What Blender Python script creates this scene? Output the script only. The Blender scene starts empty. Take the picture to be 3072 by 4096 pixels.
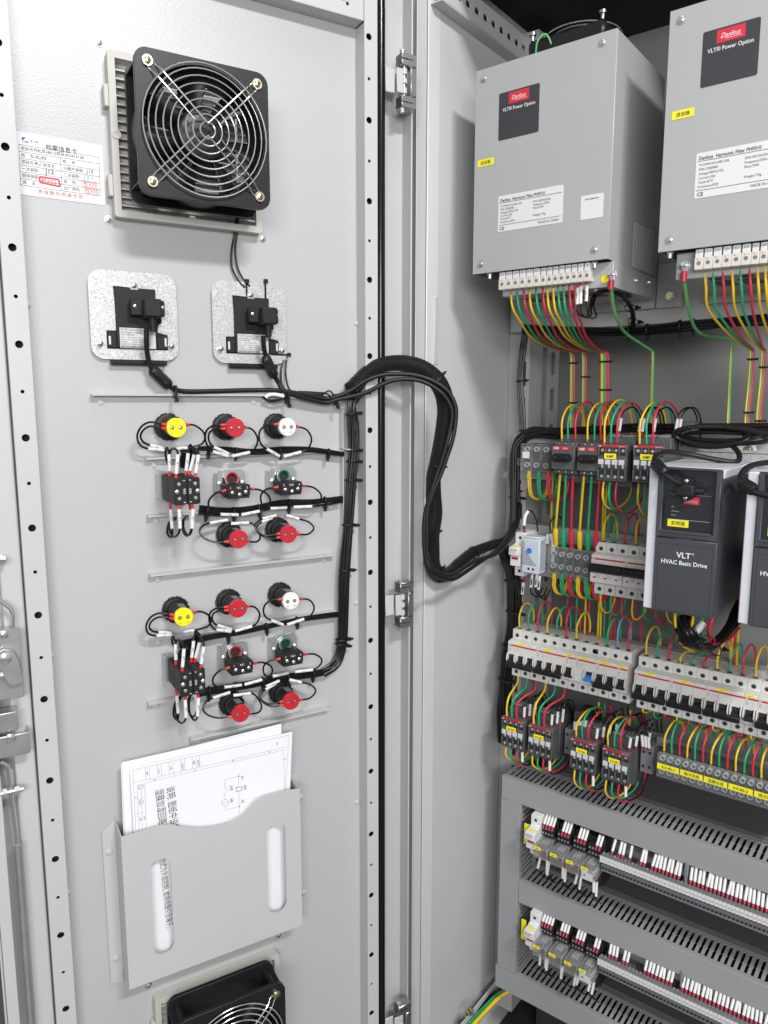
import bpy, math, random
from mathutils import Vector, Matrix, geometry
from math import sin, cos, pi, radians, hypot
random.seed(7)
sc = bpy.context.scene
COL = sc.collection
H0 = 1.5                                            # eye height above the floor
# ------------------------------------------------------------------ camera
FPX, PITCH, ROLL, YAW, YD = 2988.5, radians(8.4557), radians(-0.0078), radians(37.669), radians(22.493)
fw = Vector((-sin(YAW)*cos(PITCH), cos(YAW)*cos(PITCH), -sin(PITCH)))
r0 = Vector((cos(YAW), sin(YAW), 0)); u0 = r0.cross(fw)
rt = r0*cos(ROLL)+u0*sin(ROLL); up = rt.cross(fw)
cam = bpy.data.cameras.new('camera'); camo = bpy.data.objects.new('camera', cam); COL.objects.link(camo)
camo.matrix_world = Matrix.Translation((0, 0, H0)) @ Matrix((rt, up, -fw)).transposed().to_4x4()
cam.sensor_fit = 'HORIZONTAL'; cam.sensor_width = 36; cam.lens = FPX/3072*36; cam.clip_start = 0.02; cam.clip_end = 60
sc.camera = camo
# ------------------------------------------------------------------ world, workshop ceiling lamps and an added fill
w = bpy.data.worlds.new('World'); sc.world = w; w.use_nodes = True
nt = w.node_tree; bg = nt.nodes['Background']; bg.inputs[0].default_value = (0.93, 0.96, 1.0, 1); bg.inputs[1].default_value = WORLD = 0.40
def area(name, loc, tgt, sx, sy, power, col=(1, 0.995, 0.985)):
    l = bpy.data.lights.new(name, 'AREA'); l.shape = 'RECTANGLE'; l.size = sx; l.size_y = sy; l.energy = power; l.color = col
    o = bpy.data.objects.new(name, l); COL.objects.link(o); o.location = loc
    o.rotation_euler = (Vector(tgt)-Vector(loc)).to_track_quat('-Z', 'Y').to_euler(); return o
area('ceiling_tube_light', (1.35, -0.1, H0+1.6), (-0.7, 0.8, H0-0.4), 0.6, 0.16, 49)
area('ceiling_tube_light', (-0.15, 0.35, H0+1.95), (-0.5, 0.8, H0-0.2), 1.2, 0.12, 6)
area('added_fill_light', (0.95, -1.0, H0+0.35), (-0.6, 0.8, H0-0.9), 1.2, 0.5, 37, (1, 0.985, 0.965))  # added fill lamp, brightens the lower door and the side wall
sc.view_settings.view_transform = 'Standard'; sc.view_settings.look = 'None'; sc.view_settings.gamma = 1; sc.view_settings.exposure = 0.0
sc.cycles.max_bounces = 6; sc.cycles.transparent_max_bounces = 12; sc.cycles.use_denoising = True
# ------------------------------------------------------------------ measuring: where a line of sight meets a real plane
CR = dict(z1=(1.0801,0,0), z2=(1.0801,1536,0), z3=(1.0801,0,1000), z4=(1.0801,1536,1000), z5=(1.0801,0,2000), z6=(1.0801,1536,2000),
  z7=(1.0801,0,3072), z8=(1.0801,1536,3072), c1=(1.5333,1990,2420), c2=(2.1545,1990,1600), c3=(1.4655,1940,3060), c4=(1.8033,500,1600),
  c5=(1.1071,0,2100), c6=(1.6265,1380,0), c7=(4.1475,40,500), c8=(1.975,340,1060), c9=(2.3535,2560,1780), c10=(2.0737,440,2880),
  c11=(2.0737,1300,1380), c12=(2.149,2300,900), c13=(2.765,2040,3180), c14=(1.929,560,2560), F=(1,0,0), D=(0.54004,0,0))
def ray(c, x, y):
    k, ox, oy = CR[c]; x = x/k+ox; y = y/k+oy
    return rt*((x-1536)/FPX)+up*(-(y-2048)/FPX)+fw
ZO = Vector((0, 0, H0))
def cab(c, x, y, Y): d = ray(c, x, y); return d*(Y/d.y)+ZO                  # plane parallel to the cabinet back
def sid(c, x, y, X): d = ray(c, x, y); return d*(X/d.x)+ZO                  # plane parallel to the cabinet side
dd = Vector((sin(YD), cos(YD), 0)); dn = Vector((-cos(YD), sin(YD), 0))
def dor(c, x, y, D):                                                        # plane parallel to the door: (along, depth, height)
    d = ray(c, x, y); q = d*(D/d.dot(dn)); return Vector((q.dot(dd), D, q.z+H0))
def free(c, x, y, t): return ray(c, x, y)*t+ZO
def w2d(p): return Vector((p.dot(dd), p.dot(dn), p.z))
def d2w(p): return dd*p[0]+dn*p[1]+Vector((0, 0, p[2]))
ROT = {'C': 0.0, 'D': pi/2-YD}
def place(o, F, p): o.location = d2w(p) if F == 'D' else Vector(p); o.rotation_euler = (0, 0, ROT[F])
# ------------------------------------------------------------------ materials
M = {}
def mat(name, col, rough=0.5, metal=0.0, bump=0.0, bscale=800, spec=0.5, coat=0.0, var=0.0, vscale=6, alpha=1.0, trans=0.0, fleck=0.0, metalvar=0, bd=0.0004):
    m = bpy.data.materials.new(name); m.use_nodes = True; n = m.node_tree.nodes; L = m.node_tree.links; b = n['Principled BSDF']
    b.inputs['Base Color'].default_value = (*col, 1); b.inputs['Roughness'].default_value = rough; b.inputs['Metallic'].default_value = metal
    b.inputs['Specular IOR Level'].default_value = spec; b.inputs['Coat Weight'].default_value = coat
    tc = n.new('ShaderNodeTexCoord')
    if var > 0:
        t = n.new('ShaderNodeTexNoise'); t.inputs['Scale'].default_value = vscale; t.inputs['Detail'].default_value = 5; L.new(tc.outputs['Object'], t.inputs['Vector'])
        cr = n.new('ShaderNodeValToRGB'); cr.color_ramp.elements[0].position = 0.3; cr.color_ramp.elements[1].position = 0.7
        cr.color_ramp.elements[0].color = (*[c*(1-var) for c in col], 1); cr.color_ramp.elements[1].color = (*[min(1, c*(1+var)) for c in col], 1)
        L.new(t.outputs['Fac'], cr.inputs['Fac']); L.new(cr.outputs['Color'], b.inputs['Base Color'])
        mr = n.new('ShaderNodeMapRange'); mr.inputs['To Min'].default_value = max(0.03, rough-0.08); mr.inputs['To Max'].default_value = min(1, rough+0.08)
        L.new(t.outputs['Fac'], mr.inputs['Value']); L.new(mr.outputs['Result'], b.inputs['Roughness'])
    if bump > 0:
        t = n.new('ShaderNodeTexNoise'); t.inputs['Scale'].default_value = bscale; t.inputs['Detail'].default_value = 2; L.new(tc.outputs['Object'], t.inputs['Vector'])
        bp = n.new('ShaderNodeBump'); bp.inputs['Strength'].default_value = bump; bp.inputs['Distance'].default_value = bd
        L.new(t.outputs['Fac'], bp.inputs['Height']); L.new(bp.outputs['Normal'], b.inputs['Normal'])
    if alpha < 1 or trans > 0:
        out = n['Material Output']; mx = n.new('ShaderNodeMixShader'); tr = n.new('ShaderNodeBsdfTransparent'); tr.inputs[0].default_value = (0.93, 0.94, 0.94, 1)
        lw = n.new('ShaderNodeLayerWeight'); lw.inputs['Blend'].default_value = 0.25
        ma = n.new('ShaderNodeMath'); ma.operation = 'MULTIPLY_ADD'; ma.inputs[1].default_value = 0.30; ma.inputs[2].default_value = alpha; ma.use_clamp = True
        L.new(lw.outputs['Facing'], ma.inputs[0]); L.new(ma.outputs[0], mx.inputs[0]); L.new(tr.outputs[0], mx.inputs[1]); L.new(b.outputs[0], mx.inputs[2]); L.new(mx.outputs[0], out.inputs['Surface'])
    M[name] = m; return m
mat('door_coat', (0.475, 0.478, 0.490), 0.33, 0, 0.55, 700, 0.5, var=0.015, vscale=3, bd=0.0003)
mat('frame_coat', (0.515, 0.52, 0.52), 0.36, 0, 0.3, 900, 0.5, var=0.015, bd=0.0003)
mat('wall_coat', (0.56, 0.56, 0.57), 0.45, 0, 0.3, 700, 0.4, var=0.02, bd=0.0003)
mat('rough_coat', (0.66, 0.66, 0.65), 0.42, 0, 0.7, 900, 0.5, bd=0.0004)
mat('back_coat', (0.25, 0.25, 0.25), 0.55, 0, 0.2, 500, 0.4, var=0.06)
mat('bar_coat', (0.42, 0.425, 0.42), 0.5, 0, 0.2, 700, 0.4, var=0.03)
mat('filter_coat', (0.40, 0.415, 0.405), 0.4, 0, 0.25, 900, 0.5, var=0.015, bd=0.0002)
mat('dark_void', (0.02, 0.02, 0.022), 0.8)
mat('shade_black', (0.035, 0.035, 0.037), 0.55)
mat('duct_grey', (0.32, 0.325, 0.335), 0.5, 0, 0.05, 600, 0.4, var=0.02)
mat('duct_finger', (0.37, 0.375, 0.385), 0.5)
mat('black_plastic', (0.012, 0.012, 0.014), 0.38, 0, 0.1, 900, spec=0.35)
mat('galv', (0.55, 0.56, 0.57), 0.33, 0.75, 0.15, 300, var=0.06, vscale=40)
mat('black_matt', (0.016, 0.016, 0.018), 0.55, 0, 0.25, 1200, spec=0.3)
mat('black_gloss', (0.006, 0.006, 0.008), 0.2, spec=0.35)
mat('wire_black', (0.006, 0.006, 0.007), 0.34, spec=0.35)
mat('cable_black', (0.011, 0.011, 0.013), 0.42, spec=0.35)
mat('white_tube', (0.78, 0.78, 0.78), 0.45)
mat('red_ferrule', (0.62, 0.035, 0.03), 0.35)
mat('crimson_ferrule', (0.40, 0.015, 0.05), 0.35)
mat('wire_yellow', (0.80, 0.55, 0.02), 0.35, var=0.05, vscale=60)
mat('wire_green', (0.02, 0.36, 0.16), 0.35, var=0.05, vscale=60)
mat('wire_red', (0.62, 0.03, 0.06), 0.35, var=0.05, vscale=60)
mat('earth_green', (0.10, 0.40, 0.14), 0.4)
mat('wire_blue', (0.10, 0.36, 0.62), 0.35)
mat('cap_yellow', (0.85, 0.78, 0.01), 0.38)
mat('cap_red', (0.52, 0.02, 0.03), 0.36)
mat('cap_white', (0.80, 0.80, 0.77), 0.38)
mat('cap_green', (0.01, 0.22, 0.11), 0.3)
mat('steel', (0.75, 0.75, 0.76), 0.25, 0.85)
mat('zinc', (0.72, 0.73, 0.74), 0.3, 0.7, 0.2, 200, var=0.12, vscale=120)
mat('brass_zinc', (0.66, 0.60, 0.42), 0.3, 1)
mat('cast_zinc', (0.50, 0.50, 0.49), 0.35, 1, 0.2, 300)
mat('chrome_wire', (0.78, 0.78, 0.78), 0.15, 0.85)
mat('grille_plastic', (0.52, 0.51, 0.47), 0.5, 0, 0.1, 500)
mat('breaker_plastic', (0.66, 0.655, 0.63), 0.42, 0, 0.05, 900, var=0.02, vscale=40)
mat('beige_terminal', (0.66, 0.62, 0.56), 0.5)
mat('grey_terminal', (0.20, 0.205, 0.22), 0.45)
mat('contactor_grey', (0.085, 0.088, 0.09), 0.5, 0, 0.15, 900, var=0.04, vscale=50)
mat('drive_grey', (0.055, 0.06, 0.07), 0.42, 0, 0.15, 1200, var=0.02)
mat('drive_light', (0.62, 0.64, 0.68), 0.4)
mat('drive_window', (0.022, 0.025, 0.03), 0.12)
mat('label_white', (0.72, 0.72, 0.73), 0.45)
mat('paper', (0.84, 0.84, 0.88), 0.7)
mat('label_silver', (0.60, 0.61, 0.63), 0.4)
mat('label_yellow', (0.90, 0.80, 0.02), 0.5)
mat('label_dark', (0.045, 0.045, 0.052), 0.45, 0, 0.4, 900)
mat('logo_red', (0.62, 0.03, 0.055), 0.45)
mat('ink', (0.02, 0.02, 0.025), 0.6)
mat('ink_grey', (0.18, 0.18, 0.2), 0.6)
mat('ink_white', (0.8, 0.8, 0.8), 0.5)
mat('ink_red', (0.62, 0.05, 0.07), 0.6)
mat('ink_blue', (0.03, 0.06, 0.42), 0.6)
mat('strip_red', (0.55, 0.02, 0.04), 0.4)
mat('toggle_blue', (0.03, 0.20, 0.62), 0.35)
mat('thermo_blue', (0.55, 0.62, 0.68), 0.4)
mat('clear_plastic', (0.75, 0.76, 0.77), 0.10, alpha=0.02)
mat('relay_clear', (0.60, 0.60, 0.60), 0.15, alpha=0.08)
mat('braid', (0.008, 0.008, 0.009), 0.35, spec=0.3)
mat('copper', (0.5, 0.2, 0.09), 0.4, 1)
mat('floor_grey', (0.12, 0.12, 0.12), 0.5, var=0.1)
mat('glass_grey', (0.3, 0.3, 0.3), 0.3)
# spangled zinc for the two mounting plates
m = M['zinc']; n = m.node_tree.nodes; L = m.node_tree.links; b = n['Principled BSDF']
m = bpy.data.materials.new('spangle'); m.use_nodes = True; n = m.node_tree.nodes; L = m.node_tree.links; b = n['Principled BSDF']
tc = n.new('ShaderNodeTexCoord'); v = n.new('ShaderNodeTexVoronoi'); v.inputs['Scale'].default_value = 170; L.new(tc.outputs['Object'], v.inputs['Vector'])
ns = n.new('ShaderNodeTexNoise'); ns.inputs['Scale'].default_value = 60; L.new(tc.outputs['Object'], ns.inputs['Vector'])
va = n.new('ShaderNodeMixRGB'); va.inputs[0].default_value = 0.25; L.new(tc.outputs['Object'], va.inputs[1]); L.new(ns.outputs['Color'], va.inputs[2]); L.new(va.outputs[0], v.inputs['Vector'])
mr = n.new('ShaderNodeMapRange'); mr.inputs['To Min'].default_value = 0.2; mr.inputs['To Max'].default_value = 0.48
sp = n.new('ShaderNodeSeparateColor'); L.new(v.outputs['Color'], sp.inputs[0]); L.new(sp.outputs[0], mr.inputs['Value']); L.new(mr.outputs['Result'], b.inputs['Roughness'])
cr = n.new('ShaderNodeValToRGB'); cr.color_ramp.elements[0].color = (0.48, 0.49, 0.51, 1); cr.color_ramp.elements[1].color = (0.80, 0.81, 0.82, 1); L.new(sp.outputs[1], cr.inputs['Fac']); L.new(cr.outputs['Color'], b.inputs['Base Color'])
b.inputs['Metallic'].default_value = 0.5; M['spangle'] = m
# braided sleeve: fine crossing strands as relief; lighter crossings paint the dotted highlights
m = M['braid']; n = m.node_tree.nodes; L = m.node_tree.links; b = n['Principled BSDF']
uvn = n.new('ShaderNodeTexCoord'); ws = []
for ang in (0.7, -0.7):
    mp = n.new('ShaderNodeMapping'); mp.inputs['Rotation'].default_value = (0, 0, ang); L.new(uvn.outputs['UV'], mp.inputs['Vector'])
    wv = n.new('ShaderNodeTexWave'); wv.inputs['Scale'].default_value = 120; L.new(mp.outputs[0], wv.inputs['Vector']); ws.append(wv)
mu = n.new('ShaderNodeMath'); mu.operation = 'MULTIPLY'; L.new(ws[0].outputs['Fac'], mu.inputs[0]); L.new(ws[1].outputs['Fac'], mu.inputs[1])
bp = n.new('ShaderNodeBump'); bp.inputs['Strength'].default_value = 1.0; bp.inputs['Distance'].default_value = 0.002; L.new(mu.outputs[0], bp.inputs['Height']); L.new(bp.outputs['Normal'], b.inputs['Normal'])
cr = n.new('ShaderNodeValToRGB'); cr.color_ramp.elements[0].color = (0.006, 0.006, 0.007, 1); cr.color_ramp.elements[1].color = (0.07, 0.07, 0.075, 1); cr.color_ramp.elements[0].position = 0.62
L.new(mu.outputs[0], cr.inputs['Fac']); L.new(cr.outputs['Color'], b.inputs['Base Color'])
# ------------------------------------------------------------------ mesh building
def spline(pts, k=6):
    pts = [Vector(p) for p in pts]
    if len(pts) < 3: return pts
    P = [pts[0]*2-pts[1]]+pts+[pts[-1]*2-pts[-2]]; out = []
    for i in range(1, len(P)-2):
        a, b, c, d = P[i-1:i+3]
        for j in range(k):
            t = j/k; out.append(0.5*((2*b)+(c-a)*t+(2*a-5*b+4*c-d)*t*t+(3*b-a-3*c+d)*t**3))
    out.append(pts[-1]); return out
def rr(x0, x1, z0, z1, r, n=5):
    o = []
    for cx, cz, a in ((x1-r, z1-r, 0), (x0+r, z1-r, 90), (x0+r, z0+r, 180), (x1-r, z0+r, 270)):
        for i in range(n+1): t = radians(a+90*i/n); o.append((cx+r*cos(t), cz+r*sin(t)))
    return o
def circ(x, z, r, n=16): return [(x+r*cos(2*pi*i/n), z+r*sin(2*pi*i/n)) for i in range(n)]
_fc = {}
def textmesh(s, bold=False):
    k = (s, bold)
    if k not in _fc:
        cu = bpy.data.curves.new('t', 'FONT'); cu.body = s; cu.size = 1; cu.resolution_u = 2
        if bold: cu.offset = 0.016 if s.isascii() else 0.006
        o = bpy.data.objects.new('t', cu); me = bpy.data.meshes.new_from_object(o)
        _fc[k] = ([v.co.copy() for v in me.vertices], [list(p.vertices) for p in me.polygons])
        bpy.data.objects.remove(o); bpy.data.curves.remove(cu); bpy.data.meshes.remove(me)
    return _fc[k]
class MB:
    def __init__(s): s.v = []; s.f = []; s.uv = {}
    def add(s, vs, fs):
        n = len(s.v); s.v += [Vector(v) for v in vs]; s.f += [[i+n for i in f] for f in fs]; return n
    def box(s, x0, x1, y0, y1, z0, z1):
        s.add([(x, y, z) for x in (x0, x1) for y in (y0, y1) for z in (z0, z1)], [(0,1,3,2),(4,6,7,5),(0,4,5,1),(2,3,7,6),(0,2,6,4),(1,5,7,3)]); return s
    def obox(s, c, e, R):                         # box by centre, half extents, three axes
        c = Vector(c); s.add([c+R[0]*(e[0]*i)+R[1]*(e[1]*j)+R[2]*(e[2]*k) for i in (-1,1) for j in (-1,1) for k in (-1,1)], [(0,1,3,2),(4,6,7,5),(0,4,5,1),(2,3,7,6),(0,2,6,4),(1,5,7,3)]); return s
    def stack(s, p, d, prof, n=16, c0=True, c1=True):       # turned shape along d: [(t, r)...]
        p = Vector(p); d = Vector(d).normalized(); a = d.orthogonal().normalized(); b = d.cross(a); vs = []; fs = []
        for t, r in prof:
            for i in range(n): q = 2*pi*i/n; vs.append(p+d*t+a*(r*cos(q))+b*(r*sin(q)))
        for j in range(len(prof)-1):
            for i in range(n): k = (i+1) % n; fs.append((j*n+i, j*n+k, (j+1)*n+k, (j+1)*n+i))
        if c0: fs.append(tuple(range(n))[::-1])
        if c1: fs.append(tuple((len(prof)-1)*n+i for i in range(n)))
        s.add(vs, fs); return s
    def cyl(s, p0, p1, r, n=16, r2=None):
        p0 = Vector(p0); p1 = Vector(p1); return s.stack(p0, p1-p0, [(0, r), ((p1-p0).length, r if r2 is None else r2)], n)
    def tube(s, pts, r, n=8, k=6, flat=1.0, caps=True, uv=False):
        P = spline(pts, k) if k > 1 else [Vector(p) for p in pts]; vs = []; fs = []
        t = (P[1]-P[0]).normalized(); a = t.orthogonal().normalized(); L = 0; uvs = []
        for i, p in enumerate(P):
            t2 = (P[min(i+1, len(P)-1)]-P[max(i-1, 0)])
            if t2.length > 1e-9:
                t2.normalize(); a = (a-t2*a.dot(t2))
                a = a.normalized() if a.length > 1e-6 else t2.orthogonal().normalized()
                t = t2
            b = t.cross(a); rr_ = r(i/(len(P)-1)) if callable(r) else r
            if i: L += (P[i]-P[i-1]).length
            for j in range(n): q = 2*pi*j/n; vs.append(p+a*(rr_*cos(q)*flat)+b*(rr_*sin(q))); uvs.append((q/(2*pi)*2*pi*0.012, L))
        for i in range(len(P)-1):
            for j in range(n): k2 = (j+1) % n; fs.append((i*n+j, i*n+k2, (i+1)*n+k2, (i+1)*n+j))
        if caps: fs.append(tuple(range(n))[::-1]); fs.append(tuple((len(P)-1)*n+j for j in range(n)))
        b0 = s.add(vs, fs)
        if uv:
            for i, q in enumerate(uvs): s.uv[b0+i] = q
        return s
    def sheet(s, outer, holes, y0, y1):           # sheet in the x-z plane with cut-outs, thickness y0..y1
        loops = [list(outer)]+[list(h) for h in holes]
        flat = [p for l in loops for p in l]; N = len(flat)
        tri = geometry.tessellate_polygon([[Vector((p[0], p[1], 0)) for p in l] for l in loops])
        vs = [(p[0], y0, p[1]) for p in flat]+[(p[0], y1, p[1]) for p in flat]
        fs = [tuple(t) for t in tri]+[tuple(i+N for i in t[::-1]) for t in tri]; o = 0
        for l in loops:
            m_ = len(l)
            for i in range(m_): a, b = o+i, o+(i+1) % m_; fs.append((a, b, b+N, a+N))
            o += m_
        s.add(vs, fs); return s
    def sheetm(s, outer, holes, t, mtx):          # same, then moved by a matrix (local x, depth, z)
        n = len(s.v); s.sheet(outer, holes, 0, t)
        for i in range(n, len(s.v)): s.v[i] = mtx @ s.v[i]
        return s
    def prism(s, yz, x0, x1):                     # y-z outline pushed along x
        n = len(yz); fs = [tuple(range(n)), tuple(range(2*n-1, n-1, -1))]+[(i, (i+1) % n, (i+1) % n+n, i+n) for i in range(n)]
        s.add([(x0, y, z) for y, z in yz]+[(x1, y, z) for y, z in yz], fs); return s
    def text(s, t, size, p, ax='l', X=(1,0,0), Z=(0,0,1), bold=False, sx=1.0, shear=0.0):
        vs, fs = textmesh(t, bold)
        if not vs: return s
        w_ = max(v.x for v in vs)*size*sx; o = {'l': 0, 'c': -w_/2, 'r': -w_}[ax]; X = Vector(X); Z = Vector(Z); p = Vector(p)
        s.add([p+X*(v.x*size*sx+o+v.y*size*shear)+Z*(v.y*size) for v in vs], fs); return s
    def rot(s, c, axis, ang, frm=0):
        R = Matrix.Rotation(ang, 3, axis); c = Vector(c)
        for i in range(frm, len(s.v)): s.v[i] = R @ (s.v[i]-c)+c
        return s
    def sh(s, d):
        d = Vector(d); s.v = [v+d for v in s.v]; return s
def mesh(name, mb, m, bev=0, smooth=True, seg=1, rc=True):
    me = bpy.data.meshes.new(name); me.from_pydata([tuple(v) for v in mb.v], [], mb.f); me.validate(); me.update()
    me.materials.append(M[m])
    if mb.uv:
        ul = me.uv_layers.new(name='UVMap')
        for l in me.loops: ul.data[l.index].uv = mb.uv.get(l.vertex_index, (0, 0))
    if smooth and len(me.polygons):
        me.polygons.foreach_set('use_smooth', [True]*len(me.polygons)); me.set_sharp_from_angle(angle=radians(38))
    o = bpy.data.objects.new(name, me); COL.objects.link(o)
    if rc and len(me.polygons) < 60000:
        import bmesh
        bm = bmesh.new(); bm.from_mesh(me); bmesh.ops.recalc_face_normals(bm, faces=bm.faces); bm.to_mesh(me); bm.free()
    if bev:
        md = o.modifiers.new('edge', 'BEVEL'); md.width = bev; md.segments = seg; md.limit_method = 'ANGLE'; md.angle_limit = radians(50); md.harden_normals = False
    return o
def props(o, label, cat, group=None, kind=None):
    if kind: o['kind'] = kind
    if label: o['label'] = label
    if cat: o['category'] = cat
    if group: o['group'] = group
    return o
class Thing:
    def __init__(s, name, label, cat, F, p, group=None, kind=None):
        s.o = bpy.data.objects.new(name, None); s.o.empty_display_size = 0.01; COL.objects.link(s.o); s.F = F; s.p = Vector(p); place(s.o, F, p); props(s.o, label, cat, group, kind)
    def part(s, name, mb, m, bev=0, parent=None, ab=False, label=None, rc=True, seg=1):     # ab: the mesh was laid out in the frame, not from the base point
        if ab: mb.sh(-s.p)
        o = mesh(name, mb, m, bev, rc=rc, seg=seg); o.parent = parent or s.o
        if label: o['label'] = label
        return o
def solo(name, mb, m, label, cat, F, p, group=None, bev=0, ab=True, kind=None, rc=True):
    if ab: mb.sh(-Vector(p))
    o = mesh(name, mb, m, bev, rc=rc); place(o, F, p); return props(o, label, cat, group, kind)
def sub(parent, origin, name, mb, m, bev=0, ab=True, rc=True):
    if ab: mb.sh(-Vector(origin))
    o = mesh(name, mb, m, bev, rc=rc); o.parent = parent; return o
def dup(t, F, p, label, group=None, skip=()):
    o = t.o if isinstance(t, Thing) else t
    def cp(a, par):
        c = a.copy(); COL.objects.link(c); c.parent = par
        for k in list(a.children):
            if k.name.split('.')[0] not in skip: cp(k, c)
        return c
    c = cp(o, None); place(c, F, p); c['label'] = label
    if group: c['group'] = group
    return c
def screw(mb, p, r=0.003, d=(0, -1, 0), h=0.0015, n=12):
    p = Vector(p); mb.stack(p, d, [(0, r), (h*0.6, r), (h, r*0.55)], n); return mb
# ================================================================== the cabinet shell
BACK, WALLX, RIMY = 1.36, -0.648, 0.942
ZT, ZB = H0+0.62, H0-1.22
fl = MB().box(-4, 4, -4, 4, -0.05, 0); solo('floor', fl, 'floor_grey', None, None, 'C', (0, 0, 0), kind='structure')
cabn = Thing('electrical_cabinet', 'light grey steel electrical cabinet standing open with its equipment inside', 'cabinet', 'C', (0, 1.15, 0))
X1 = 0.62
cabn.part('side_panel', MB().box(WALLX-0.003, WALLX, RIMY+0.02, BACK+0.02, ZB-0.1, ZT), 'wall_coat', ab=True)
cabn.part('side_panel', MB().box(X1, X1+0.003, RIMY+0.02, BACK+0.02, ZB-0.1, ZT), 'wall_coat', ab=True)
cabn.part('outer_gutter', MB().box(-0.712, WALLX-0.022, 0.962, 0.966, ZB-0.1, ZT+0.2).box(-0.7135, -0.7105, 0.966, BACK+0.02, ZB-0.1, ZT+0.2), 'bar_coat', ab=True)
rim = MB().box(WALLX-0.019, WALLX, RIMY, RIMY+0.003, ZB-0.1, ZT+0.2).box(WALLX-0.003, WALLX+0.0005, RIMY, RIMY+0.03, ZB-0.1, ZT+0.2).box(WALLX-0.021, WALLX-0.0185, RIMY, RIMY+0.02, ZB-0.1, ZT+0.2)
cabn.part('front_rim', rim, 'rough_coat', 0.001, ab=True)
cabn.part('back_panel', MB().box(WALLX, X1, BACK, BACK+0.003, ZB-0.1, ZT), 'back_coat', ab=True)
cabn.part('roof', MB().box(WALLX-0.02, X1, RIMY+0.0, BACK+0.02, ZT, ZT+0.004).box(WALLX, X1, RIMY+0.031, RIMY+0.034, ZT-0.03, ZT), 'dark_void', ab=True)  # near-black colour stands for the shade under the roof
cabn.part('base_plate', MB().box(WALLX, -0.622, RIMY+0.01, BACK, ZB-0.004, ZB), 'bar_coat', ab=True)
cabn.part('base_dark_part', MB().box(-0.6219, X1, RIMY+0.01, BACK, ZB-0.004, ZB+0.001), 'dark_void', ab=True)  # near-black stretch of the base plate
# slotted rails along the side wall, top and bottom
def slot_rail(z0, z1, y0, y1, sl=0.014, pitch=0.025, tilt=0):
    zc = (z0+z1)/2; hs = []; y = y0+0.012
    while y+sl < y1-0.006: hs.append(rr(y, y+sl, zc-0.0045, zc+0.0045, 0.003, 3)); y += pitch
    mb = MB().sheet([(y0, z0), (y1, z0), (y1, z1), (y0, z1)], hs, 0, 0.002)
    mb.v = [Vector((WALLX+0.02+tilt*(v.z-zc)-v.y, v.x, v.z)) for v in mb.v]
    mb.box(WALLX+0.0005, WALLX+0.02, y0, y1, z0-0.0015, z0+0.0005); return mb
cabn.part('top_rail', slot_rail(H0+0.553, H0+0.592, RIMY+0.004, BACK-0.01), 'wall_coat', ab=True)
cabn.part('bottom_rail', slot_rail(H0-1.17, H0-1.125, RIMY+0.004, BACK-0.01), 'wall_coat', ab=True)
# slotted upright in the back corner
def upright():
    x0, x1 = WALLX+0.001, WALLX+0.041; hs = []; z = H0-1.1
    k = 0
    while z < H0+0.55:
        hs.append(rr(x1-0.0145, x1-0.0065, z, z+0.044, 0.0035, 3)); z += 0.0625
    mb = MB().sheet([(x0, H0-1.2), (x1, H0-1.2), (x1, H0+0.6), (x0, H0+0.6)], hs, 1.2, 1.202)
    mb.box(x1-0.002, x1, 1.2025, 1.25, H0-1.2, H0+0.6); return mb
cabn.part('upright', upright(), 'bar_coat', ab=True)
def upright2():
    x0, x1 = WALLX+0.052, WALLX+0.075; hs = []; z = H0-1.08
    while z < H0+0.55: hs.append(rr(x0+0.008, x0+0.015, z, z+0.04, 0.0034, 3)); z += 0.0625
    return MB().sheet([(x0, H0-1.2), (x1, H0-1.2), (x1, H0+0.6), (x0, H0+0.6)], hs, 1.245, 1.247)
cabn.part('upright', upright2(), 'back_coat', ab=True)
def bar(z0, z1, Y=1.187, x0=WALLX+0.012, x1=0.55, ears=True):
    mb = MB().box(x0+0.026, x1, Y, Y+0.0025, H0+z0, H0+z1).box(x0+0.026, x1, Y+0.0025, Y+0.02, H0+z1-0.002, H0+z1-0.0001).box(x0+0.026, x1, Y+0.0025, Y+0.02, H0+z0+0.0001, H0+z0+0.002)
    if ears: mb.sheet(rr(x0, x0+0.034, H0+z0-0.022, H0+z1+0.006, 0.006), [circ(x0+0.017, H0+z0-0.008, 0.0055)], Y+0.0065, Y+0.0085)
    return mb
for z0, z1 in ((-0.135, -0.062), (-0.305, -0.215), (-0.475, -0.395), (-0.588, -0.545)):
    o = cabn.part('cross_bar', bar(z0, z1), 'bar_coat', 0.0004, ab=True)
    mb = MB(); screw(mb, (WALLX+0.029, 1.193, H0+z1-0.008), 0.0058, h=0.003); mb.stack((WALLX+0.029, 1.190, H0+z1-0.008), (0,-1,0), [(0,0.003),(0.002,0.0022)], 6); cabn.part('bolt', mb, 'brass_zinc', ab=True, parent=o)
mb = MB().box(-0.636, 0.55, 1.182, 1.185, H0+0.1165, H0+0.235).box(-0.636, 0.55, 1.1855, 1.205, H0+0.1166, H0+0.1186); cabn.part('cross_bar', mb, 'bar_coat', 0.0006, ab=True)
for z0, z1 in ((-0.725, -0.685), (-0.915, -0.87), (-1.09, -1.055)):
    cabn.part('cross_bar', bar(z0, z1, 1.2, ears=False), 'bar_coat', 0.0004, ab=True)
mb = MB().box(-0.55, 0.55, 1.192, 1.1925, H0-1.2, H0-0.59); cabn.part('shade_sheet', mb, 'shade_black', ab=True)  # added dark sheet, stands for the unlit depth between the bars
for z in (-0.6585, -0.8465, -1.035): cabn.part('plate_lip', MB().box(-0.55, 0.55, 1.176, 1.1915, H0+z, H0+z+0.0015), 'galv', 0.0004, ab=True)
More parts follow.
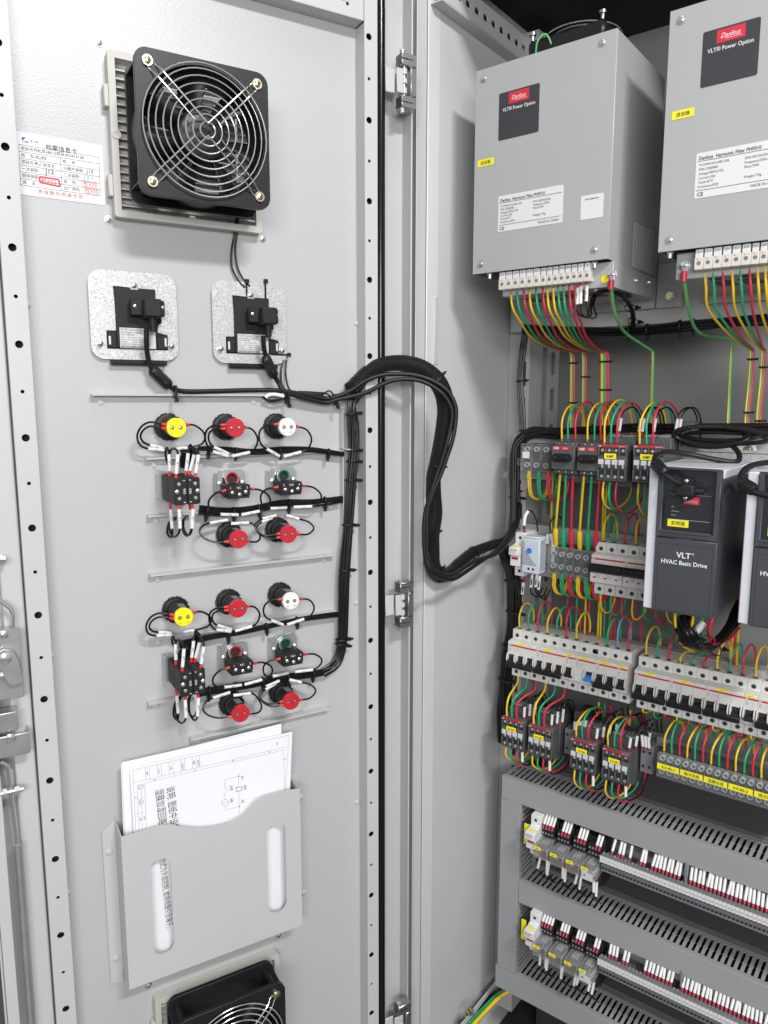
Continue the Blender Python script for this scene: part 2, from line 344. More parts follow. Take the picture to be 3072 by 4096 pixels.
cabn.part('plate_lip', MB().box(-0.345, 0.5, 1.160, 1.1635, H0-0.546, H0-0.530), 'galv', 0.0006, ab=True)
# DIN rails
for z, xa, xb, w in ((-0.088, -0.60, -0.2, 'first'), (-0.259, -0.59, -0.2, 'second'), (-0.437, -0.597, 0.3, 'third'), (-0.572, -0.59, 0.4, 'fourth'), (-0.757, -0.557, 0.4, 'upper strip'), (-0.947, -0.555, 0.4, 'lower strip')):
    mb = MB().box(xa, xb, 1.172, 1.1735, H0+z-0.0175, H0+z+0.0175).box(xa, xb, 1.172, 1.18, H0+z-0.0135, H0+z-0.0125).box(xa, xb, 1.172, 1.18, H0+z+0.0125, H0+z+0.0135)
    cabn.part('mounting_rail', mb, 'zinc', ab=True)
# ================================================================== the open door
DF, DS = 0.93, 0.955
door = Thing('cabinet_door', 'light grey steel cabinet door swung open, seen from its inner side', 'door', 'D', (0.3, 0.95, 0))
ZD0, ZD1 = H0-1.3, H0+0.56
fan_s, fan_z = 0.2705, 0.301
def sq(cx, cz, h): return [(cx-h, cz-h), (cx+h, cz-h), (cx+h, cz+h), (cx-h, cz+h)]
skin = MB().sheet([(0.004, ZD0), (0.58, ZD0), (0.58, ZD1), (0.004, ZD1)], [sq(fan_s, H0+fan_z, 0.066), sq(0.2705, H0-0.895, 0.066)], DS, DS+0.002)
door.part('panel', skin, 'door_coat', ab=True)
lip = MB().box(0.578, 0.5805, 0.932, DS-0.0001, ZD0, ZD1).box(0.002, 0.0045, 0.925, DS-0.0001, ZD0, ZD1).box(0.005, 0.018, 0.925, 0.927, ZD0, ZD1).box(0.0045, 0.5775, 0.932, DS-0.0001, ZD1-0.002, ZD1)
door.part('edge_fold', lip, 'frame_coat', 0.0006, ab=True)
BIG = [H0+0.4725-0.1027*k for k in range(-1, 18)]
def profile(s0, s1, sc_, front='R'):
    zs = [z for z in BIG if ZD0+0.02 < z < H0+0.5]
    hs = [circ(sc_, z, 0.0042, 18) for z in zs]+[circ(sc_, z-0.0514, 0.0021, 12) for z in zs if z-0.06 > ZD0]
    mb = MB().sheet([(s0, ZD0), (s1, ZD0), (s1, H0+0.53), (s0, H0+0.53)], hs, DF, DF+0.0015)
    mb.box(s0, s0+0.0015, DF+0.0016, DS-0.0002, ZD0, H0+0.489).box(s1-0.0015, s1, DF+0.0016, DS-0.0002, ZD0, H0+0.53)
    return mb
o = door.part('stiffener', profile(0.504, 0.5235, 0.5108), 'frame_coat', 0.0012, ab=True, seg=2)
o = door.part('stiffener', profile(0.0585, 0.0815, 0.0700), 'frame_coat', 0.0012, ab=True, seg=2)
door.part('hollow_shade', MB().box(0.5057, 0.5218, 0.942, 0.9425, ZD0, H0+0.52).box(0.0603, 0.0797, 0.942, 0.9425, ZD0, H0+0.52), 'dark_void', ab=True)  # dark sheets painting the shade inside the hollow stiffeners
hs = [circ(0.5108-0.1027*k+0.02, H0+0.505, 0.004) for k in range(1, 5)]+[circ(0.5108-0.1027*k-0.031, H0+0.505, 0.002) for k in range(0, 4)]
mb = MB().sheet([(0.0820, H0+0.490), (0.5035, H0+0.490), (0.5035, H0+0.53), (0.0820, H0+0.53)], hs, DF, DF+0.0015).box(0.0820, 0.5035, DF+0.0016, DS-0.0002, H0+0.490, H0+0.4915)
door.part('stiffener', mb, 'frame_coat', 0.001, ab=True)
# hollow strip beside the lock edge
door.part('edge_channel', MB().box(0.034, 0.0572, 0.944, 0.9535, ZD0, ZD1-0.01), 'frame_coat', 0.002, ab=True, seg=2)
# gasket
gs = 0.5302
gp = [(gs, 0.934, ZD0+0.01), (gs, 0.934, H0+0.3), (gs, 0.934, H0+0.516), (gs-0.003, 0.934, H0+0.526), (gs-0.012, 0.934, H0+0.5315), (gs-0.1, 0.934, H0+0.532), (0.05, 0.934, H0+0.532)]
door.part('gasket', MB().tube(gp, 0.0064, 14, 5), 'black_gloss', ab=True)
# weld dimples
for c, x, y in (('z3', 1540, 318), ('z5', 1540, 445), ('z7', 1543, 148), ('z3', 120, 238), ('z7', 295, 538), ('z5', 222, 672)):
    p = dor(c, x, y, DS-0.0005); mb = MB().stack((p.x, DS, p.z), (0, -1, 0), [(0, 0.0035), (0.0015, 0.003), (0.0024, 0.0015)], 12); door.part('weld_dimple', mb, 'frame_coat', ab=True)
# slotted cable brackets welded to the panel
def bracket(a, b):
    L_ = b[0]-a[0]; mb = MB(); z = a[2]; hs = []
    x = a[0]+0.02
    while x+0.024 < b[0]-0.008: hs.append(rr(x, x+0.022, 0.0052, 0.0072, 0.0009, 3)); x += 0.036
    mb.sheet([(a[0], 0.0), (b[0], 0.0), (b[0], 0.011), (a[0], 0.011)], hs, 0, 0.0012)
    mb.v = [Vector((v.x, DS-0.0005-v.z-0.0, z+v.y)) for v in mb.v]
    mb.box(a[0], b[0], DS-0.0012, DS-0.0002, z-0.0032, z-0.0001)
    mb.box(a[0], b[0], DS-0.0115, DS-0.0107, z-0.0012, z-0.0001); return mb
BR = [(('z3', 395, 622), ('z3', 1145, 630)), (('z3', 630, 880), ('z3', 1475, 890)), (('z5', 640, 60), ('z5', 1475, 20)), (('z5', 648, 325), ('z5', 1448, 240)), (('z5', 650, 610), ('z5', 1460, 478)), (('z5', 640, 845), ('z5', 1440, 760)), (('z5', 825, 1037), ('z5', 1425, 900))]
for a, b in BR:
    A = dor(*a, 0.945); B = dor(*b, 0.945); zz = (A.z+B.z)/2
    o = door.part('slotted_bracket', bracket((A.x, 0, zz), (B.x, 0, zz)), 'frame_coat', ab=True)
    for xx in (A.x+0.012, B.x-0.012): door.part('weld_tab', MB().stack((xx, DS, zz-0.0085), (0, -1, 0), [(0, 0.0042), (0.0012, 0.0036), (0.002, 0.001)], 14), 'frame_coat', ab=True, parent=o)
mb = MB().box(0.4745, 0.481, 0.932, DS-0.0002, H0-0.068, H0-0.0665).box(0.4745, 0.4757, 0.944, DS-0.0002, H0-0.35, H0-0.012)
door.part('bracket_strip', mb, 'frame_coat', ab=True)
# lock edge hardware
lk = Thing('door_lock', 'zinc lock case with a swing lever on the free edge of the open door', 'lock', 'D', (0.03, 0.94, H0-0.29))
lk.part('case', MB().box(-0.004, 0.0455, 0.9225, 0.9435, H0-0.336, H0-0.258).box(0.0, 0.049, 0.9205, 0.9222, H0-0.338, H0-0.256), 'galv', 0.0008, ab=True)
mb = MB()
for c, x, y in (('c5', 18, 488), ('c5', 15, 672)): p = dor(c, x, y, 0.919); mb.stack((p.x, 0.9205, p.z), (0,-1,0), [(0,0.0045),(0.001,0.0045),(0.002,0.003),(0.0022,0.0012)], 12)
lk.part('screw', mb, 'chrome_wire', ab=True)
p = dor('c5', 25, 590, 0.915); q = dor('c5', 65, 690, 0.915)
mb = MB().sheetm([(-0.010, 0.004), (-0.010, -0.004), (-0.004, -0.010), (0.028, -0.012), (0.034, -0.008), (0.035, 0.0), (0.030, 0.004), (0.006, 0.010), (-0.004, 0.010)], [], 0.0035, Matrix.Translation((p.x, 0.9135, p.z)) @ Matrix.Rotation(radians(65), 4, 'Y'))
lk.part('lever', mb, 'galv', 0.0006, ab=True); lk.part('pivot_screw', screw(MB(), (p.x, 0.9135, p.z), 0.006, h=0.003), 'chrome_wire', ab=True)
gd = Thing('rod_guide', 'bent zinc rod guide with a screw below the lock lever', 'guide', 'D', (0.03, 0.94, H0-0.395))
a = dor('c5', 125, 870, 0.92); b = dor('c5', 90, 800, 0.93)
gd.part('clip', MB().box(-0.004, a.x, 0.9205, 0.9225, H0-0.4075, H0-0.3815).box(a.x-0.002, a.x+0.0001, 0.9226, 0.9435, H0-0.4075, H0-0.3815).box(0.0, 0.0405, 0.9235, 0.9435, H0-0.378, H0-0.355), 'galv', 0.0015, ab=True, seg=2)
p = dor('c5', 48, 943, 0.92); gd.part('screw', screw(MB(), (p.x, 0.9205, p.z), 0.0055, h=0.003), 'chrome_wire', ab=True)
def rodpts(L_, D): return [dor(c, x, y, D) for c, x, y in L_]
rod = Thing('locking_rod', 'long bright locking rod running down the free edge of the door', 'rod', 'D', (0.032, 0.935, H0-0.45))
rod.part('flat_end', MB().tube(rodpts([('c5', 0, 1050), ('c5', 28, 1062), ('c5', 40, 1110), ('c5', 52, 1210), ('c5', 78, 1415)], 0.93), 0.0022, 8, 6), 'chrome_wire', ab=True)
rod.part('shaft', MB().tube(rodpts([('c5', 78, 1415), ('c5', 100, 1700), ('c5', 118, 1950), ('c5', 140, 2230)], 0.93), 0.0042, 12, 3), 'galv', ab=True)
p = dor('c5', 45, 1185, 0.925); rod.part('clamp_bolt', MB().cyl((p.x-0.010, 0.927, p.z), (p.x+0.014, 0.927, p.z), 0.003, 10).stack((p.x-0.008, 0.927, p.z), (1,0,0), [(0,0.006),(0.005,0.006)], 6).stack((p.x+0.005, 0.927, p.z), (1,0,0), [(0,0.0055),(0.005,0.0055)], 6), 'steel', ab=True)
hp = [('c5', 0, 335), ('c5', 20, 350), ('c5', 48, 375), ('c5', 55, 400), ('c5', 55, 460)]
solo('lock_rod_end', MB().tube(rodpts(hp, 0.93), 0.0024, 8, 5), 'chrome_wire', 'short bent zinc rod entering the lock case from above', 'rod', 'D', (0.04, 0.93, H0-0.23))
p = dor('c5', 3, 155, 0.93); mb = MB().stack((p.x-0.004, 0.93, p.z), (1,0,0), [(0,0.006),(0.006,0.006),(0.0062,0.004),(0.009,0.004)], 6)
solo('rod_nut', mb, 'steel', 'small zinc nut at the very left, above the bent rod end', 'nut', 'D', (p.x, 0.93, p.z))
# hinges
def hinge(zc, label, h=0.069):
    t = Thing('hinge', label, 'hinge', 'D', (0.56, 0.93, zc), 'door hinges')
    t.part('wing', MB().box(-0.026, -0.0115, -0.004, -0.0015, -0.0155, 0.0155).box(-0.012, -0.0015, -0.010, -0.0078, -0.0155, 0.0155), 'frame_coat', 0.001)
    kn = MB()
    for z0, z1 in ((0.0085, 0.0155), (-0.003, 0.003), (-0.0155, -0.0085)): kn.cyl((0.0, -0.008, z0), (0.0, -0.008, z1), 0.0042, 14)
    t.part('knuckle', kn, 'frame_coat')
    t.part('pin', MB().cyl((0, -0.008, -0.034), (0, -0.008, 0.034), 0.0021, 12).cyl((-0.003, -0.008, -h/2-0.005), (-0.003, -0.008, -h/2+0.001), 0.0036, 10).cyl((-0.003, -0.008, h/2-0.001), (-0.003, -0.008, h/2+0.004), 0.0036, 10), 'steel')
    bl = MB().box(-0.0065, 0.0175, -0.013, 0.004, 0.0185, h/2).box(-0.0065, 0.0175, -0.013, 0.004, -h/2, -0.0185).box(0.0075, 0.0175, -0.013, 0.004, -0.0182, 0.0182)
    o = t.part('block', bl, 'cast_zinc', 0.0012)
    sl = MB()
    for z in (0.027, -0.027): sl.box(-0.0067, 0.0105, -0.0134, -0.0128, z-0.0006, z+0.0006).cyl((0.001, -0.0136, z), (0.001, -0.0125, z), 0.0013, 10)
    t.part('slot', sl, 'ink', parent=o)
    return t
hinge(H0+0.4245, 'top zinc hinge beside the rubber seal, near the head of the door')
hinge((cab('F', 1590, 2403, 0.93).z+H0*0)+0.0 if False else H0-0.2995, 'middle zinc hinge beside the rubber seal, below the looping black hose')
hinge(H0-1.0, 'bottom zinc hinge at the foot of the door edge')
# ================================================================== fans and grilles
def cross(mb, p, r, d=(0, -1, 0)): return mb
def grille(zc, label, h=0.09):
    t = Thing('ventilation_grille', label, 'grille', 'D', (fan_s, DS, zc))
    mb = MB().sheet(rr(-h, h, -h, h, 0.004), [sq(0, 0, h-0.008)], -0.016, -0.0005); t.part('frame', mb, 'grille_plastic', 0.0015)
    lv = MB(); z = -h+0.014
    while z < h-0.010:
        lv.add([(-h+0.008, -0.010, z), (h-0.008, -0.010, z), (h-0.008, 0.004, z+0.005), (-h+0.008, 0.004, z+0.005), (-h+0.008, -0.010, z+0.0018), (h-0.008, -0.010, z+0.0018), (h-0.008, 0.004, z+0.0068), (-h+0.008, 0.004, z+0.0068)], [(0,1,2,3),(4,7,6,5),(0,4,5,1),(2,6,7,3),(0,3,7,4),(1,5,6,2)]); z += 0.0092
    for x in (-0.045, 0, 0.045): lv.box(x-0.001, x+0.001, -0.004, 0.0035, -h+0.008, h-0.008)
    t.part('louvre', lv, 'grille_plastic')
    t.part('filter_mat', MB().box(-0.064, 0.064, 0.004, 0.006, -0.064, 0.064), 'label_silver')
    cl = MB()
    for x, z in ((-h-0.003, 0.042), (-h-0.003, -0.055)): cl.box(x-0.002, x+0.0035, -0.013, -0.001, z-0.012, z+0.012)
    for i, (x, z) in enumerate(((-h-0.003, 0.042), (-h-0.003, -0.055))): t.part('clip', MB().box(x-0.002, x+0.0035, -0.013, -0.001, z-0.012, z+0.012), 'grille_plastic', 0.0008)
    for x, z in ((-h+0.006, 0.0), (0.0, -h+0.006)): t.part('screw_boss', MB().stack((x, -0.016, z), (0,-1,0), [(0,0.0052),(0.0012,0.005),(0.0013,0.003),(0.0003,0.0028)], 18), 'grille_plastic')
    return t
def fan(zc, label, face=-0.083, depth=0.051, s0=0.0):
    t = Thing('cooling_fan', label, 'fan', 'D', (fan_s+s0, DS, zc), None); H = 0.0753; f = face; b = face+depth; ho = 0.0622
    def fl(y0, y1):
        return MB().sheet(rr(-H, H, -H, H, 0.014, 8), [circ(0, 0, 0.0685, 56)]+[circ(i*ho, k*ho, 0.0022, 10) for i in (-1, 1) for k in (-1, 1)], y0, y1)
    o = t.part('housing', fl(f, f+0.006), 'black_plastic', 0.0012)
    t.part('rear_flange', fl(b-0.006, b), 'black_plastic', 0.001)
    mb = MB(); n = 56
    vs = []; fs = []
    for j, (y, ro, ri) in enumerate(((f+0.004, 0.0730, 0.0684), (f+0.012, 0.0725, 0.067), (b-0.012, 0.0725, 0.067), (b-0.004, 0.0730, 0.0684))):
        for i in range(n): a = 2*pi*i/n; vs += [(ro*cos(a), y, ro*sin(a)), (ri*cos(a), y, ri*sin(a))]
    for j in range(3):
        for i in range(n):
            k = (i+1) % n; A = j*2*n; B = (j+1)*2*n; fs += [(A+2*i, A+2*k, B+2*k, B+2*i), (A+2*i+1, B+2*i+1, B+2*k+1, A+2*k+1)]
    mb.add(vs, fs); t.part('duct_ring', mb, 'black_plastic')
    for i in (-1, 1):
        for k in (-1, 1):
            c = Vector((i*0.0655, 0, k*0.0655)); t.part('corner_web', MB().box(i*0.0745 if i < 0 else 0.060, -0.060 if i < 0 else 0.0745, f+0.0065, b-0.0065, k*0.060 if k > 0 else -0.0615, 0.0615 if k > 0 else -0.060).cyl((i*ho, f+0.0065, k*ho), (i*ho, b-0.0065, k*ho), 0.0045, 12), 'black_plastic')
    hb = MB().stack((0, b-0.008, 0), (0, -1, 0), [(0, 0.029), (0.026, 0.029), (0.031, 0.0265), (0.032, 0.024), (0.0322, 0.008), (0.031, 0.0075)], 36); ro = t.part('hub', hb, 'black_plastic')
    for q in range(7):
        a0 = 2*pi*q/7; vs = []; N = 6; 
        for i in range(N+1):
            r = 0.028+(0.065-0.028)*i/N; wdt = 0.45+0.08*i/N; ang = a0-0.12*i/N
            for y, da in ((b-0.036, -wdt/2), (b-0.026, 0), (b-0.012, wdt/2)):
                a = ang+da*0.95; vs.append((r*cos(a), y, r*sin(a)))
        fs = [(3*i+j, 3*i+j+1, 3*i+j+4, 3*i+j+3) for i in range(N) for j in range(2)]
        m2 = MB(); m2.add(vs, fs); bl = t.part('blade', m2, 'black_plastic', parent=ro); md = bl.modifiers.new('thick', 'SOLIDIFY'); md.thickness = 0.0016
    for a in (0.9, 2.47, 4.04, 5.61): t.part('strut', MB().obox((cos(a)*0.048, b-0.004, sin(a)*0.048), (0.022, 0.002, 0.004), (Vector((cos(a), 0, sin(a))), Vector((0, 1, 0)), Vector((-sin(a), 0, cos(a))))), 'black_plastic')
    g = MB(); yw = f-0.004
    for i, r in enumerate((0.0085, 0.0165, 0.0245, 0.0325, 0.0405, 0.0485, 0.0565, 0.0640, 0.0700)):
        y = yw-0.0004-0.003*(1-(r/0.07)**2); P = [(r*cos(2*pi*k/44), y, r*sin(2*pi*k/44)) for k in range(45)]; g.tube(P, 0.00085, 6, 1, caps=False)
    for a in (45, 135, 225, 315):
        u = Vector((cos(radians(a)), 0, sin(radians(a)))); v = Vector((-u.z, 0, u.x))
        for sd in (-1, 1):
            r_in = 0.004 if sd*(1 if a in (45, 225) else -1) > 0 else 0.0165
            g.tube([u*r_in+v*(sd*0.0045)+Vector((0, yw-0.0055, 0)), u*0.066+v*(sd*0.0042)+Vector((0, yw-0.0022, 0)), u*0.078+v*(sd*0.0042)+Vector((0, f-0.0012, 0)), u*0.086+v*(sd*0.0032)+Vector((0, f-0.0012, 0))], 0.00085, 6, 4)
        g.tube([u*(0.0865+0.0046*cos(q))+v*(0.0046*sin(q))+Vector((0, f-0.0012, 0)) for q in [x*pi/8-pi for x in range(0, 17)]], 0.00085, 6, 1, caps=False)
    gg = t.part('finger_guard', g, 'chrome_wire', rc=False)
    for i in (-1, 1):
        for k in (-1, 1):
            p = (i*0.0615, f-0.0022, k*0.0615)
            s_ = t.part('washer', MB().cyl((p[0], f-0.0002, p[2]), (p[0], f-0.0026, p[2]), 0.0056, 18), 'brass_zinc')
            m2 = MB().stack((p[0], f-0.0026, p[2]), (0, -1, 0), [(0, 0.0038), (0.0014, 0.0036), (0.0024, 0.002)], 14); m2b = t.part('screw', m2, 'brass_zinc', parent=s_)
            t.part('recess', MB().box(p[0]-0.0018, p[0]+0.0018, f-0.00518, f-0.0049, p[2]-0.0004, p[2]+0.0004).box(p[0]-0.0004, p[0]+0.0004, f-0.00522, f-0.0049, p[2]-0.0018, p[2]+0.0018), 'ink', parent=s_)
    return t
grille(H0+fan_z, 'beige louvred grille behind the upper black fan'); F1 = fan(H0+fan_z-0.003, 'square black cooling fan with a wire finger guard at the top of the door', s0=-0.0005)
grille(H0-0.895, 'beige louvred grille behind the fan at the foot of the door'); fan(H0-0.868, 'black cooling fan cut off by the bottom of the picture', s0=-0.0035)
# panel screws round the grilles
for c, x, y, lb in (('z1', 430, 180, 'small screw above the left corner of the upper fan grille'), ('z1', 470, 948, 'small screw below the left corner of the upper fan grille'), ('z1', 1137, 1030, 'small screw below the right corner of the upper fan grille'), ('z7', 643, 945, 'small screw above the left corner of the lower fan grille'), ('z7', 1205, 728, 'small screw above the right corner of the lower fan grille')):
    p = dor(c, x, y, 0.952); mb = MB().stack((p.x, DS, p.z), (0, -1, 0), [(0, 0.0047), (0.0008, 0.0047), (0.0009, 0.0034), (0.0028, 0.003), (0.0036, 0.0016)], 14)
    o = solo('screw', mb, 'steel', lb, 'screw', 'D', (p.x, DS, p.z)); k = sub(o, (p.x, DS, p.z), 'recess', MB().box(p.x-0.0016, p.x+0.0016, DS-0.00385, DS-0.0036, p.z-0.0003, p.z+0.0003).box(p.x-0.0003, p.x+0.0003, DS-0.00388, DS-0.0036, p.z-0.0016, p.z+0.0016), 'ink')
# ================================================================== record card stuck on the panel
A = dor('c7', 75, 90, DS-0.0006); Bt = dor('c7', 1530, 340, DS-0.0006); Cb = dor('c7', 1580, 1335, DS-0.0006); Db = dor('c7', 130, 1145, DS-0.0006)
card = Thing('record_card', 'white printed record card with blue and red stamps stuck beside the upper fan', 'card', 'D', (A.x, A.y, A.z))
y1 = DS-0.0006
card.part('sheet', MB().sheet([(Db.x, Db.z), (Cb.x, Cb.z), (Bt.x, Bt.z), (A.x, A.z)], [], y1, y1+0.0003), 'label_white', ab=True)
def cp(u, v):                                  # unit square of the printed table, from its four seen corners
    q = [dor('c7', *k, y1-0.0002) for k in ((145, 320), (1475, 535), (1500, 1180), (178, 995))]
    t = q[0].lerp(q[1], u); b_ = q[3].lerp(q[2], u); return t.lerp(b_, v)
ln = MB(); th = 0.00018
def line(mb, a, b, th, y=None):
    a = Vector(a); b = Vector(b); d = (b-a).normalized(); nrm = Vector((-d.z, 0, d.x))*th
    mb.add([a-nrm, b-nrm, b+nrm, a+nrm], [(0, 1, 2, 3)])
for i in range(7): line(ln, cp(0, i/6), cp(1, i/6), th)
for u in (0, 1): line(ln, cp(u, 0), cp(u, 1), th)
line(ln, cp(0.505, 1/6), cp(0.505, 1), th)
card.part('table_lines', ln, 'ink', ab=True)
tx = MB(); cs = 0.0043
def ct(mb, u, row, s, size=cs, bold=False): mb.text(s, size, cp(u, (row+0.72)/6), 'l', (1,0,0), (0,0,1), bold)
for u, r_, s in ((0.02, 0, '项目名称:'), (0.02, 1, '柜    型:'), (0.02, 2, '项目负责人'), (0.02, 3, '一次装配:'), (0.02, 4, '铜排装配:'), (0.02, 5, '调    试:'), (0.53, 1, '柜    号:'), (0.53, 2, '元器件装配:'), (0.53, 3, '二次装配:'), (0.53, 4, '自    检:'), (0.53, 5, '出厂质检:')): ct(tx, u, r_, s)
card.part('lettering', tx, 'ink', ab=True, rc=False)
tx = MB(); ct(tx, 0.22, 0, '北京68015项目/JFJ2410128', 0.0043, True); ct(tx, 0.19, 1, 'XL/PZ', 0.0045, True); ct(tx, 0.28, 2, '洪文礼', 0.0044, True); ct(tx, 0.83, 2, 'J19', 0.006)
p = dor('c7', 590, 360, y1-0.0002); tx.text('档案信息卡', 0.0066, (p.x, p.y, A.z-0.0145), 'l', bold=True)
card.part('lettering', tx, 'ink', ab=True, rc=False)
tx = MB(); ct(tx, 0.31, 3, 'J12', 0.0072, True); p = dor('c7', 200, 270, y1-0.0002)
tx.sheet([(p.x, p.z-0.0005), (p.x+0.0062, p.z-0.0005), (p.x+0.0062, p.z+0.001)], [], y1-0.0003, y1-0.0002).sheet([(p.x, p.z+0.0005), (p.x+0.004, p.z+0.0045), (p.x, p.z+0.0045)], [], y1-0.0003, y1-0.0002).text('泰大瑞', 0.0026, (p.x+0.0082, p.y, p.z+0.0005))
card.part('blue_print', tx, 'ink_blue', ab=True, rc=False)
tx = MB(); ct(tx, 0.79, 3, 'J 3 1', 0.006, True); card.part('pale_stamp', tx, 'wire_blue', ab=True, rc=False)
tx = MB(); ct(tx, 0.78, 4, '检X05', 0.0054); ct(tx, 0.80, 5, '检X05', 0.0054); p = dor('c7', 470, 1130, y1-0.0002); tx.text('质 保 期 内, 撕 毁 无 效', 0.0046, (p.x, p.y, cp(0.3, 1).z-0.0058), bold=True)
for u, r_, w_ in ((0.765, 4, 0.19), (0.785, 5, 0.19)):
    a, b, c_, d_ = cp(u, (r_+0.1)/6), cp(u+w_, (r_+0.1)/6), cp(u+w_, (r_+0.85)/6), cp(u, (r_+0.85)/6)
    for s_, e_ in ((a, b), (b, c_), (c_, d_), (d_, a)): line(tx, s_, e_, 0.00015)
a, b, c_, d_ = cp(0.235, 4.35/6), cp(0.47, 4.35/6), cp(0.485, 5.4/6), cp(0.235, 5.2/6)
for s_, e_ in ((a, b), (b, c_), (c_, d_), (d_, a)): line(tx, s_, e_, 0.0009)
ct(tx, 0.25, 4.45, '检X02', 0.0058, True)
card.part('red_print', tx, 'ink_red', ab=True, rc=False)
# ================================================================== keypad mounting plates
def keypad(c, K, label, kind):
    # K: pixel of plate corners tl, br
    L_ = dor(c, *K[0], 0.948); R_ = dor(c, *K[1], 0.948); T_ = dor(c, *K[2], 0.948); B_ = dor(c, *K[3], 0.948)
    x0, x1, z1, z0 = L_.x, R_.x, T_.z, B_.z; cx, cz = (x0+x1)/2, (z0+z1)/2
    t = Thing('keypad_mount', label, 'control panel', 'D', (cx, 0.9535, cz)); w_ = (x1-x0)/2; h = (z1-z0)/2
    hole = [(-0.0233,0.0340),(0.0250,0.0325),(0.0258,0.0215),(0.0310,0.0195),(0.0318,-0.0060),(0.0275,-0.0095),(0.0265,-0.0180),(0.0383,-0.0206),(0.0383,-0.0390),(-0.0335,-0.0390),(-0.0335,-0.0180),(-0.0215,-0.0175)]
    t.part('plate', MB().sheet(rr(-w_, w_, -h, h, 0.015, 8), [hole], -0.0042, -0.0028), 'spangle')
    t.part('gasket_sheet', MB().box(-0.0400, 0.0400, -0.0027, -0.0015, -0.0420, 0.0370), 'black_matt')
    t.part('keypad_back', MB().box(-0.0225, 0.0250, -0.0075, -0.0028, -0.0375, 0.0325).box(0.0251, 0.0308, -0.0068, -0.0028, -0.0060, 0.0185).box(-0.0325, -0.0226, -0.0072, -0.0028, -0.0380, -0.0190).box(0.0251, 0.0375, -0.0072, -0.0028, -0.0380, -0.0215), 'black_matt', 0.0006)
    t.part('lower_lip', MB().box(-0.031, 0.035, -0.0085, -0.0028, -h-0.0065, -h-0.0005).box(-0.029, 0.033, -0.0095, -0.0086, -h-0.0055, -h-0.0045), 'black_plastic', 0.0006)
    t.part('spring_clip', MB().box(-0.0045, 0.0050, -0.0086, -0.0043, 0.0300, 0.0370), 'steel', 0.0004)
    for x in (-0.0318, 0.0335): t.part('latch', MB().box(x, x+0.0026, -0.0078, -0.003, -0.0345, -0.0245), 'label_silver', 0.0003)
    lb = t.part('rating_label', MB().box(-0.0190, 0.0228, -0.0078, -0.0076, -0.0378, -0.0142), 'label_silver')
    tx = MB(); y = -0.0079
    for q, (s_, z_) in enumerate((('VLT® Control Panel LCP', 0.0038), ('Ordering No. 132B9221', 0.0029), ('P/N: 132B9226', 0.0029), ('Type 1      Elec. Rating 6V, 60mA', 0.0021), ('SW ver: 1.04    Tamb.60°C/140°F', 0.0021), ('E134261        RoHS  CE  UL', 0.0026), ('MADE BY DANFOSS IN CHINA', 0.0028))):
        tx.text(s_, z_, (-0.0180, y, -0.0176-0.0028*q), sx=0.90)
    x = -0.0180
    while x < 0.010: wd = random.choice((0.0003, 0.0004, 0.0006)); tx.box(x, x+wd, y-0.0001, y, -0.0375, -0.0352); x += wd+random.choice((0.0003, 0.0005))
    t.part('lettering', tx, 'ink', parent=lb, rc=False)
    for x, z in kind: 
        t.part('thumb_screw', MB().stack((x, -0.0042, z), (0, -1, 0), [(0, 0.0031), (0.0055, 0.0031), (0.006, 0.0026), (0.0063, 0.001)], 16), 'brass_zinc')
    return t, cx, cz
kz = ((0.0, 0.0355), (-0.0415, -0.0335), (0.0418, -0.0335))
KP = []
for K, lb in (((('c8', (38, 250)), None), 'left galvanised keypad mounting plate with rounded corners and a black keypad back'), ((None,), 'right galvanised keypad mounting plate, its top tied with two black cable ties')):
    if 'left' in lb: q = [(38, 400), (732, 430), (380, 55), (390, 748)]
    else: q = [(1010, 420), (1592, 430), (1310, 138), (1300, 778)]
    KP.append(keypad('c8', q, lb, kz))
# plugs
def plug(cx, cz, label):
    t = Thing('cable_plug', label, 'plug', 'D', (cx+0.0120, 0.9375, cz+0.0090))
    t.part('body', MB().box(-0.0070, 0.0130, -0.021, 0.003, -0.0120, 0.0090), 'black_matt', 0.002, seg=2)
    t.part('flange', MB().box(-0.0200, 0.0200, -0.006, 0.003, -0.0095, 0.0090), 'black_matt', 0.0012)
    for x in (-0.0150, 0.0170): t.part('screw', MB().stack((x, -0.006, 0.001), (0, -1, 0), [(0, 0.0022), (0.0012, 0.0021), (0.0018, 0.001)], 12), 'steel')
    rb = MB()
    for i in range(5): rb.cyl((0.0035, -0.012, -0.0125-i*0.0030), (0.0035, -0.012, -0.0143-i*0.0030), 0.0052-0.0003*i, 14)
    t.part('strain_relief', rb.cyl((0.0035, -0.012, -0.011), (0.0035, -0.012, -0.0285), 0.0034, 12), 'black_matt')
    return t
plug(KP[0][1], KP[0][2], 'black angled plug screwed to the left keypad back'); plug(KP[1][1], KP[1][2], 'black angled plug screwed to the right keypad back')
def pts(c, L_, d0, d1=None, F='D'):
    n = len(L_); out = []
    for i, q in enumerate(L_):
        D_ = q[2] if len(q) > 2 else d0+(d1-d0)*i/(n-1)
        out.append(dor(c, q[0], q[1], D_) if F == 'D' else cab(c, q[0], q[1], D_))
    return out
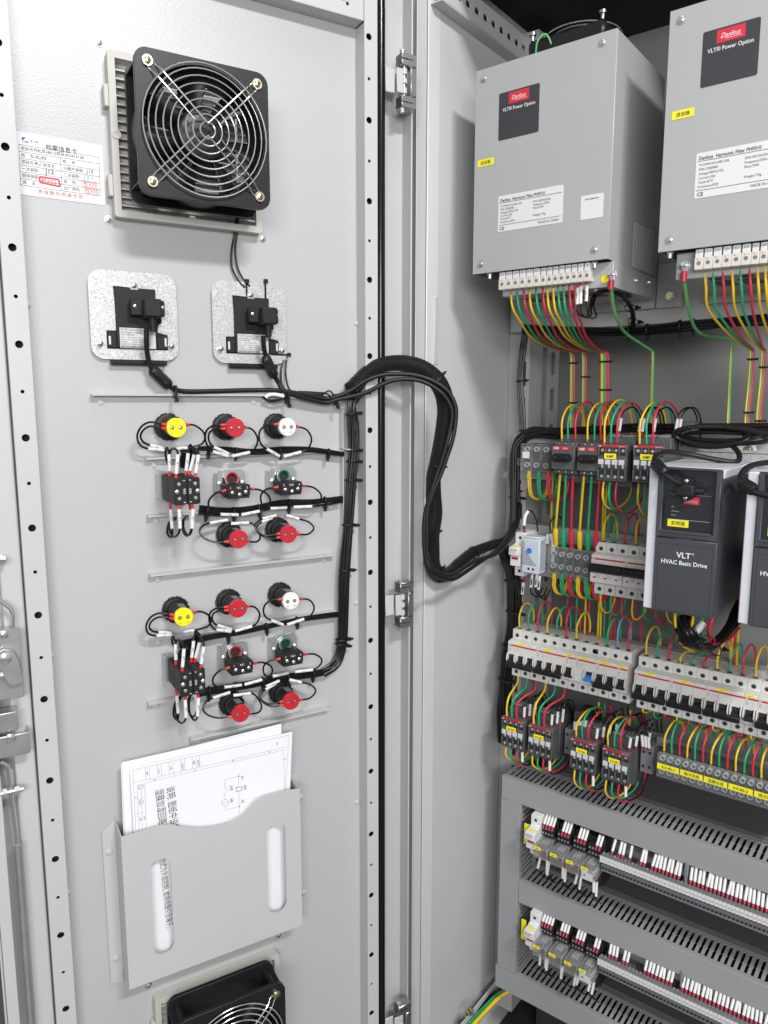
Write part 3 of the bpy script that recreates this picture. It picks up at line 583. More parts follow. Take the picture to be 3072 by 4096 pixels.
def ferrite(P, label, F, r=0.0072, L_=0.025, n0=(0, -1, 0), grp=None):
    a, b = Vector(P[0]), Vector(P[1]); d = (b-a).normalized(); L_ = (b-a).length; m_ = (a+b)/2
    t = Thing('ferrite_clamp', label, 'ferrite clamp', F, m_, grp)
    t.part('core_case', MB().stack(-d*(L_/2), d, [(0, r*0.62), (L_*0.10, r*0.95), (L_*0.2, r), (L_*0.8, r), (L_*0.9, r*0.95), (L_, r*0.62)], 8), 'black_plastic', 0.0008)
    nn = Vector(n0); nn = (nn-d*nn.dot(d)).normalized(); s_ = d.cross(nn)
    for k in (-0.22, 0.22): t.part('latch', MB().obox(d*(L_*k)+nn*(r*0.98)+s_*(r*0.2), (L_*0.09, r*0.30, r*0.14), (d, s_, nn)), 'black_plastic', 0.0004)
    return t
# keypad cables running to the flexible hose
ce = pts('c11', [(0, 437, 0.936), (90, 425, 0.93), (200, 385, 0.925), (330, 300, 0.912)], 0, 0)
c1p = pts('c8', [(487, 500, 0.9265), (485, 600, 0.93), (495, 720, 0.936), (535, 830, 0.940), (610, 900, 0.940), (680, 970, 0.940), (780, 998, 0.942), (1000, 998, 0.943), (1300, 990, 0.943), (1560, 995, 0.940), (1650, 1020, 0.938)], 0, 0)
c2p = pts('c8', [(1408, 560, 0.9265), (1412, 640, 0.93), (1430, 720, 0.936), (1480, 840, 0.938), (1530, 930, 0.940), (1600, 1010, 0.937), (1650, 1045, 0.937)], 0, 0)
TP = lambda L_: [free('c11', x, y, t) for x, y, t in L_]
pd = dor('c11', 90, 425, 0.932); tD = (d2w(pd)-ZO).dot(fw); pe = cab('c11', 1560, 1450, 1.12); tE = (pe-ZO).dot(fw); pm = sid('c11', 900, 1800, WALLX+0.03); tM = (pm-ZO).dot(fw)
def hose_t(k): return tD+(tM-0.02-tD)*k
def hpath(L_, t0, t1): n = len(L_)-1; return [w2d(free('c11', x, y, t0+(t1-t0)*i/n)) for i, (x, y) in enumerate(L_)]
off = w2d(Vector((0, 0, 0)))
ca = [(-20, 440), (90, 428), (200, 385), (330, 300), (460, 252), (600, 240), (750, 250), (900, 300), (1020, 385), (1080, 500), (1085, 620), (1060, 780), (1015, 920), (970, 1050), (900, 1220), (850, 1380), (845, 1560), (845, 1700), (880, 1830), (960, 1900), (1060, 1905), (1150, 1850), (1250, 1790), (1400, 1740), (1480, 1680), (1540, 1580), (1570, 1450), (1575, 1200), (1580, 1000), (1590, 850), (1640, 780)]
cb = [(-20, 475), (90, 455), (230, 425), (360, 385), (500, 315), (620, 285), (760, 290), (880, 335), (990, 420), (1050, 530), (1050, 640), (1015, 800), (980, 930), (935, 1060), (880, 1230), (830, 1400), (820, 1600), (835, 1760), (890, 1880), (980, 1935), (1070, 1940), (1170, 1880), (1300, 1790), (1440, 1690), (1520, 1580), (1555, 1450), (1560, 1200), (1562, 1000), (1575, 830), (1650, 745)]
def tprof(i, n):
    u = i/(n-1); return tD+(tM-0.045-tD)*min(1, u/0.62) if u < 0.62 else (tM-0.045)+(tE-tM+0.045)*((u-0.62)/0.25 if u < 0.87 else 1)
TH = max(0, 1)
def cable_thing(head, mid, label, r, name='signal_cable'):
    n = len(mid); P = list(head)+[w2d(free('c11', x, y, tprof(i, n))) for i, (x, y) in enumerate(mid)]
    return solo(name, MB().tube(P, r, 12, 6), 'cable_black', label, 'cable', 'D', P[0], 'grey black keypad cables')
cable_thing(c1p[:-1], ca, 'thick black cable from the left keypad plug, outer one along the loop', 0.0031)
cable_thing(c2p[:-1], cb, 'thick black cable from the right keypad plug, inner one along the loop', 0.0031)
ferrite((c1p[3]+(c1p[4]-c1p[3])*(-0.2), c1p[5]+(c1p[5]-c1p[4])*(-0.1)), 'black ferrite clamp on the cable below the left keypad', 'D')
ferrite((dor('c8', 1418, 715, 0.936), dor('c8', 1500, 890, 0.937)), 'black ferrite clamp on the cable below the right keypad', 'D')
# braided sleeve
sl = [(165, 345), (250, 330), (330, 250), (430, 180), (560, 150), (700, 160), (820, 205), (920, 290), (980, 400), (1000, 540), (980, 700), (950, 860), (920, 1000), (900, 1100), (900, 1250), (905, 1400), (880, 1560), (880, 1700), (890, 1820), (940, 1910), (1040, 1890), (1130, 1800), (1230, 1720), (1380, 1660), (1500, 1620), (1560, 1500), (1590, 1300)]
def slr(u): return (0.0035+0.0082*min(1, u/0.03)-0.0012*sin(u*17)) if u < 0.8 else max(0.0065, 0.0098-0.02*(u-0.8))
n = len(sl); P = [w2d(free('c11', x, y, tprof(i, n)+0.012)) for i, (x, y) in enumerate(sl)]
sleeve = solo('braided_sleeve', MB().tube(P, slr, 20, 8, uv=True), 'braid', 'thick black braided sleeve looping from the door edge over to the cabinet wall', 'hose', 'D', P[0])
def tie(F, p, d, r, label=None, parent=None, origin=None, tail=(1, 0, 0), name='cable_tie', rz=1.0):
    p = Vector(p); d = Vector(d).normalized(); mb = MB(); a = d.orthogonal().normalized(); b = d.cross(a)
    mb.stack(p-d*0.0014, d, [(0, r), (0.0028, r)], 14, False, False).stack(p-d*0.0014, d, [(0, r), (0, r+0.0007), (0.0028, r+0.0007), (0.0028, r)], 14, False, False)
    tl = Vector(tail); tl = (tl-d*tl.dot(d)).normalized(); s_ = d.cross(tl); mb.obox(p+tl*(r+0.0022), (0.0026, 0.0022, 0.0022), (tl, s_, d)); mb.obox(p+tl*(r+0.0062)+s_*0.0006, (0.0022, 0.0006, 0.0012), (tl, s_, d))
    mb.sh(-Vector(origin)); o = mesh(name, mb, 'black_plastic'); o.parent = parent; return o
def dirat(P, i): return (P[min(i+1, len(P)-1)]-P[max(i-1, 0)])
for i, rad, tl in ((7, 0.0118, (1, 0, 1)), (12, 0.0105, (1, 0, 0)), (16, 0.0108, (1, 0, 0.3)), (19, 0.0112, (1, 0, 1)), (22, 0.0108, (1, 0, -1))): tie('D', P[i]+Vector((0, -0.002, 0)), dirat(P, i), rad, None, sleeve, P[0], tl)
# ================================================================== indicator lamps
def lamp(col, adj):
    t = Thing('indicator_lamp', '', 'indicator lamp', 'D', (0, 0, 0)); d = (0, -1, 0)
    t.part('lock_nut', MB().stack((0, 0, 0), d, [(0, 0.0165), (0.0035, 0.0165), (0.0042, 0.0158), (0.0075, 0.0158), (0.008, 0.0145)], 24), 'black_plastic', 0.0003)
    g = MB()
    for k in range(10): a = 2*pi*k/10; g.obox((0.0162*cos(a), -0.004, 0.0162*sin(a)), (0.0009, 0.0036, 0.0032), (Vector((cos(a), 0, sin(a))), Vector((0, 1, 0)), Vector((-sin(a), 0, cos(a)))))
    t.part('grip_ribs', g, 'black_plastic')
    t.part('barrel', MB().stack((0, 0, 0), d, [(0.007, 0.0118), (0.015, 0.0118), (0.0155, 0.0108), (0.037, 0.0108), (0.0375, 0.0112), (0.0395, 0.0112)], 24), 'black_matt')
    c = t.part('cap', MB().stack((0, 0, 0), d, [(0.0396, 0.0118), (0.0445, 0.0118), (0.0452, 0.0112)], 32), col)
    for x in (-0.0053, 0.0047):
        t.part('screw_well', MB().stack((x, -0.0453, 0.0002), d, [(0, 0.0024), (0.0001, 0.0024)], 14), 'ink', parent=c)
        t.part('screw', MB().stack((x, -0.0453, 0.0001), d, [(0.0001, 0.0017), (0.0005, 0.0016), (0.0007, 0.0008)], 10), 'steel', parent=c)
    tx = MB().text('X1', 0.0034, (-0.0072, -0.0454, -0.0078)).text('X2', 0.0034, (0.0022, -0.0454, -0.0078)); t.part('lettering', tx, 'ink_grey' if col != 'cap_red' else 'logo_red', parent=c, rc=False)
    t.part('data_print', MB().box(-0.002, 0.006, -0.034, -0.018, 0.01075, 0.01095), 'ink_grey'); return t
CAPD = 0.9105
LP = [('z3', 763, 768, 'cap_yellow'), ('z3', 1018, 768, 'cap_red'), ('z3', 1243, 765, 'cap_white'), ('z5', 1033, 170, 'cap_red'), ('z5', 1248, 148, 'cap_red'), ('z5', 795, 507, 'cap_yellow'), ('z5', 1030, 470, 'cap_red'), ('z5', 1258, 437, 'cap_white'), ('z5', 1042, 924, 'cap_red'), ('z5', 1260, 871, 'cap_red')]
LL = ['yellow-capped indicator lamp in the top row, left of the red one', 'red-capped indicator lamp in the top row, between yellow and white', 'white-capped indicator lamp at the right of the top row', 'red-capped indicator lamp under the upper NC contact block', 'red-capped indicator lamp under the upper NO push button',
      'yellow-capped indicator lamp of the lower group', 'red-capped indicator lamp of the lower group, between yellow and white', 'white-capped indicator lamp of the lower group', 'red-capped indicator lamp under the lower NC contact block', 'red-capped indicator lamp under the lower NO push button']
proto = {}; LPOS = []
for (c, x, y, col), lb in zip(LP, LL):
    p = dor(c, x, y, CAPD-0.0005); LPOS.append(p); base = (p.x, DS-0.0003, p.z)
    if col not in proto: t = lamp(col, 0); proto[col] = t; place(t.o, 'D', base); t.o['label'] = lb; t.o['group'] = 'indicator lamps on the door'
    else: dup(proto[col], 'D', base, lb, 'indicator lamps on the door')
# ================================================================== push buttons with one contact block
def button(col, txt, label):
    t = Thing('push_button', label, 'push button', 'D', (0, 0, 0), 'push buttons on the door'); d = (0, -1, 0)
    mb = MB().sheet([(-0.0185, -0.016), (-0.0145, -0.020), (0.0145, -0.020), (0.0185, -0.016), (0.0185, 0.006), (0.015, 0.0105), (-0.0145, 0.0105), (-0.0185, 0.006)], [circ(0, 0, 0.0105, 24)], -0.018, -0.0145)
    t.part('flange_plate', mb, 'galv', 0.0005)
    mb = MB()
    for x0, x1 in ((-0.0185, -0.0150), (0.0150, 0.0185)): mb.box(x0, x1, -0.0142, 0.0, -0.017, 0.006)
    for x in (-0.0155, 0.0155): t.part('clamp_screw', MB().stack((x, -0.018, -0.006), d, [(0, 0.003), (0.002, 0.0028), (0.0028, 0.0014)], 12), 'steel')
    t.part('flange_side', mb, 'galv', 0.0005)
    t.part('collar', MB().stack((0, 0, 0), d, [(0.001, 0.0098), (0.022, 0.0098), (0.022, 0.0083), (0.008, 0.0080)], 28, False, False), 'steel')
    t.part('plunger', MB().stack((0, 0, 0), d, [(0.0045, 0.0079), (0.0215, 0.0079), (0.0215, 0.0066), (0.006, 0.0064), (0.006, 0.0005)], 28, True, True), col)
    b = t.part('contact_block', MB().box(-0.0150, 0.0150, -0.0475, -0.020, -0.0195, -0.0060).prism([(-0.0199, -0.0055), (-0.0199, -0.0195), (-0.018, -0.0195), (-0.018, 0.002)], -0.012, 0.012).box(-0.0142, 0.0142, -0.0470, -0.024, -0.0230, -0.0196), 'black_matt', 0.0006)
    f = -0.0477
    t.part('lettering', MB().text(txt[0], 0.0040, (-0.0118, f, -0.0108)).text(txt[1], 0.0040, (0, f, -0.0108), 'c').text(txt[2], 0.0040, (0.0118, f, -0.0108), 'r'), 'ink_white', parent=b, rc=False)
    for x, z in ((-0.0085, -0.0152), (0.0092, -0.0152), (0.001, -0.0182)): t.part('terminal_screw', MB().stack((x, -0.0475, z), d, [(0, 0.0024), (0.0004, 0.0023), (0.0012, 0.0012)], 12), 'steel', parent=b)
    return t
b1 = button('cap_red', ('1', 'NC', '2'), ''); b2 = button('cap_green', ('3', 'NO', '4'), '')
PB = []
for k, (bx, cxy, lb) in enumerate(((b1, ('c4', 823, 655), 'zinc push button with a red plunger and NC block, upper group'), (b2, ('c4', 1203, 632), 'zinc push button with a green plunger and NO block, upper group'), (b1, ('c14', 790, 213), 'zinc push button with a red plunger and NC block, lower group'), (b2, ('c14', 1183, 145), 'zinc push button with a green plunger and NO block, lower group'))):
    p = dor(*cxy, 0.9065); base = (p.x, DS-0.0003, p.z+0.0132); PB.append(base)
    if k < 2: place(bx.o, 'D', base); bx.o['label'] = lb
    else: dup(bx, 'D', base, lb, 'push buttons on the door')
# ================================================================== selector switches
def selector(label):
    t = Thing('selector_switch', label, 'selector switch', 'D', (0, 0, 0), 'selector switches on the door')
    t.part('flange_plate', MB().sheet(rr(-0.018, 0.018, -0.018, 0.018, 0.004, 3), [circ(0, 0, 0.011, 20)], -0.018, -0.0145).box(-0.018, -0.0165, -0.0142, 0, -0.015, 0.015).box(0.0165, 0.018, -0.0142, 0, -0.015, 0.015), 'galv', 0.0004)
    t.part('collar', MB().cyl((0, 0, 0), (0, -0.02, 0), 0.0105, 24), 'steel')
    for j, (y0, y1) in enumerate(((-0.0495, -0.0205), (-0.0815, -0.0500))):
        for i in (-1, 1):
            b = t.part('contact_block', MB().box(*( (-0.0151, -0.0003) if i < 0 else (0.0003, 0.0151)), y0, y1, -0.0155, 0.0155).box(*((-0.0140, -0.0020) if i < 0 else (0.0020, 0.0140)), y0+0.003, y1-0.003, -0.0163, 0.0163), 'black_matt', 0.0006)
            if j: 
                for z in (0.0085, -0.0085): t.part('terminal_screw', MB().stack((i*0.0096, -0.0815, z), (0, -1, 0), [(0, 0.0026), (0.0004, 0.0025), (0.0014, 0.0013)], 12), 'steel', parent=b)
                t.part('fixing_screw', MB().stack((i*0.0122, -0.0815, 0), (0, -1, 0), [(0, 0.0027), (0.0006, 0.0026), (0.0016, 0.0012)], 12), 'steel', parent=b)
                X = (0, 0, -1) if i < 0 else (0, 0, 1); Z = (1, 0, 0) if i < 0 else (-1, 0, 0); f = -0.0817; x = -0.0048 if i < 0 else 0.0048
                t.part('lettering', MB().text('3', 0.0038, (x, f, 0.0138 if i < 0 else -0.0138), 'l', X, Z).text('NO', 0.0042, (x, f, 0), 'c', X, Z).text('4', 0.0038, (x, f, -0.0138 if i < 0 else 0.0138), 'r', X, Z), 'ink_white', parent=b, rc=False)
    return t
SEL = []
for k, (c, x, y, lb) in enumerate((('c4', 450, 658, 'stacked black selector switch block between the upper white-sleeved wires'), ('c14', 410, 330, 'stacked black selector switch block between the lower white-sleeved wires'))):
    p = dor(c, x, y, 0.8735); base = (p.x, DS-0.0003, p.z); SEL.append(base)
    if k == 0: s1 = selector(lb); place(s1.o, 'D', base)
    else: dup(s1, 'D', base, lb, 'selector switches on the door')
# ================================================================== the wires of the door
WN = {}
def dwire(c, L_, label, d0, d1, shift=(0, 0, 0), fer=True, mark=None, txt='', r=0.00125, grp='black control wires on the door', fl=0.006):
    P = [p+Vector(shift) for p in pts(c, L_, d0, d1)]; o0 = P[0]
    o = solo('control_wire', MB().tube(P, r, 8, 5), 'wire_black', label, 'wire', 'D', o0, grp)
    if fer:
        d = (P[1]-P[0]).normalized(); a = P[0]-d*0.0015
        sub(o, o0, 'ferrule', MB().stack(a, d, [(0, 0.0019), (fl*0.5, 0.0021), (fl*0.55, 0.0017), (fl, 0.0017)], 12), 'red_ferrule')
    if mark:
        a, b = P[mark[0]], P[mark[1]]
        mk = sub(o, o0, 'marker_sleeve', MB().tube([a, (a+b)/2+Vector((0, -0.0004, 0)), b], 0.00215, 12, 4), 'white_tube')
        if txt:
            d = (b-a).normalized()
            if d.x < -0.05 or (abs(d.x) < 0.3 and d.z < 0 and False): d = -d
            if abs(d.x) < 0.3: d = Vector((0, 0, 1)) if d.z > 0 else Vector((0, 0, 1))
            up_ = Vector((-d.z, 0, d.x)); tx = MB().text(txt, 0.0026, (a+b)/2+Vector((0, -0.0026, 0))-up_*0.0009, 'c', d, up_, bold=True); sub(o, o0, 'lettering', tx, 'ink', rc=False)
    return o
DW = [  # points, marker indices, text, phrase
 ([(292,178),(255,170),(180,160),(120,190),(88,255),(105,320),(165,352),(280,362)], (6,7), '1-N', 'outer left wire of the {} yellow lamp'),
 ([(292,208),(262,200),(180,190),(130,220),(112,265),(135,305),(180,325),(275,347)], (6,7), '1-N', 'inner left wire of the {} yellow lamp'),
 ([(440,178),(500,182),(560,225),(577,275),(555,315),(510,332),(450,345),(370,350)], (6,7), '1-23', 'right-hand wire of the {} yellow lamp'),
 ([(716,180),(640,185),(592,215),(578,270),(595,330),(632,372),(740,405)], (5,6), '1-N', 'outer left wire of the {} central red lamp'),
 ([(718,207),(655,208),(610,235),(605,290),(640,338),(745,388)], (4,5), '1-N', 'inner left wire of the {} central red lamp'),
 ([(858,193),(920,215),(957,280),(940,345),(900,378),(775,405)], (4,5), '1-21', 'right-hand wire of the {} central red lamp'),
 ([(1100,175),(1030,178),(978,215),(967,270),(985,322),(1022,353),(1112,405)], (5,6), '1-N', 'left-hand wire of the {} white lamp'),
 ([(1238,190),(1310,215),(1345,280),(1325,342),(1270,375),(1145,408)], (4,5), '1-01', 'right-hand wire of the {} white lamp'),
 ([(725,652),(660,670),(608,720),(605,775),(640,815),(688,825),(815,828)], (5,6), '1-04', 'left-hand wire of the {} NC contact block'),
 ([(910,642),(975,650),(1035,690),(1047,740),(1020,783),(970,802),(840,828)], (5,6), '1-07', 'right-hand wire of the {} NC contact block'),
 ([(1100,629),(1030,640),(983,680),(983,740),(1008,772),(1048,783),(1165,775)], (5,6), '1-11', 'left-hand wire of the {} NO contact block'),
 ([(1283,618),(1360,632),(1412,680),(1405,730),(1348,768),(1215,773)], (4,5), '1-13', 'right-hand wire of the {} NO contact block'),
 ([(742,1022),(650,1025),(570,995),(538,950),(558,910),(610,888),(738,865)], (5,6), '1-101', 'left-hand wire of the {} lamp under the NC block'),
 ([(877,1020),(950,1022),(975,985),(945,920),(893,885),(765,892)], (4,5), '1-A2', 'right-hand wire of the {} lamp under the NC block'),
 ([(1118,963),(1020,978),(958,945),(940,900),(990,858),(1088,832)], (4,5), '1-N', 'upper left wire of the {} lamp under the NO block'),
 ([(1118,990),(1040,1000),(975,970),(948,925),(985,880),(1060,850)], (4,5), '', 'lower left wire of the {} lamp under the NO block'),
 ([(1243,970),(1320,968),(1362,925),(1325,880),(1255,858),(1165,832)], (4,5), '1-25', 'right-hand wire of the {} lamp under the NO block')]
for P, mk, tx_, ph in DW: dwire('c4', P, 'black '+ph.format('upper'), 0.9135, 0.936, (0, 0, 0), True, mk, tx_)
def offs(i, j): return Vector(LPOS[j])-Vector(LPOS[i])
o1 = [LPOS[5]-LPOS[0], LPOS[6]-LPOS[1], LPOS[7]-LPOS[2], Vector(PB[2])-Vector(PB[0]), Vector(PB[3])-Vector(PB[1]), LPOS[8]-LPOS[3], LPOS[9]-LPOS[4]]
idx = [0, 0, 0, 1, 1, 1, 2, 2, 3, 3, 4, 4, 5, 5, 6, 6, 6]
for (P, mk, tx_, ph), i in zip(DW, idx): dwire('c4', P, 'black '+ph.format('lower'), 0.9135, 0.936, o1[i], True, mk, tx_.replace('1-', '2-', 1) if tx_ else '')
SW = [([(322,552),(322,512),(318,392),(303,345),(292,365),(296,420),(310,460)], '-03', 0.905, 'top, first from the left'), ([(368,572),(370,530),(381,392),(360,352),(330,362),(322,420),(330,470)], '-38', 0.878, 'top, second from the left'),
 ([(437,546),(440,510),(455,385),(468,325),(482,345),(480,420),(450,480)], '-02', 0.905, 'top, third from the left'), ([(465,546),(470,510),(499,395),(500,350),(480,345),(465,420),(455,480)], '', 0.90, 'top, fourth from the left'),
 ([(503,568),(511,525),(530,395),(515,352),(500,360),(490,420),(480,470)], '-DI2', 0.878, 'top, rightmost'),
 ([(325,738),(329,788),(340,925),(335,990),(305,960),(318,885),(360,850)], '-05', 0.905, 'bottom, leftmost'), ([(391,755),(390,788),(397,925),(365,985),(328,965),(325,900),(370,850)], '-40', 0.878, 'bottom, second from the left'),
 ([(468,745),(470,790),(478,925),(450,980),(418,945),(415,880),(440,840)], '', 0.905, 'bottom, third from the left'), ([(483,745),(490,785),(484,925),(460,975),(425,935),(425,860),(450,835)], '-24V', 0.878, 'bottom, rightmost')]
for g in (0, 1):
    for P, tx_, D0, ph in SW:
        n = len(P); PP = [(x, y, D0+(0.94-D0)*max(0, (i-2)/(n-3))**1.2) for i, (x, y) in enumerate(P)]
        dwire('c4', PP, 'black wire with white sleeve at the %s selector block, %s' % (('upper', 'lower')[g], ph), 0, 0, (Vector(SEL[1])-Vector(SEL[0]))*g, True, (1, 2), ('12'[g]+tx_) if tx_ else '', r=0.00135, fl=0.009)
# ================================================================== cable bundles on the door
def bundle(P, n, r, label, spread, F='D', ties=(), tail=(1, 0, 0), grp='black wire bundles', matn='wire_black', name='wire_bundle', seed=1, tr=None, ratio=0.55):
    rnd = random.Random(seed); o0 = P[0]; mb = MB(); slots = []
    side = [dirat(P, i).normalized().cross(Vector((0, 1, 0))) for i in range(len(P))]
    for k in range(n):
        u = (k+0.5)/n*2-1; dpt = -(1-u*u)*spread*ratio*0.6
        slots.append((u*spread, dpt+rnd.uniform(-1, 1)*r*0.5))
    for k, (a, b) in enumerate(slots):
        w_ = [rnd.uniform(-1, 1)*r*0.9 for _ in P]
        mb.tube([p+side[i]*(a+w_[i])+Vector((0, b, 0)) for i, p in enumerate(P)], r, 7, 5)
    mb.tube([p+Vector((0, spread*0.1, 0)) for p in P], spread*0.5, 7, 4)
    o = solo(name, mb, matn, label, 'wire bundle', F, o0, grp, rc=False)
    for i in ties:
        a = int(i); fr = i-a; p = P[a].lerp(P[min(a+1, len(P)-1)], fr); d = P[min(a+1, len(P)-1)]-P[a] if a+1 < len(P) else dirat(P, a)
        q = MB(); dd_ = d.normalized(); s_ = dd_.cross(Vector((0, 1, 0))).normalized(); e = s_.cross(dd_)
        cc = p+e*(0.0)+Vector((0, -spread*0.18, 0)); rx = spread+r*1.3; ry = spread*0.62+r*1.2; N = 20; vs = []; fs = []
        for h_ in (-0.0013, 0.0013):
            for j in range(N): t_ = 2*pi*j/N; vs.append(cc+dd_*h_+s_*(rx*cos(t_))+e*(ry*sin(t_)))
        for j in range(N): fs.append((j, (j+1) % N, (j+1) % N+N, j+N))
        q.add(vs, fs); tl = Vector(tail); tl = (tl-dd_*tl.dot(dd_)).normalized(); q.obox(cc+tl*(rx+0.0016), (0.0022, 0.002, 0.0019), (tl, dd_.cross(tl), dd_)).obox(cc+tl*(rx+0.0055), (0.002, 0.0006, 0.0012), (tl, dd_.cross(tl), dd_))
        q.sh(-Vector(o0)); m_ = mesh('cable_tie', q, 'black_plastic', rc=False); m_.parent = o
        md = m_.modifiers.new('thick', 'SOLIDIFY'); md.thickness = 0.0006; md.offset = 1
    return o
vp = pts('F', [(1462, 1545), (1425, 1572), (1405, 1625), (1410, 1700), (1412, 1800), (1404, 1950), (1392, 2100), (1378, 2300), (1372, 2450), (1366, 2570), (1345, 2650), (1290, 2690)], 0.940, 0.943)
bundle(vp, 8, 0.0018, 'thick vertical black wire bundle running down beside the perforated strip', 0.0078, ties=(2.4, 4.0, 4.3, 4.8, 6.0, 6.9, 8.9, 9.1), seed=3)
hb = [([(790, 1793), (900, 1800), (1010, 1810), (1130, 1800), (1250, 1800), (1375, 1815)], 4, 0.0030, 'top horizontal bundle under the first row of lamps', (0.4, 1.4, 2.9, 4.5)),
      ([(795, 2040), (900, 2050), (1010, 2040), (1130, 2015), (1250, 2010), (1370, 1995)], 6, 0.0046, 'second horizontal bundle under the upper push buttons', (0.3, 1.3, 2.2, 3.2, 4.4)),
      ([(715, 2580), (840, 2545), (960, 2530), (1090, 2500), (1210, 2475), (1365, 2455)], 5, 0.0036, 'third horizontal bundle under the lower row of lamps', (0.5, 1.6, 2.8, 3.8)),
      ([(790, 2770), (900, 2755), (1000, 2735), (1100, 2715), (1200, 2700), (1300, 2683), (1350, 2640)], 7, 0.0048, 'lowest horizontal bundle under the lower push buttons', (0.4, 1.4, 2.5, 3.5, 4.5))]
for i, (P, n, s_, lb, ti) in enumerate(hb): bundle(pts('F', P, 0.941, 0.942), n, 0.0015, lb, s_, ties=ti, tail=(0, 0, -1), seed=10+i)
for i, (P, lb) in enumerate((([(775, 1830), (745, 1800), (740, 1830), (735, 1870)], 'short black wire bunch dropping behind the upper selector block'), ([(720, 2640), (735, 2600), (770, 2590), (790, 2600)], 'short black wire bunch behind the lower selector block'))): bundle(pts('F', P, 0.935, 0.945), 5, 0.0014, lb, 0.006, ties=(1.2,), seed=40+i)
# fan lead
for P, lb in (([(948, 850, .935), (938, 930, .95), (925, 1010, .951), (928, 1070, .951), (955, 1125, .950), (980, 1150, .949)], 'left one of two thin black leads hanging from the upper fan'), ([(955, 850, .935), (948, 930, .95), (940, 1000, .951), (950, 1070, .951), (975, 1120, .950), (1000, 1145, .949)], 'right one of two thin black leads hanging from the upper fan'),
    ([(1132, 1440, .950), (1124, 1490, .95), (1128, 1540, .945), (1150, 1570, .94)], 'left one of two thin black leads below the right keypad'), ([(1145, 1440, .950), (1142, 1490, .95), (1150, 1540, .945), (1165, 1570, .94)], 'right one of two thin black leads below the right keypad')):
    Q = pts('F', P, 0, 0); solo('fan_lead', MB().tube(Q, 0.0013, 8, 6), 'wire_black', lb, 'wire', 'D', Q[0], 'thin fan leads')
for x0, y0, x1, y1, lb in ((987, 1130, 982, 1190, 'black cable tie at the top left of the right keypad plate'), (1062, 1130, 1065, 1195, 'black cable tie at the top right of the right keypad plate')):
    a, b = dor('F', x0, y0, 0.9475), dor('F', x1, y1, 0.9485); solo('cable_tie', MB().box(a.x-0.0012, a.x+0.0012, 0.948, 0.9488, b.z, a.z).box(a.x-0.0025, a.x+0.0025, 0.9445, 0.949, a.z-0.001, a.z+0.004), 'black_plastic', lb, 'cable tie', 'D', a, bev=0.0003)
a, b = dor('F', 1085, 1417, 0.9475), dor('F', 1150, 1420, 0.9475); solo('cable_tie', MB().box(a.x, b.x, 0.948, 0.9488, a.z-0.0011, a.z+0.0011).box(b.x-0.001, b.x+0.004, 0.9445, 0.949, a.z-0.0025, a.z+0.0025), 'black_plastic', 'black cable tie at the lower right corner of the right keypad plate', 'cable tie', 'D', a, bev=0.0003)
for c, x, y, lb in (('c8', 712, 1000, 'black cable tie fixing the left keypad cable to its bracket'), ('c8', 1600, 1050, 'black cable tie joining the two keypad cables'), ('c11', 92, 450, 'black cable tie on the keypad cables left of the braided sleeve')):
    p = dor(c, x, y, 0.938); solo('cable_tie', MB().box(-0.0014, 0.0014, -0.006, 0.008, -0.008, 0.0075).box(-0.002, 0.002, -0.008, -0.003, -0.013, -0.008), 'black_plastic', lb, 'cable tie', 'D', p, bev=0.0004, ab=False)
# wrapped joint and white sleeve on the first bracket
Q = pts('F', [(1050, 1585, .947), (1075, 1602, .944), (1110, 1600, .94), (1150, 1588, .938)], 0, 0); o = solo('sleeved_lead', MB().tube(Q, 0.0018, 8, 6), 'wire_black', 'folded lead with a white sleeve beside the first slotted bracket', 'wire', 'D', Q[0])
Q2 = pts('F', [(1062, 1590, .941), (1075, 1580, .94), (1100, 1578, .94), (1135, 1585, .938)], 0, 0); sub(o, Q[0], 'marker_sleeve', MB().tube(Q2, 0.0026, 10, 6), 'white_tube')
Q = pts('F', [(1195, 1573, .946), (1240, 1575, .944), (1290, 1578, .944)], 0, 0); solo('wrapped_joint', MB().tube(Q, 0.0035, 10, 6), 'black_matt', 'taped black cable joint behind the keypad cables', 'joint', 'D', Q[0])
Q = pts('F', [(1290, 1578, .944), (1315, 1563, .942), (1330, 1575, .94), (1325, 1600, .938), (1315, 1580, .936), (1290, 1570, .938)], 0, 0); solo('looped_wire', MB().tube(Q, 0.0012, 8, 6), 'wire_black', 'small looped black wire ends left of the braided sleeve', 'wire', 'D', Q[0])
# ================================================================== document pocket and papers
PF, PBk = 0.911, 0.952
tl, tr, br_, bl_ = dor('z7', 522, 300, PF), dor('z7', 1297, 85, PF), dor('z7', 1305, 680, PF), dor('z7', 560, 957, PF)
x0, x1, z1, z0 = tl.x, (tr.x+br_.x)/2, tl.z, (br_.z+bl_.z)/2
pk = Thing('document_pocket', 'light grey sheet metal document pocket with two long cut-outs', 'pocket', 'D', (x0, PBk, z0))
top = [(x0, z1), (x0+0.001, z1)]
edge = [dor('z7', x, y, PF) for x, y in ((600, 279), (700, 248), (745, 245), (790, 258), (850, 264), (920, 258), (990, 240), (1050, 205), (1085, 160), (1110, 137), (1150, 122), (1240, 98))]
out = [(x0, z0), (x1, z0), (x1, z1-0.001)]+[(e.x, e.z) for e in edge[::-1]]+[(x0, z1)]
hs = []
for (a, b, c_, d_) in (((648, 440), (738, 430), (700, 390), (705, 805)), ((1152, 290), (1232, 270), (1195, 238), (1198, 625))):
    A_, B_, T_, O_ = [dor('z7', *k, PF) for k in (a, b, c_, d_)]; hs.append(rr(A_.x, B_.x, O_.z, T_.z, (B_.x-A_.x)*0.49, 8))
pk.part('front', MB().sheet(out, hs, PF, PF+0.0015), 'frame_coat', ab=True)
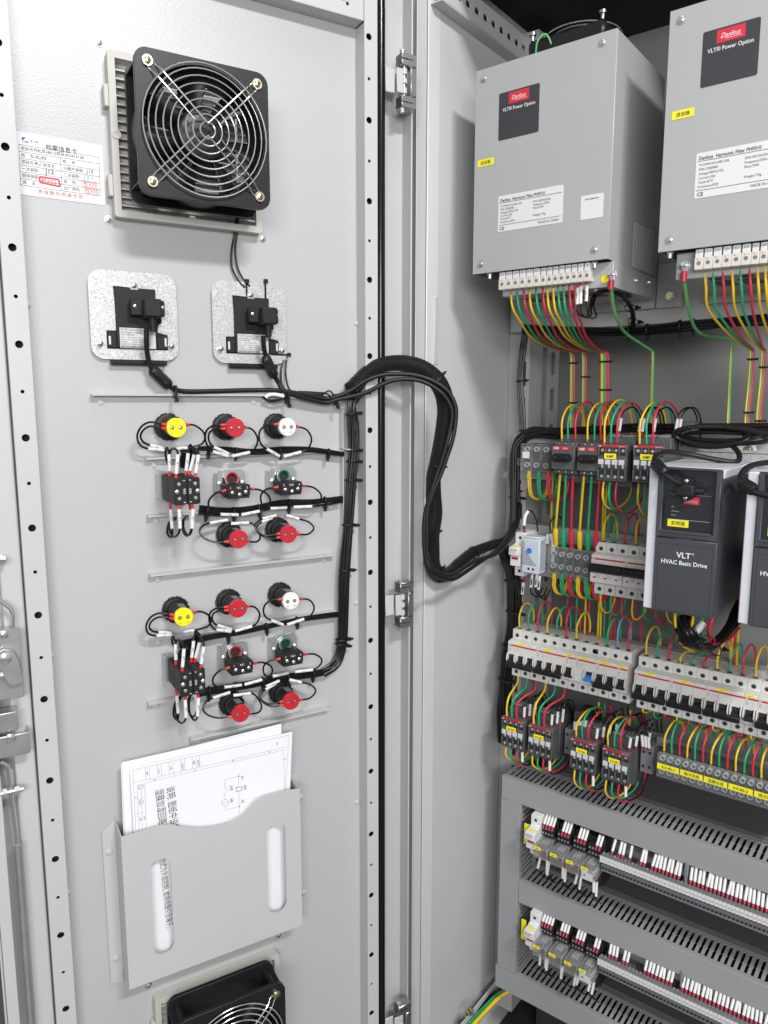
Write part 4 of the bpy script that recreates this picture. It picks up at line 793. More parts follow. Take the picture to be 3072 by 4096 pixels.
pk.part('side', MB().box(x0, x0+0.0012, PF+0.0016, PBk, z0, z1+0.0005), 'frame_coat', ab=True)
pk.part('side', MB().box(x1-0.0012, x1, PF+0.0016, PBk, z0, z1-0.0015), 'frame_coat', ab=True)
pk.part('bottom', MB().box(x0+0.0013, x1-0.0013, PF+0.0016, PBk, z0, z0+0.0012), 'frame_coat', ab=True)
L1 = dor('z7', 440, 280, PBk); L2 = dor('z7', 487, 930, PBk)
fl_ = MB().sheet([(L1.x, L2.z), (x0-0.0001, L2.z-0.004), (x0-0.0001, z1+0.004), (L1.x, L1.z)], [], PBk, PBk+0.0012)
pk.part('mounting_flange', fl_, 'frame_coat', ab=True); pk.part('mounting_flange', MB().box(x1+0.0001, x1+0.014, PBk, PBk+0.0012, z0+0.02, z1+0.003), 'frame_coat', ab=True)
for c, x, y in (('z7', 473, 365), ('z7', 502, 825), ('z7', 1303, 125), ('z7', 1315, 537)):
    p = dor(c, x, y, 0.951); pk.part('weld_tab', MB().stack((p.x, PBk, p.z), (0, -1, 0), [(0, 0.0048), (0.0012, 0.0042), (0.0022, 0.0014)], 16), 'frame_coat', ab=True)
def paper(q, y, label, name='drawing_sheet', curl=0.0):
    P = [dor(*k, y) for k in q]; t = Thing(name, label, 'paper', 'D', (P[0].x, y, P[0].z), 'circuit drawings in the pocket')
    t.part('sheet', MB().sheet([(p.x, p.z) for p in P], [], y, y+0.0004), 'paper', ab=True); return t, P
paper([('c10', 90, 366), ('c10', 1420, 30), ('c10', 1470, 1650), ('c10', 150, 2000)], 0.9365, 'rearmost drawing sheet, its edge highest in the document pocket')
t3, PP = paper([('c10', 100, 352), ('c10', 1420, 52), ('c10', 1440, 1600), ('c10', 160, 1900)], 0.934, 'middle drawing sheet in the document pocket')
yF = 0.928
t2, PP = paper([('c10', 165, 400), ('c10', 1512, 97), ('c10', 1455, 1640), ('c10', 260, 1990)], yF, 'front drawing sheet with a circuit diagram and Chinese note')
yi = yF-0.0003
def dl(L_, mb, th=0.00018):
    Q = [dor('c10', x, y, yi) for x, y in L_]
    for a, b in zip(Q, Q[1:]): line(mb, a, b, th)
g = MB()
for L_ in ([(190, 415), (1485, 125), (1455, 590)], [(190, 415), (215, 940)], [(195, 520), (1470, 222)], [(292, 395), (297, 495)], [(325, 387), (330, 487)], [(392, 372), (397, 472)], [(425, 365), (428, 465)], [(490, 350), (493, 448)], [(522, 343), (525, 440)], [(585, 330), (590, 427)], [(617, 322), (620, 420)], [(682, 310), (687, 405)], [(712, 303), (716, 398)], [(743, 297), (747, 392)],
    [(228, 540), (232, 780), (245, 935)], [(228, 540), (288, 527), (302, 915)], [(258, 535), (270, 925)], [(225, 660), (292, 645)], [(205, 780), (298, 760)], [(1440, 248), (1450, 590)], [(288, 522), (1440, 250)], [(1070, 440), (1066, 500), (1068, 555)], [(1070, 590), (1073, 770)], [(1066, 468), (952, 495), (952, 550), (980, 588)], [(952, 595), (955, 655)], [(955, 715), (957, 748), (1072, 717)], [(930, 686), (980, 686)]): dl(L_, g, 0.00014)
g2 = [dor('c10', 955+28*cos(k*pi/12), 686+28*sin(k*pi/12), yi) for k in range(25)]
for a, b in zip(g2, g2[1:]): line(g, a, b, 0.0002)
t2.part('ruled_lines', g, 'ink_grey', ab=True, rc=False)
g = MB(); dl([(1046, 560), (1092, 553), (1092, 585), (1046, 593), (1046, 560)], g, 0.0003)
for x, y in ((1067, 467), (1072, 716)): p = dor('c10', x, y, yi); g.stack(p, (0, -1, 0), [(0, 0.0009), (0.0001, 0.0009)], 10)
def vt(mb, s_, c, x, y, size, y_=yi, sx=1.0): p = dor(c, x, y, y_); mb.text(s_, size, p, 'l', Vector((0.055, 0, -1)).normalized(), Vector((1, 0, 0.055)).normalized(), sx=sx, bold=False)
vt(g, '说明: 图纸中设备', 'c10', 470, 562, 0.0125, sx=0.66); vt(g, '湿膜加湿回路采用', 'c10', 378, 582, 0.0125, sx=0.66)
for s_, x, y in (('A1', 1085, 468), ('KM', 1105, 545), ('A2', 1088, 663), ('KM', 992, 552), ('HR', 995, 655)): vt(g, s_, 'c10', x, y, 0.0062, sx=0.75)
for s_, x, y in (('A', 1315, 262), ('B', 1012, 335), ('C', 697, 412), ('D', 360, 492), ('0', 1443, 325), ('0', 205, 640), ('1', 218, 912)): vt(g, s_, 'c10', x, y, 0.0036)
for s_, x, y in (('设 计', 265, 538), ('校 核', 235, 545), ('工 艺', 268, 665), ('标准化', 240, 668), ('批 准', 278, 800), ('日 期', 245, 805), ('图号', 300, 432), ('页 次', 400, 412), ('比例', 498, 388), ('阶段标记', 594, 362), ('重量', 690, 340), ('设备代号', 725, 330), ('材料', 1382, 185)): vt(g, s_, 'c10', x, y, 0.0024)
vt(g, '方式为外部控制, 故将线圈引至端子。', 'z7', 690, 395, 0.0098, sx=0.66)
t2.part('lettering', g, 'ink', ab=True, rc=False)
# ================================================================== harmonic filters
FY = 0.98
def fw_(name): return name
def danfoss(mb_red, mb_w, x, z, w_, h, y):
    mb_red.box(x, x+w_, y-0.0002, y, z, z+h)
    mb_w.text('Danfoss', h*0.52, (x+w_*0.13, y-0.0004, z+h*0.33), 'l', shear=0.35, sx=0.72*w_/(h*1.75)).box(x+w_*0.30, x+w_*0.90, y-0.0004, y-0.0003, z+h*0.22, z+h*0.25)
def rect(L_, x0, z0, Y=FY):
    tl, tr, bl = [cab(*q, Y) for q in L_]; return (tl.x+bl.x)/2-x0, tr.x-x0, bl.z-z0, (tl.z+tr.z)/2-z0
def hfilter(x0, label, second=False):
    W_, z0, z1 = 0.2048, H0+0.1835, H0+0.4615
    t = Thing('harmonic_filter', label, 'filter unit', 'C', (x0, FY, z0), 'grey filter boxes')
    t.part('cover', MB().box(0, W_, 0, 0.0012, 0, z1-z0).box(0.0001, 0.0013, 0.0013, 0.188, 0.0001, z1-z0-0.0001).box(W_-0.0013, W_-0.0001, 0.0013, 0.188, 0.0001, z1-z0-0.0001).box(0.0015, W_-0.0015, 0.002, 0.187, z1-z0-0.0014, z1-z0-0.0002), 'filter_coat', 0.0006)
    for x, z in ((0.014, 0.265), (0.014, 0.014), (0.186, 0.266), (0.186, 0.014)): t.part('cover_screw', MB().stack((x, -0.0001, z), (0, -1, 0), [(0, 0.0052), (0.0006, 0.0052), (0.0007, 0.0036), (0.0022, 0.0034), (0.0030, 0.0018)], 14), 'steel')
    t.part('base_box', MB().box(0.0405, W_+0.001, 0.018, 0.188, -0.033, -0.0005) if not second else MB().box(0.018, W_+0.001, 0.018, 0.188, -0.033, -0.0005), 'filter_coat', 0.0008)
    g = MB()
    for i in range(15): yy = 0.09+i*0.0058; g.box(W_-0.0001, W_+0.0006, yy, yy+0.0022, 0.002, 0.062)
    t.part('side_vents', g, 'filter_coat')
    g = MB()
    for i in range(6):
        for j in range(5): g.box(0.05+0.032*j, 0.074+0.032*j, 0.055+i*0.009, 0.0575+i*0.009, -0.0335, -0.0329)
    t.part('bottom_slots', g, 'ink')
    if second:
        for x in (0.062, 0.098): t.part('bottom_hole', MB().cyl((x, 0.035, -0.0336), (x, 0.035, -0.0329), 0.008, 20), 'ink')
    for x, y, z in ((0.0135 if second else 0.026, 0.006, -0.0003), (0.182, 0.012, -0.0003)): t.part('hanging_screw', MB().stack((x, y, z), (0, 0, -1), [(0, 0.0042), (0.001, 0.004), (0.002, 0.003), (0.007, 0.0026)], 10), 'steel')
    for x in (0.052, 0.12, 0.178): t.part('base_screw', MB().stack((x, 0.03, -0.033), (0, 0, -1), [(0, 0.003), (0.0015, 0.0028), (0.0035, 0.0018)], 10), 'steel')
    for y, z in ((0.10, -0.016), (0.155, -0.012)): t.part('side_screw', MB().stack((W_+0.001, y, z), (1, 0, 0), [(0, 0.003), (0.0012, 0.0028), (0.004, 0.0018)], 10), 'steel')
    t.part('mounting_ear', MB().box(W_+0.001, W_+0.040, 0.195, 0.197, -0.045, 0.02).box(0.01, W_, 0.189, 0.199, -0.045, 0.2), 'bar_coat', 0.0008)
    t.part('ear_bolt', MB().stack((W_+0.021, 0.195, -0.028), (0, -1, 0), [(0, 0.0068), (0.0015, 0.0068), (0.0016, 0.005), (0.005, 0.005)], 6), 'brass_zinc')
    # badge
    a, b, c_, d_ = rect((('z2', 1380, 142), ('z2', 1630, 70), ('z2', 1367, 382)) if second else (('c6', 1003, 608), ('c6', 1268, 542), ('c6', 1000, 918)), x0, z0)
    bx, bz, bw, bh = a, c_, b-a, d_-c_; q_ = bh/0.0885; 
    b = t.part('badge', MB().sheet(rr(bx, bx+bw, bz, bz+bh, 0.002, 3), [], -0.0004, -0.00005), 'label_dark')
    rd, wh = MB(), MB(); danfoss(rd, wh, bx+bw*0.25, bz+bh*0.73, bw*0.50, bh*0.235, -0.0005)
    wh.text('VLT® Power Option', 0.0066, (bx+bw*0.5, -0.0006, bz+bh*0.595), 'c', bold=True, sx=0.86*bw/0.06)
    t.part('logo_plate', rd, 'logo_red', parent=b); t.part('lettering', wh, 'ink_white', parent=b, rc=False)
    # yellow tag
    yx, yb, yz, yt = rect((('z2', 1244, 482), ('z2', 1341, 466), ('z2', 1244, 521)) if second else (('c6', 864, 1045), ('c6', 967, 1025), ('c6', 864, 1091)), x0, z0)
    b = t.part('yellow_tag', MB().box(yx, yb, -0.0004, -0.00005, yz, yt), 'label_yellow'); t.part('lettering', MB().text('滤波器', 0.0054, ((yx+yb)/2, -0.0006, yz+(yt-yz)*0.3), 'c', bold=True), 'ink', parent=b, rc=False)
    # rating plate
    a, b, c_, d_ = rect((('z2', 1350, 665), ('z2', 1659, 605), ('z2', 1340, 860)) if second else (('c6', 1003, 1282), ('c6', 1433, 1195), ('c6', 990, 1512)), x0, z0)
    px, pz, pw, ph = a, c_, 0.0985, d_-c_; qs = (ph-0.0160-0.0110)/5
    b = t.part('rating_plate', MB().sheet(rr(px, px+pw, pz, pz+ph, 0.002, 3), [], -0.0004, -0.00005), 'label_white')
    T = MB(); y = -0.0006; top = pz+ph
    T.text('Danfoss  Harmonic Filter PHF010', 0.0058, (px+0.0032, y, top-0.0082), bold=True, sx=0.86)
    for k, s_ in enumerate(('T/C:PHF-010-400-10A', 'P/N:132B0484', 'Voltage:400V±10%', 'Current:10A', 'Tamb:45℃', 'Protection:IP20')): T.text(s_, 0.0041, (px+0.0038, y, top-0.0155-qs*k), sx=0.9)
    for k, s_ in ((0, 'S/N:10009A2548' if not second else 'S/N:10013A2549'), (1, 'Frequency:50Hz'), (2, 'Ploss:70W'), (4.2, 'Weight:17kg')): T.text(s_, 0.0041, (px+0.0545, y, top-0.0165-qs*k), sx=0.9)
    T.text('MADE IN CHINA', 0.0047, (px+0.0935, y, pz+0.0030), 'r', sx=0.9).text('CE', 0.0062, (px+0.003, y, pz+0.0022), bold=True)
    for z_ in (top-0.0096, pz+0.0088): T.box(px+0.002, px+pw-0.002, y-0.00005, y+0.00005, z_-0.00025, z_+0.00025)
    t.part('lettering', T, 'ink', parent=b, rc=False)
    if not second:
        SL = rect((('z2', 852, 847), ('z2', 950, 834), ('z2', 848, 952)), x0, z0)
        b = t.part('small_label', MB().sheet(rr(*SL, 0.002, 3), [], -0.0004, -0.00005), 'label_white'); t.part('lettering', MB().text('PHF E-MANUAL', 0.0028, ((SL[0]+SL[1])/2, -0.0006, SL[3]-0.006), 'c', bold=True), 'ink', parent=b, rc=False)
    # terminal rows
    mk = ['X11', 'X12', 'X13', 'X21', 'X22', 'X23', 'X31', 'X41', 'X32', 'X42', 'X33', 'X43', '1', '2']
    tx0 = 0.0418 if not second else 0.0438; x = tx0
    for q, s_ in enumerate(mk):
        big = q < 6; wd = (0.0108 if big else 0.00907) if not second else (0.0106 if big else 0.0090)
        y0 = 0.0035 if big else 0.0045
        dz = -0.0105
        tb = t.part('terminal', MB().box(x, x+wd-0.0002, y0, 0.0178, dz-0.0145, dz+0.0002), 'beige_terminal', 0.0005)
        t.part('marker_tag', MB().box(x+0.0008, x+wd-0.0012, y0+0.0006, y0+0.012, dz+0.0004, dz+0.0095).box(x+0.0008, x+wd-0.0012, y0-0.0002, y0+0.0005, dz-0.0012, dz+0.004), 'label_white', 0.0003, parent=tb)
        t.part('lettering', MB().text(s_, 0.0036, (x+wd/2-0.0002, y0+0.0004, dz+0.0050), 'c'), 'ink', parent=tb, rc=False)
        t.part('clamp_screw', MB().stack((x+wd/2, y0, dz-0.0068), (0, -1, 0), [(0, 0.0025), (0.0002, 0.0024)], 12), 'ink_grey', parent=tb)
        t.part('red_dot', MB().cyl((x+wd/2-0.0016, y0, dz-0.0022), (x+wd/2-0.0016, y0-0.0001, dz-0.0022), 0.0007, 8), 'logo_red', parent=tb)
        x += wd
    # earth stud
    e_ = cab('z4', 985, 104, FY+0.0125) if not second else cab('c12', 945, 345, FY+0.0125); ex, ez = e_.x-x0, e_.z-z0
    s_ = t.part('earth_stud', MB().stack((ex, 0.018, ez), (0, -1, 0), [(0, 0.0062), (0.0012, 0.0062), (0.0014, 0.0050), (0.006, 0.0050)], 6).stack((ex, 0.0115, ez), (0, -1, 0), [(0, 0.0026), (0.009, 0.0024)], 12), 'zinc')
    if not second: t.part('earth_sign', MB().cyl((ex-0.0115, 0.0179, ez-0.0045), (ex-0.0115, 0.0175, ez-0.0045), 0.0055, 20), 'label_yellow')
    return t, (x0+ex, FY+0.0125, z0+ez)
f1, E1 = hfilter(-0.5922, 'grey filter box on the left, small white square label at its lower right')
f2, E2 = hfilter(-0.3234, 'grey filter box on the right, cut off by the picture edge', True)
# fan on the left filter's roof
ft = Thing('top_fan', 'dark fan with a wire guard lying on top of the left filter box', 'fan', 'C', (-0.47, 1.06, H0+0.4615))
ft.part('housing', MB().box(-0.055, 0.055, -0.055, 0.055, 0.004, 0.03), 'black_plastic', 0.004); g = MB()
for r in (0.02, 0.032, 0.044, 0.054): g.tube([(r*cos(2*pi*k/30), r*sin(2*pi*k/30), 0.036) for k in range(31)], 0.0009, 6, 1, caps=False)
ft.part('guard', g, 'steel')
for x in (-0.05, 0.05): ft.part('guard_screw', MB().cyl((x, -0.05, 0.03), (x, -0.05, 0.04), 0.0025, 10).cyl((x, -0.05, 0.037), (x, -0.05, 0.040), 0.005, 12), 'cast_zinc')
Q = [(-0.51, 1.0, H0+0.463), (-0.505, 0.995, H0+0.482), (-0.495, 1.0, H0+0.490), (-0.487, 1.01, H0+0.470)]; solo('earth_lead', MB().tube(Q, 0.0014, 8, 6), 'earth_green', 'small yellow green lead arching on top of the left filter box', 'wire', 'C', Q[0])
# ================================================================== breakers
PW = 0.01735
HN = 0.042
def breaker(cols, mode='low', tag=True, text='ABB', strip='strip_red', blue=None, win=None):
    n = cols; t = Thing('circuit_breaker', '', 'circuit breaker', 'C', (0, 0, 0)); W_ = n*PW
    for i in range(n):
        a = i*PW+0.00008; b = (i+1)*PW-0.00008
        t.part('pole', MB().prism([(0, 0.0235), (0.0, -0.0192), (0.004, -0.0215), (0.017, -0.0225), (0.017, -HN), (0.062, -HN), (0.066, -0.02), (0.066, 0.02), (0.062, HN), (0.017, HN), (0.017, 0.0262), (0.0015, 0.0245)], a, b), 'breaker_plastic', 0.0006)
        for z in (0.0317, -0.0335): 
            t.part('screw_hole', MB().stack((a+PW/2, 0.0171, z), (0, -1, 0), [(0, 0.0036), (0.0003, 0.0036), (0.0004, 0.0030)], 16), 'ink_grey'); t.part('screw_head', MB().stack((a+PW/2, 0.0166, z), (0, -1, 0), [(0, 0.0028), (0.0001, 0.0027)], 12), 'ink')
        t.part('wire_port', MB().box(a+PW/2-0.003, a+PW/2+0.003, 0.022, 0.029, HN-0.0002, HN+0.0003), 'ink')
    s_ = t.part('colour_strip', MB().box(0.0003, W_-0.0003, -0.0003, 0.0002, 0.0170, 0.0195), strip)
    if text: t.part('lettering', MB().text(text, 0.0027, (0.0015, -0.0005, 0.0173), bold=True), 'ink_white', parent=s_, rc=False)
    g = MB()
    for j, s2 in enumerate(('C 16', '400V~', '6000', '3')): g.text(s2, 0.0019, (0.0025, -0.0002, 0.0140-0.0023*j))
    for q in range(min(n, 3)): g.box(0.012+q*0.0035, 0.0123+q*0.0035, -0.0002, -0.0001, 0.008, 0.0145)
    t.part('data_print', g, 'ink_grey', rc=False)
    if mode == 'low':
        for i in range(n):
            if blue and i != 1: continue
            c = i*PW+PW/2
            t.part('toggle_well', MB().box(c-0.0056, c+0.0056, -0.0004, 0.0003, -0.0155, 0.002), 'ink')
            t.part('toggle', MB().prism([(0.002, -0.003), (-0.009, -0.0075), (-0.0105, -0.0115), (-0.003, -0.0145), (0.002, -0.0145)], c-(0.0050 if not blue else 0.0068), c+(0.0050 if not blue else 0.0068)), 'black_plastic' if not blue else 'toggle_blue', 0.0006)
            for sd in (-1, 1): t.part('toggle_guard', MB().prism([(0.0, 0.0055), (-0.004, 0.0045), (-0.0070, -0.001), (-0.0070, -0.008), (-0.004, -0.0115), (0.0, -0.0135)], c+sd*0.0070-0.0009, c+sd*0.0070+0.0009), 'breaker_plastic', 0.0004)
        if n > 1 and not blue: t.part('link_bar', MB().box(0.001, W_-0.001, -0.0125, -0.0085, -0.0175, -0.0095), 'black_plastic', 0.0008)
    else:
        t.part('link_bar', MB().prism([(0.0, 0.0105), (-0.007, 0.012), (-0.0125, 0.0085), (-0.0125, 0.0005), (-0.008, -0.0025), (0.0, -0.001)], 0.0006, W_-0.0006), 'black_plastic', 0.0006)
        t.part('lever_plate', MB().box(0.0005, W_-0.0005, -0.0030, -0.0005, -0.0190, -0.0030), 'breaker_plastic', 0.0005)
        for i in range(n):
            c = i*PW+PW/2; t.part('flag_window', MB().box(c-0.0035, c+0.0012, -0.0033, -0.0029, -0.0120, -0.0095), 'strip_red')
            t.part('toggle_guard', MB().box(c+0.0052, c+0.0068, -0.008, -0.0031, -0.0095, 0.001), 'breaker_plastic', 0.0003); t.part('toggle_guard', MB().box(c+0.0073, c+0.0086, -0.008, -0.0031, -0.0105, 0.0), 'breaker_plastic', 0.0003)
    if tag:
        b = t.part('yellow_tag', MB().box(W_*0.45-0.0095*(1 if n > 1 else 0.7), W_*0.45+0.0095*(1 if n > 1 else 0.7), -0.0004, 0.0002, 0.0206, 0.0240), 'label_yellow'); t.part('lettering', MB().text('QF', 0.002, (W_*0.45, -0.0006, 0.0214), 'c'), 'ink', parent=b, rc=False)
    return t
b3 = breaker(3); b3u = breaker(3, 'up', False); bs = breaker(1); b2 = breaker(2); brc = breaker(2, blue=True)
g = MB().box(0.024, 0.032, 0.0165, 0.0171, 0.028, 0.036); brc.part('window', g, 'ink'); brc.part('test_button', MB().cyl((0.0075, -0.0001, 0.0105), (0.0075, -0.002, 0.0105), 0.0032, 16), 'label_silver')
NY = 1.11
used = set()
def putb(t, x, z, label):
    p = (x, NY, H0+z)
    if t not in used: used.add(t); place(t.o, 'C', p); t.o['label'] = label; t.o['group'] = 'white circuit breakers'
    else: dup(t, 'C', p, label, 'white circuit breakers')
x = -0.5878; zr = -0.4322
row1 = [(b3, 3, 'three-pole white breaker at the left end of the long left row'), (b3, 3, 'second three-pole white breaker in the long left row'), (bs, 1, 'single-pole white breaker left of the blue toggle'), (brc, 2, 'white residual current breaker with the blue toggle'), (b2, 2, 'two-pole white breaker right of the blue toggle'), (bs, 1, 'single-pole white breaker closing the right end of the long left row')]
R1 = []
for t, n, lb in row1:
    putb(t, x, zr, lb); R1 += [x+PW*(i+0.5) for i in range(n)]; x += n*PW
x = -0.3690; R2 = []
for k, (t, n, lb) in enumerate([(b3, 3, 'three-pole white breaker at the left end of the right-hand row'), (b3, 3, 'second three-pole white breaker in the right-hand row'), (b3, 3, 'third three-pole white breaker in the right-hand row'), (bs, 1, 'single-pole white breaker near the right picture edge'), (b3, 3, 'white breaker cut off by the right picture edge')]):
    putb(t, x, zr-0.0022, lb); R2 += [x+PW*(i+0.5) for i in range(n)]; x += n*PW
x = -0.4455; RB = []
for lb in ('three-pole white breaker with raised black bar beside the clear terminal cover', 'three-pole white breaker with raised black bar, half hidden by the left drive', 'white breaker with raised black bar hidden behind the left drive'):
    putb(b3u, x, -0.2624, lb); RB += [x+PW*(i+0.5) for i in range(3)]; x += 3*PW
# ================================================================== rotary isolators
def isolator(label):
    t = Thing('motor_switch', label, 'rotary switch', 'C', (0, 0, 0), 'rotary motor switches'); W_ = 0.0375
    t.part('body', MB().prism([(0, 0.0185), (0, -0.018), (0.012, -0.0185), (0.012, -0.0255), (0.085, -0.0255), (0.085, 0.0245), (0.010, 0.0245), (0.010, 0.019)], 0, W_), 'contactor_grey', 0.0006)
    t.part('base', MB().box(-0.002, W_+0.002, 0.034, 0.09, -0.036, 0.034), 'contactor_grey', 0.0008)
    s_ = t.part('colour_strip', MB().box(0.002, W_-0.006, -0.0003, 0.0002, 0.0125, 0.0175), 'strip_red'); t.part('lettering', MB().text('ABB', 0.0052, (0.0027, -0.0005, 0.0132), bold=True).text('ION', 0.0042, (0.0185, -0.0005, 0.0134)), 'ink_white', parent=s_, rc=False)
    k = t.part('knob_base', MB().sheet(rr(0.0025, W_-0.0035, -0.0062, 0.0068, 0.0064, 8), [], -0.0045, 0.0), 'black_matt', 0.0008)
    t.part('knob_grip', MB().box(0.006, W_-0.007, -0.0095, -0.0046, -0.0025, 0.0035), 'black_plastic', 0.001); t.part('pointer', MB().box(0.0085, 0.0125, -0.0098, -0.0094, -0.0015, 0.0025), 'ink', parent=k)
    for i in range(3):
        for y, z in ((0.010, 0.0215), (0.012, -0.0222)): t.part('screw_hole', MB().cyl((0.0082+i*0.0108, y-0.0002, z), (0.0082+i*0.0108, y+0.0002, z), 0.0026, 14), 'ink'); t.part('screw_head', MB().cyl((0.0082+i*0.0108, y-0.0004, z), (0.0082+i*0.0108, y-0.0003, z), 0.0017, 10), 'steel')
    t.part('dial_print', MB().box(0.022, 0.032, -0.0002, -0.0001, -0.0125, -0.0120).text('0,63', 0.0028, (0.022, -0.0002, -0.0155)), 'ink_grey', rc=False)
    return t
i1 = isolator('dark grey rotary motor switch with a red strip, left of the pair'); place(i1.o, 'C', (-0.5042, 1.08, H0-0.0870)); dup(i1, 'C', (-0.4627, 1.08, H0-0.0870), 'dark grey rotary motor switch with a red strip, touching the first contactor')
# ================================================================== contactors
def contactor(label, txt, W_=0.0440):
    t = Thing('contactor', label, 'contactor', 'C', (0, 0, 0), 'dark grey contactors')
    t.part('front_block', MB().box(0, W_, 0.0, 0.026, -0.0540, 0.0), 'contactor_grey', 0.0008)
    for i in range(5): t.part('rib', MB().box(0.001+i*0.0103, 0.003+i*0.0103, -0.003, 0.0, -0.0165, -0.0035), 'contactor_grey', 0.0003); t.part('rib', MB().box(0.001+i*0.0103, 0.003+i*0.0103, -0.003, 0.0, -0.0520, -0.0360), 'contactor_grey', 0.0003)
    t.part('base_block', MB().box(-0.0005, W_+0.001, 0.0265, 0.078, -0.0640, 0.0095), 'contactor_grey', 0.001)
    t.part('coil_terminal', MB().box(0.003, 0.020, 0.032, 0.050, 0.0097, 0.0135).box(0.024, 0.041, 0.032, 0.050, 0.0097, 0.0135), 'grey_terminal', 0.0005)
    s_ = t.part('colour_strip', MB().box(0.0008, W_-0.0008, -0.0034, -0.0029, -0.0034, -0.0004), 'strip_red'); t.part('lettering', MB().text('ABB', 0.0024, (0.002, -0.0036, -0.003), bold=True).text('AX09-30-10', 0.0019, (W_-0.002, -0.0036, -0.0028), 'r'), 'ink_white', parent=s_, rc=False)
    t.part('bridge', MB().box(0.001, W_-0.001, -0.0028, 0.0, -0.0350, -0.0165), 'contactor_grey', 0.0006)
    for i in range(4):
        c = 0.0072+i*0.0103
        t.part('terminal_cavity', MB().box(c-0.0038, c+0.0038, -0.0003, 0.0002, -0.0155, -0.0045), 'ink'); t.part('terminal_cavity', MB().box(c-0.0038, c+0.0038, -0.0003, 0.0002, -0.0510, -0.0375), 'ink')
        for z in (-0.0085, -0.0475): t.part('terminal_screw', MB().stack((c, -0.0004, z), (0, -1, 0), [(0, 0.0028), (0.0008, 0.0026), (0.0012, 0.001)], 12), 'steel')
        t.part('white_slider', MB().box(c-0.0040, c+0.0038, -0.0062, -0.0029, -0.0290, -0.0215).prism([(-0.0029, -0.0295), (-0.0060, -0.0292), (-0.0035, -0.0345), (-0.0029, -0.0345)], c+0.0005, c+0.0030), 'label_silver', 0.0004)
    b = t.part('yellow_tag', MB().box(0.0125, 0.0305, -0.0068, -0.0064, -0.0205, -0.0125), 'label_yellow'); t.part('lettering', MB().text(txt, 0.0056 if len(txt) < 4 else 0.0042, (0.0215, -0.0070, -0.0186), 'c', bold=True), 'ink', parent=b, rc=False)
    return t
ck = contactor('dark grey contactor with yellow KMF tag, beside the rotary switches', 'KMF'); place(ck.o, 'C', (-0.4299, 1.08, H0-0.0640)); dup(ck, 'C', (-0.3768, 1.08, H0-0.0630), 'dark grey contactor with yellow KMF tag, partly behind the left drive')
for x_, z_, tx_, lb in ((-0.5903, -0.5405, 'P2-KM', 'dark grey contactor with tag P2-KM at the far left above the duct'), (-0.5390, -0.5405, 'P3-KM', 'dark grey contactor with tag P3-KM, second from the left above the duct'), (-0.4634, -0.5425, 'P2-KM', 'dark grey contactor with tag P2-KM, third from the left above the duct'), (-0.4097, -0.5430, 'P3-KM', 'dark grey contactor with tag P3-KM, rightmost above the duct')):
    t = contactor(lb, tx_); place(t.o, 'C', (x_, 1.10, H0+z_))
# auxiliary blocks beside the contactors
for x_, z_, lb in ((-0.4895, -0.548, 'grey auxiliary terminal block behind the second lower contactor'), (-0.3610, -0.540, 'grey auxiliary block right of the last lower contactor'), (-0.330, -0.030, 'dark auxiliary block behind the plug of the left drive')):
    t = Thing('auxiliary_block', lb, 'terminal block', 'C', (x_, 1.135, H0+z_)); t.part('body', MB().box(0, 0.020, 0, 0.035, -0.045, 0), 'grey_terminal' if z_ < -0.1 else 'contactor_grey', 0.001)
    for i in range(2):
        for z in (-0.010, -0.034): t.part('terminal_hole', MB().cyl((0.005+i*0.010, -0.0003, z), (0.005+i*0.010, 0.0002, z), 0.0024, 12), 'ink')
# ================================================================== clear covered terminals
def clear_term(n, pitch, h, label, rows, tag=None, hexs=False, grp=None, base='contactor_grey'):
    t = Thing('terminal_block', label, 'terminal block', 'C', (0, 0, 0), grp); W_ = n*pitch
    t.part('base', MB().box(0.0006, W_-0.0006, 0.012, 0.05, -h/2+0.001, h/2-0.001), base, 0.0006)
    for i in range(n):
        c = (i+0.5)*pitch
        for z in rows: t.part('terminal_ring', MB().stack((c, 0.0118, z), (0, -1, 0), [(0, 0.0042), (0.006, 0.0042), (0.006, 0.0030), (0.0003, 0.0029)], 18, False, True), 'label_silver'); t.part('terminal_screw', MB().cyl((c, 0.0114, z), (c, 0.0085, z), 0.0027, 12), 'ink_grey')
        t.part('barrier', MB().box(i*pitch-0.0004, i*pitch+0.0004, 0.002, 0.0119, -h/2, h/2), 'clear_plastic')
    t.part('clear_cover', MB().box(0, W_-0.0004, 0, 0.001, -h/2, h/2).box(0.0002, W_-0.0006, 0.0012, 0.012, h/2-0.001, h/2-0.0002).box(0.0002, W_-0.0006, 0.0012, 0.012, -h/2+0.0002, -h/2+0.001), 'clear_plastic', 0.0003)
    if tag:
        b = t.part('yellow_tag', MB().box(0.0005, W_-0.001, -0.0008, -0.0002, -0.0045, 0.0045), 'label_yellow'); t.part('lettering', MB().text(tag, 0.0058, (W_/2, -0.0010, -0.0022), 'c', bold=True, sx=0.95), 'ink', parent=b, rc=False)
    return t
t = clear_term(3, 0.0168, 0.0445, 'clear covered three-way terminal at the left end of the top device row', (0.0135, -0.0125)); place(t.o, 'C', (-0.5735, 1.11, H0-0.0915)); t.part('blank_tag', MB().box(0.004, 0.0165, -0.0012, -0.0003, -0.0015, 0.0095), 'label_white', 0.0005); t.part('side_clip', MB().box(-0.006, 0.0, 0.0, 0.01, -0.014, -0.002), 'clear_plastic', 0.001)
t = clear_term(3, 0.0139, 0.0445, 'clear covered terminal with six ring screws right of the thermostat', (0.0105, -0.0105), hexs=True, grp='clear power terminals'); place(t.o, 'C', (-0.5238, 1.12, H0-0.2590))
dup(t, 'C', (-0.4820, 1.12, H0-0.2595), 'clear covered terminal with six ring screws left of the white breakers', 'clear power terminals')
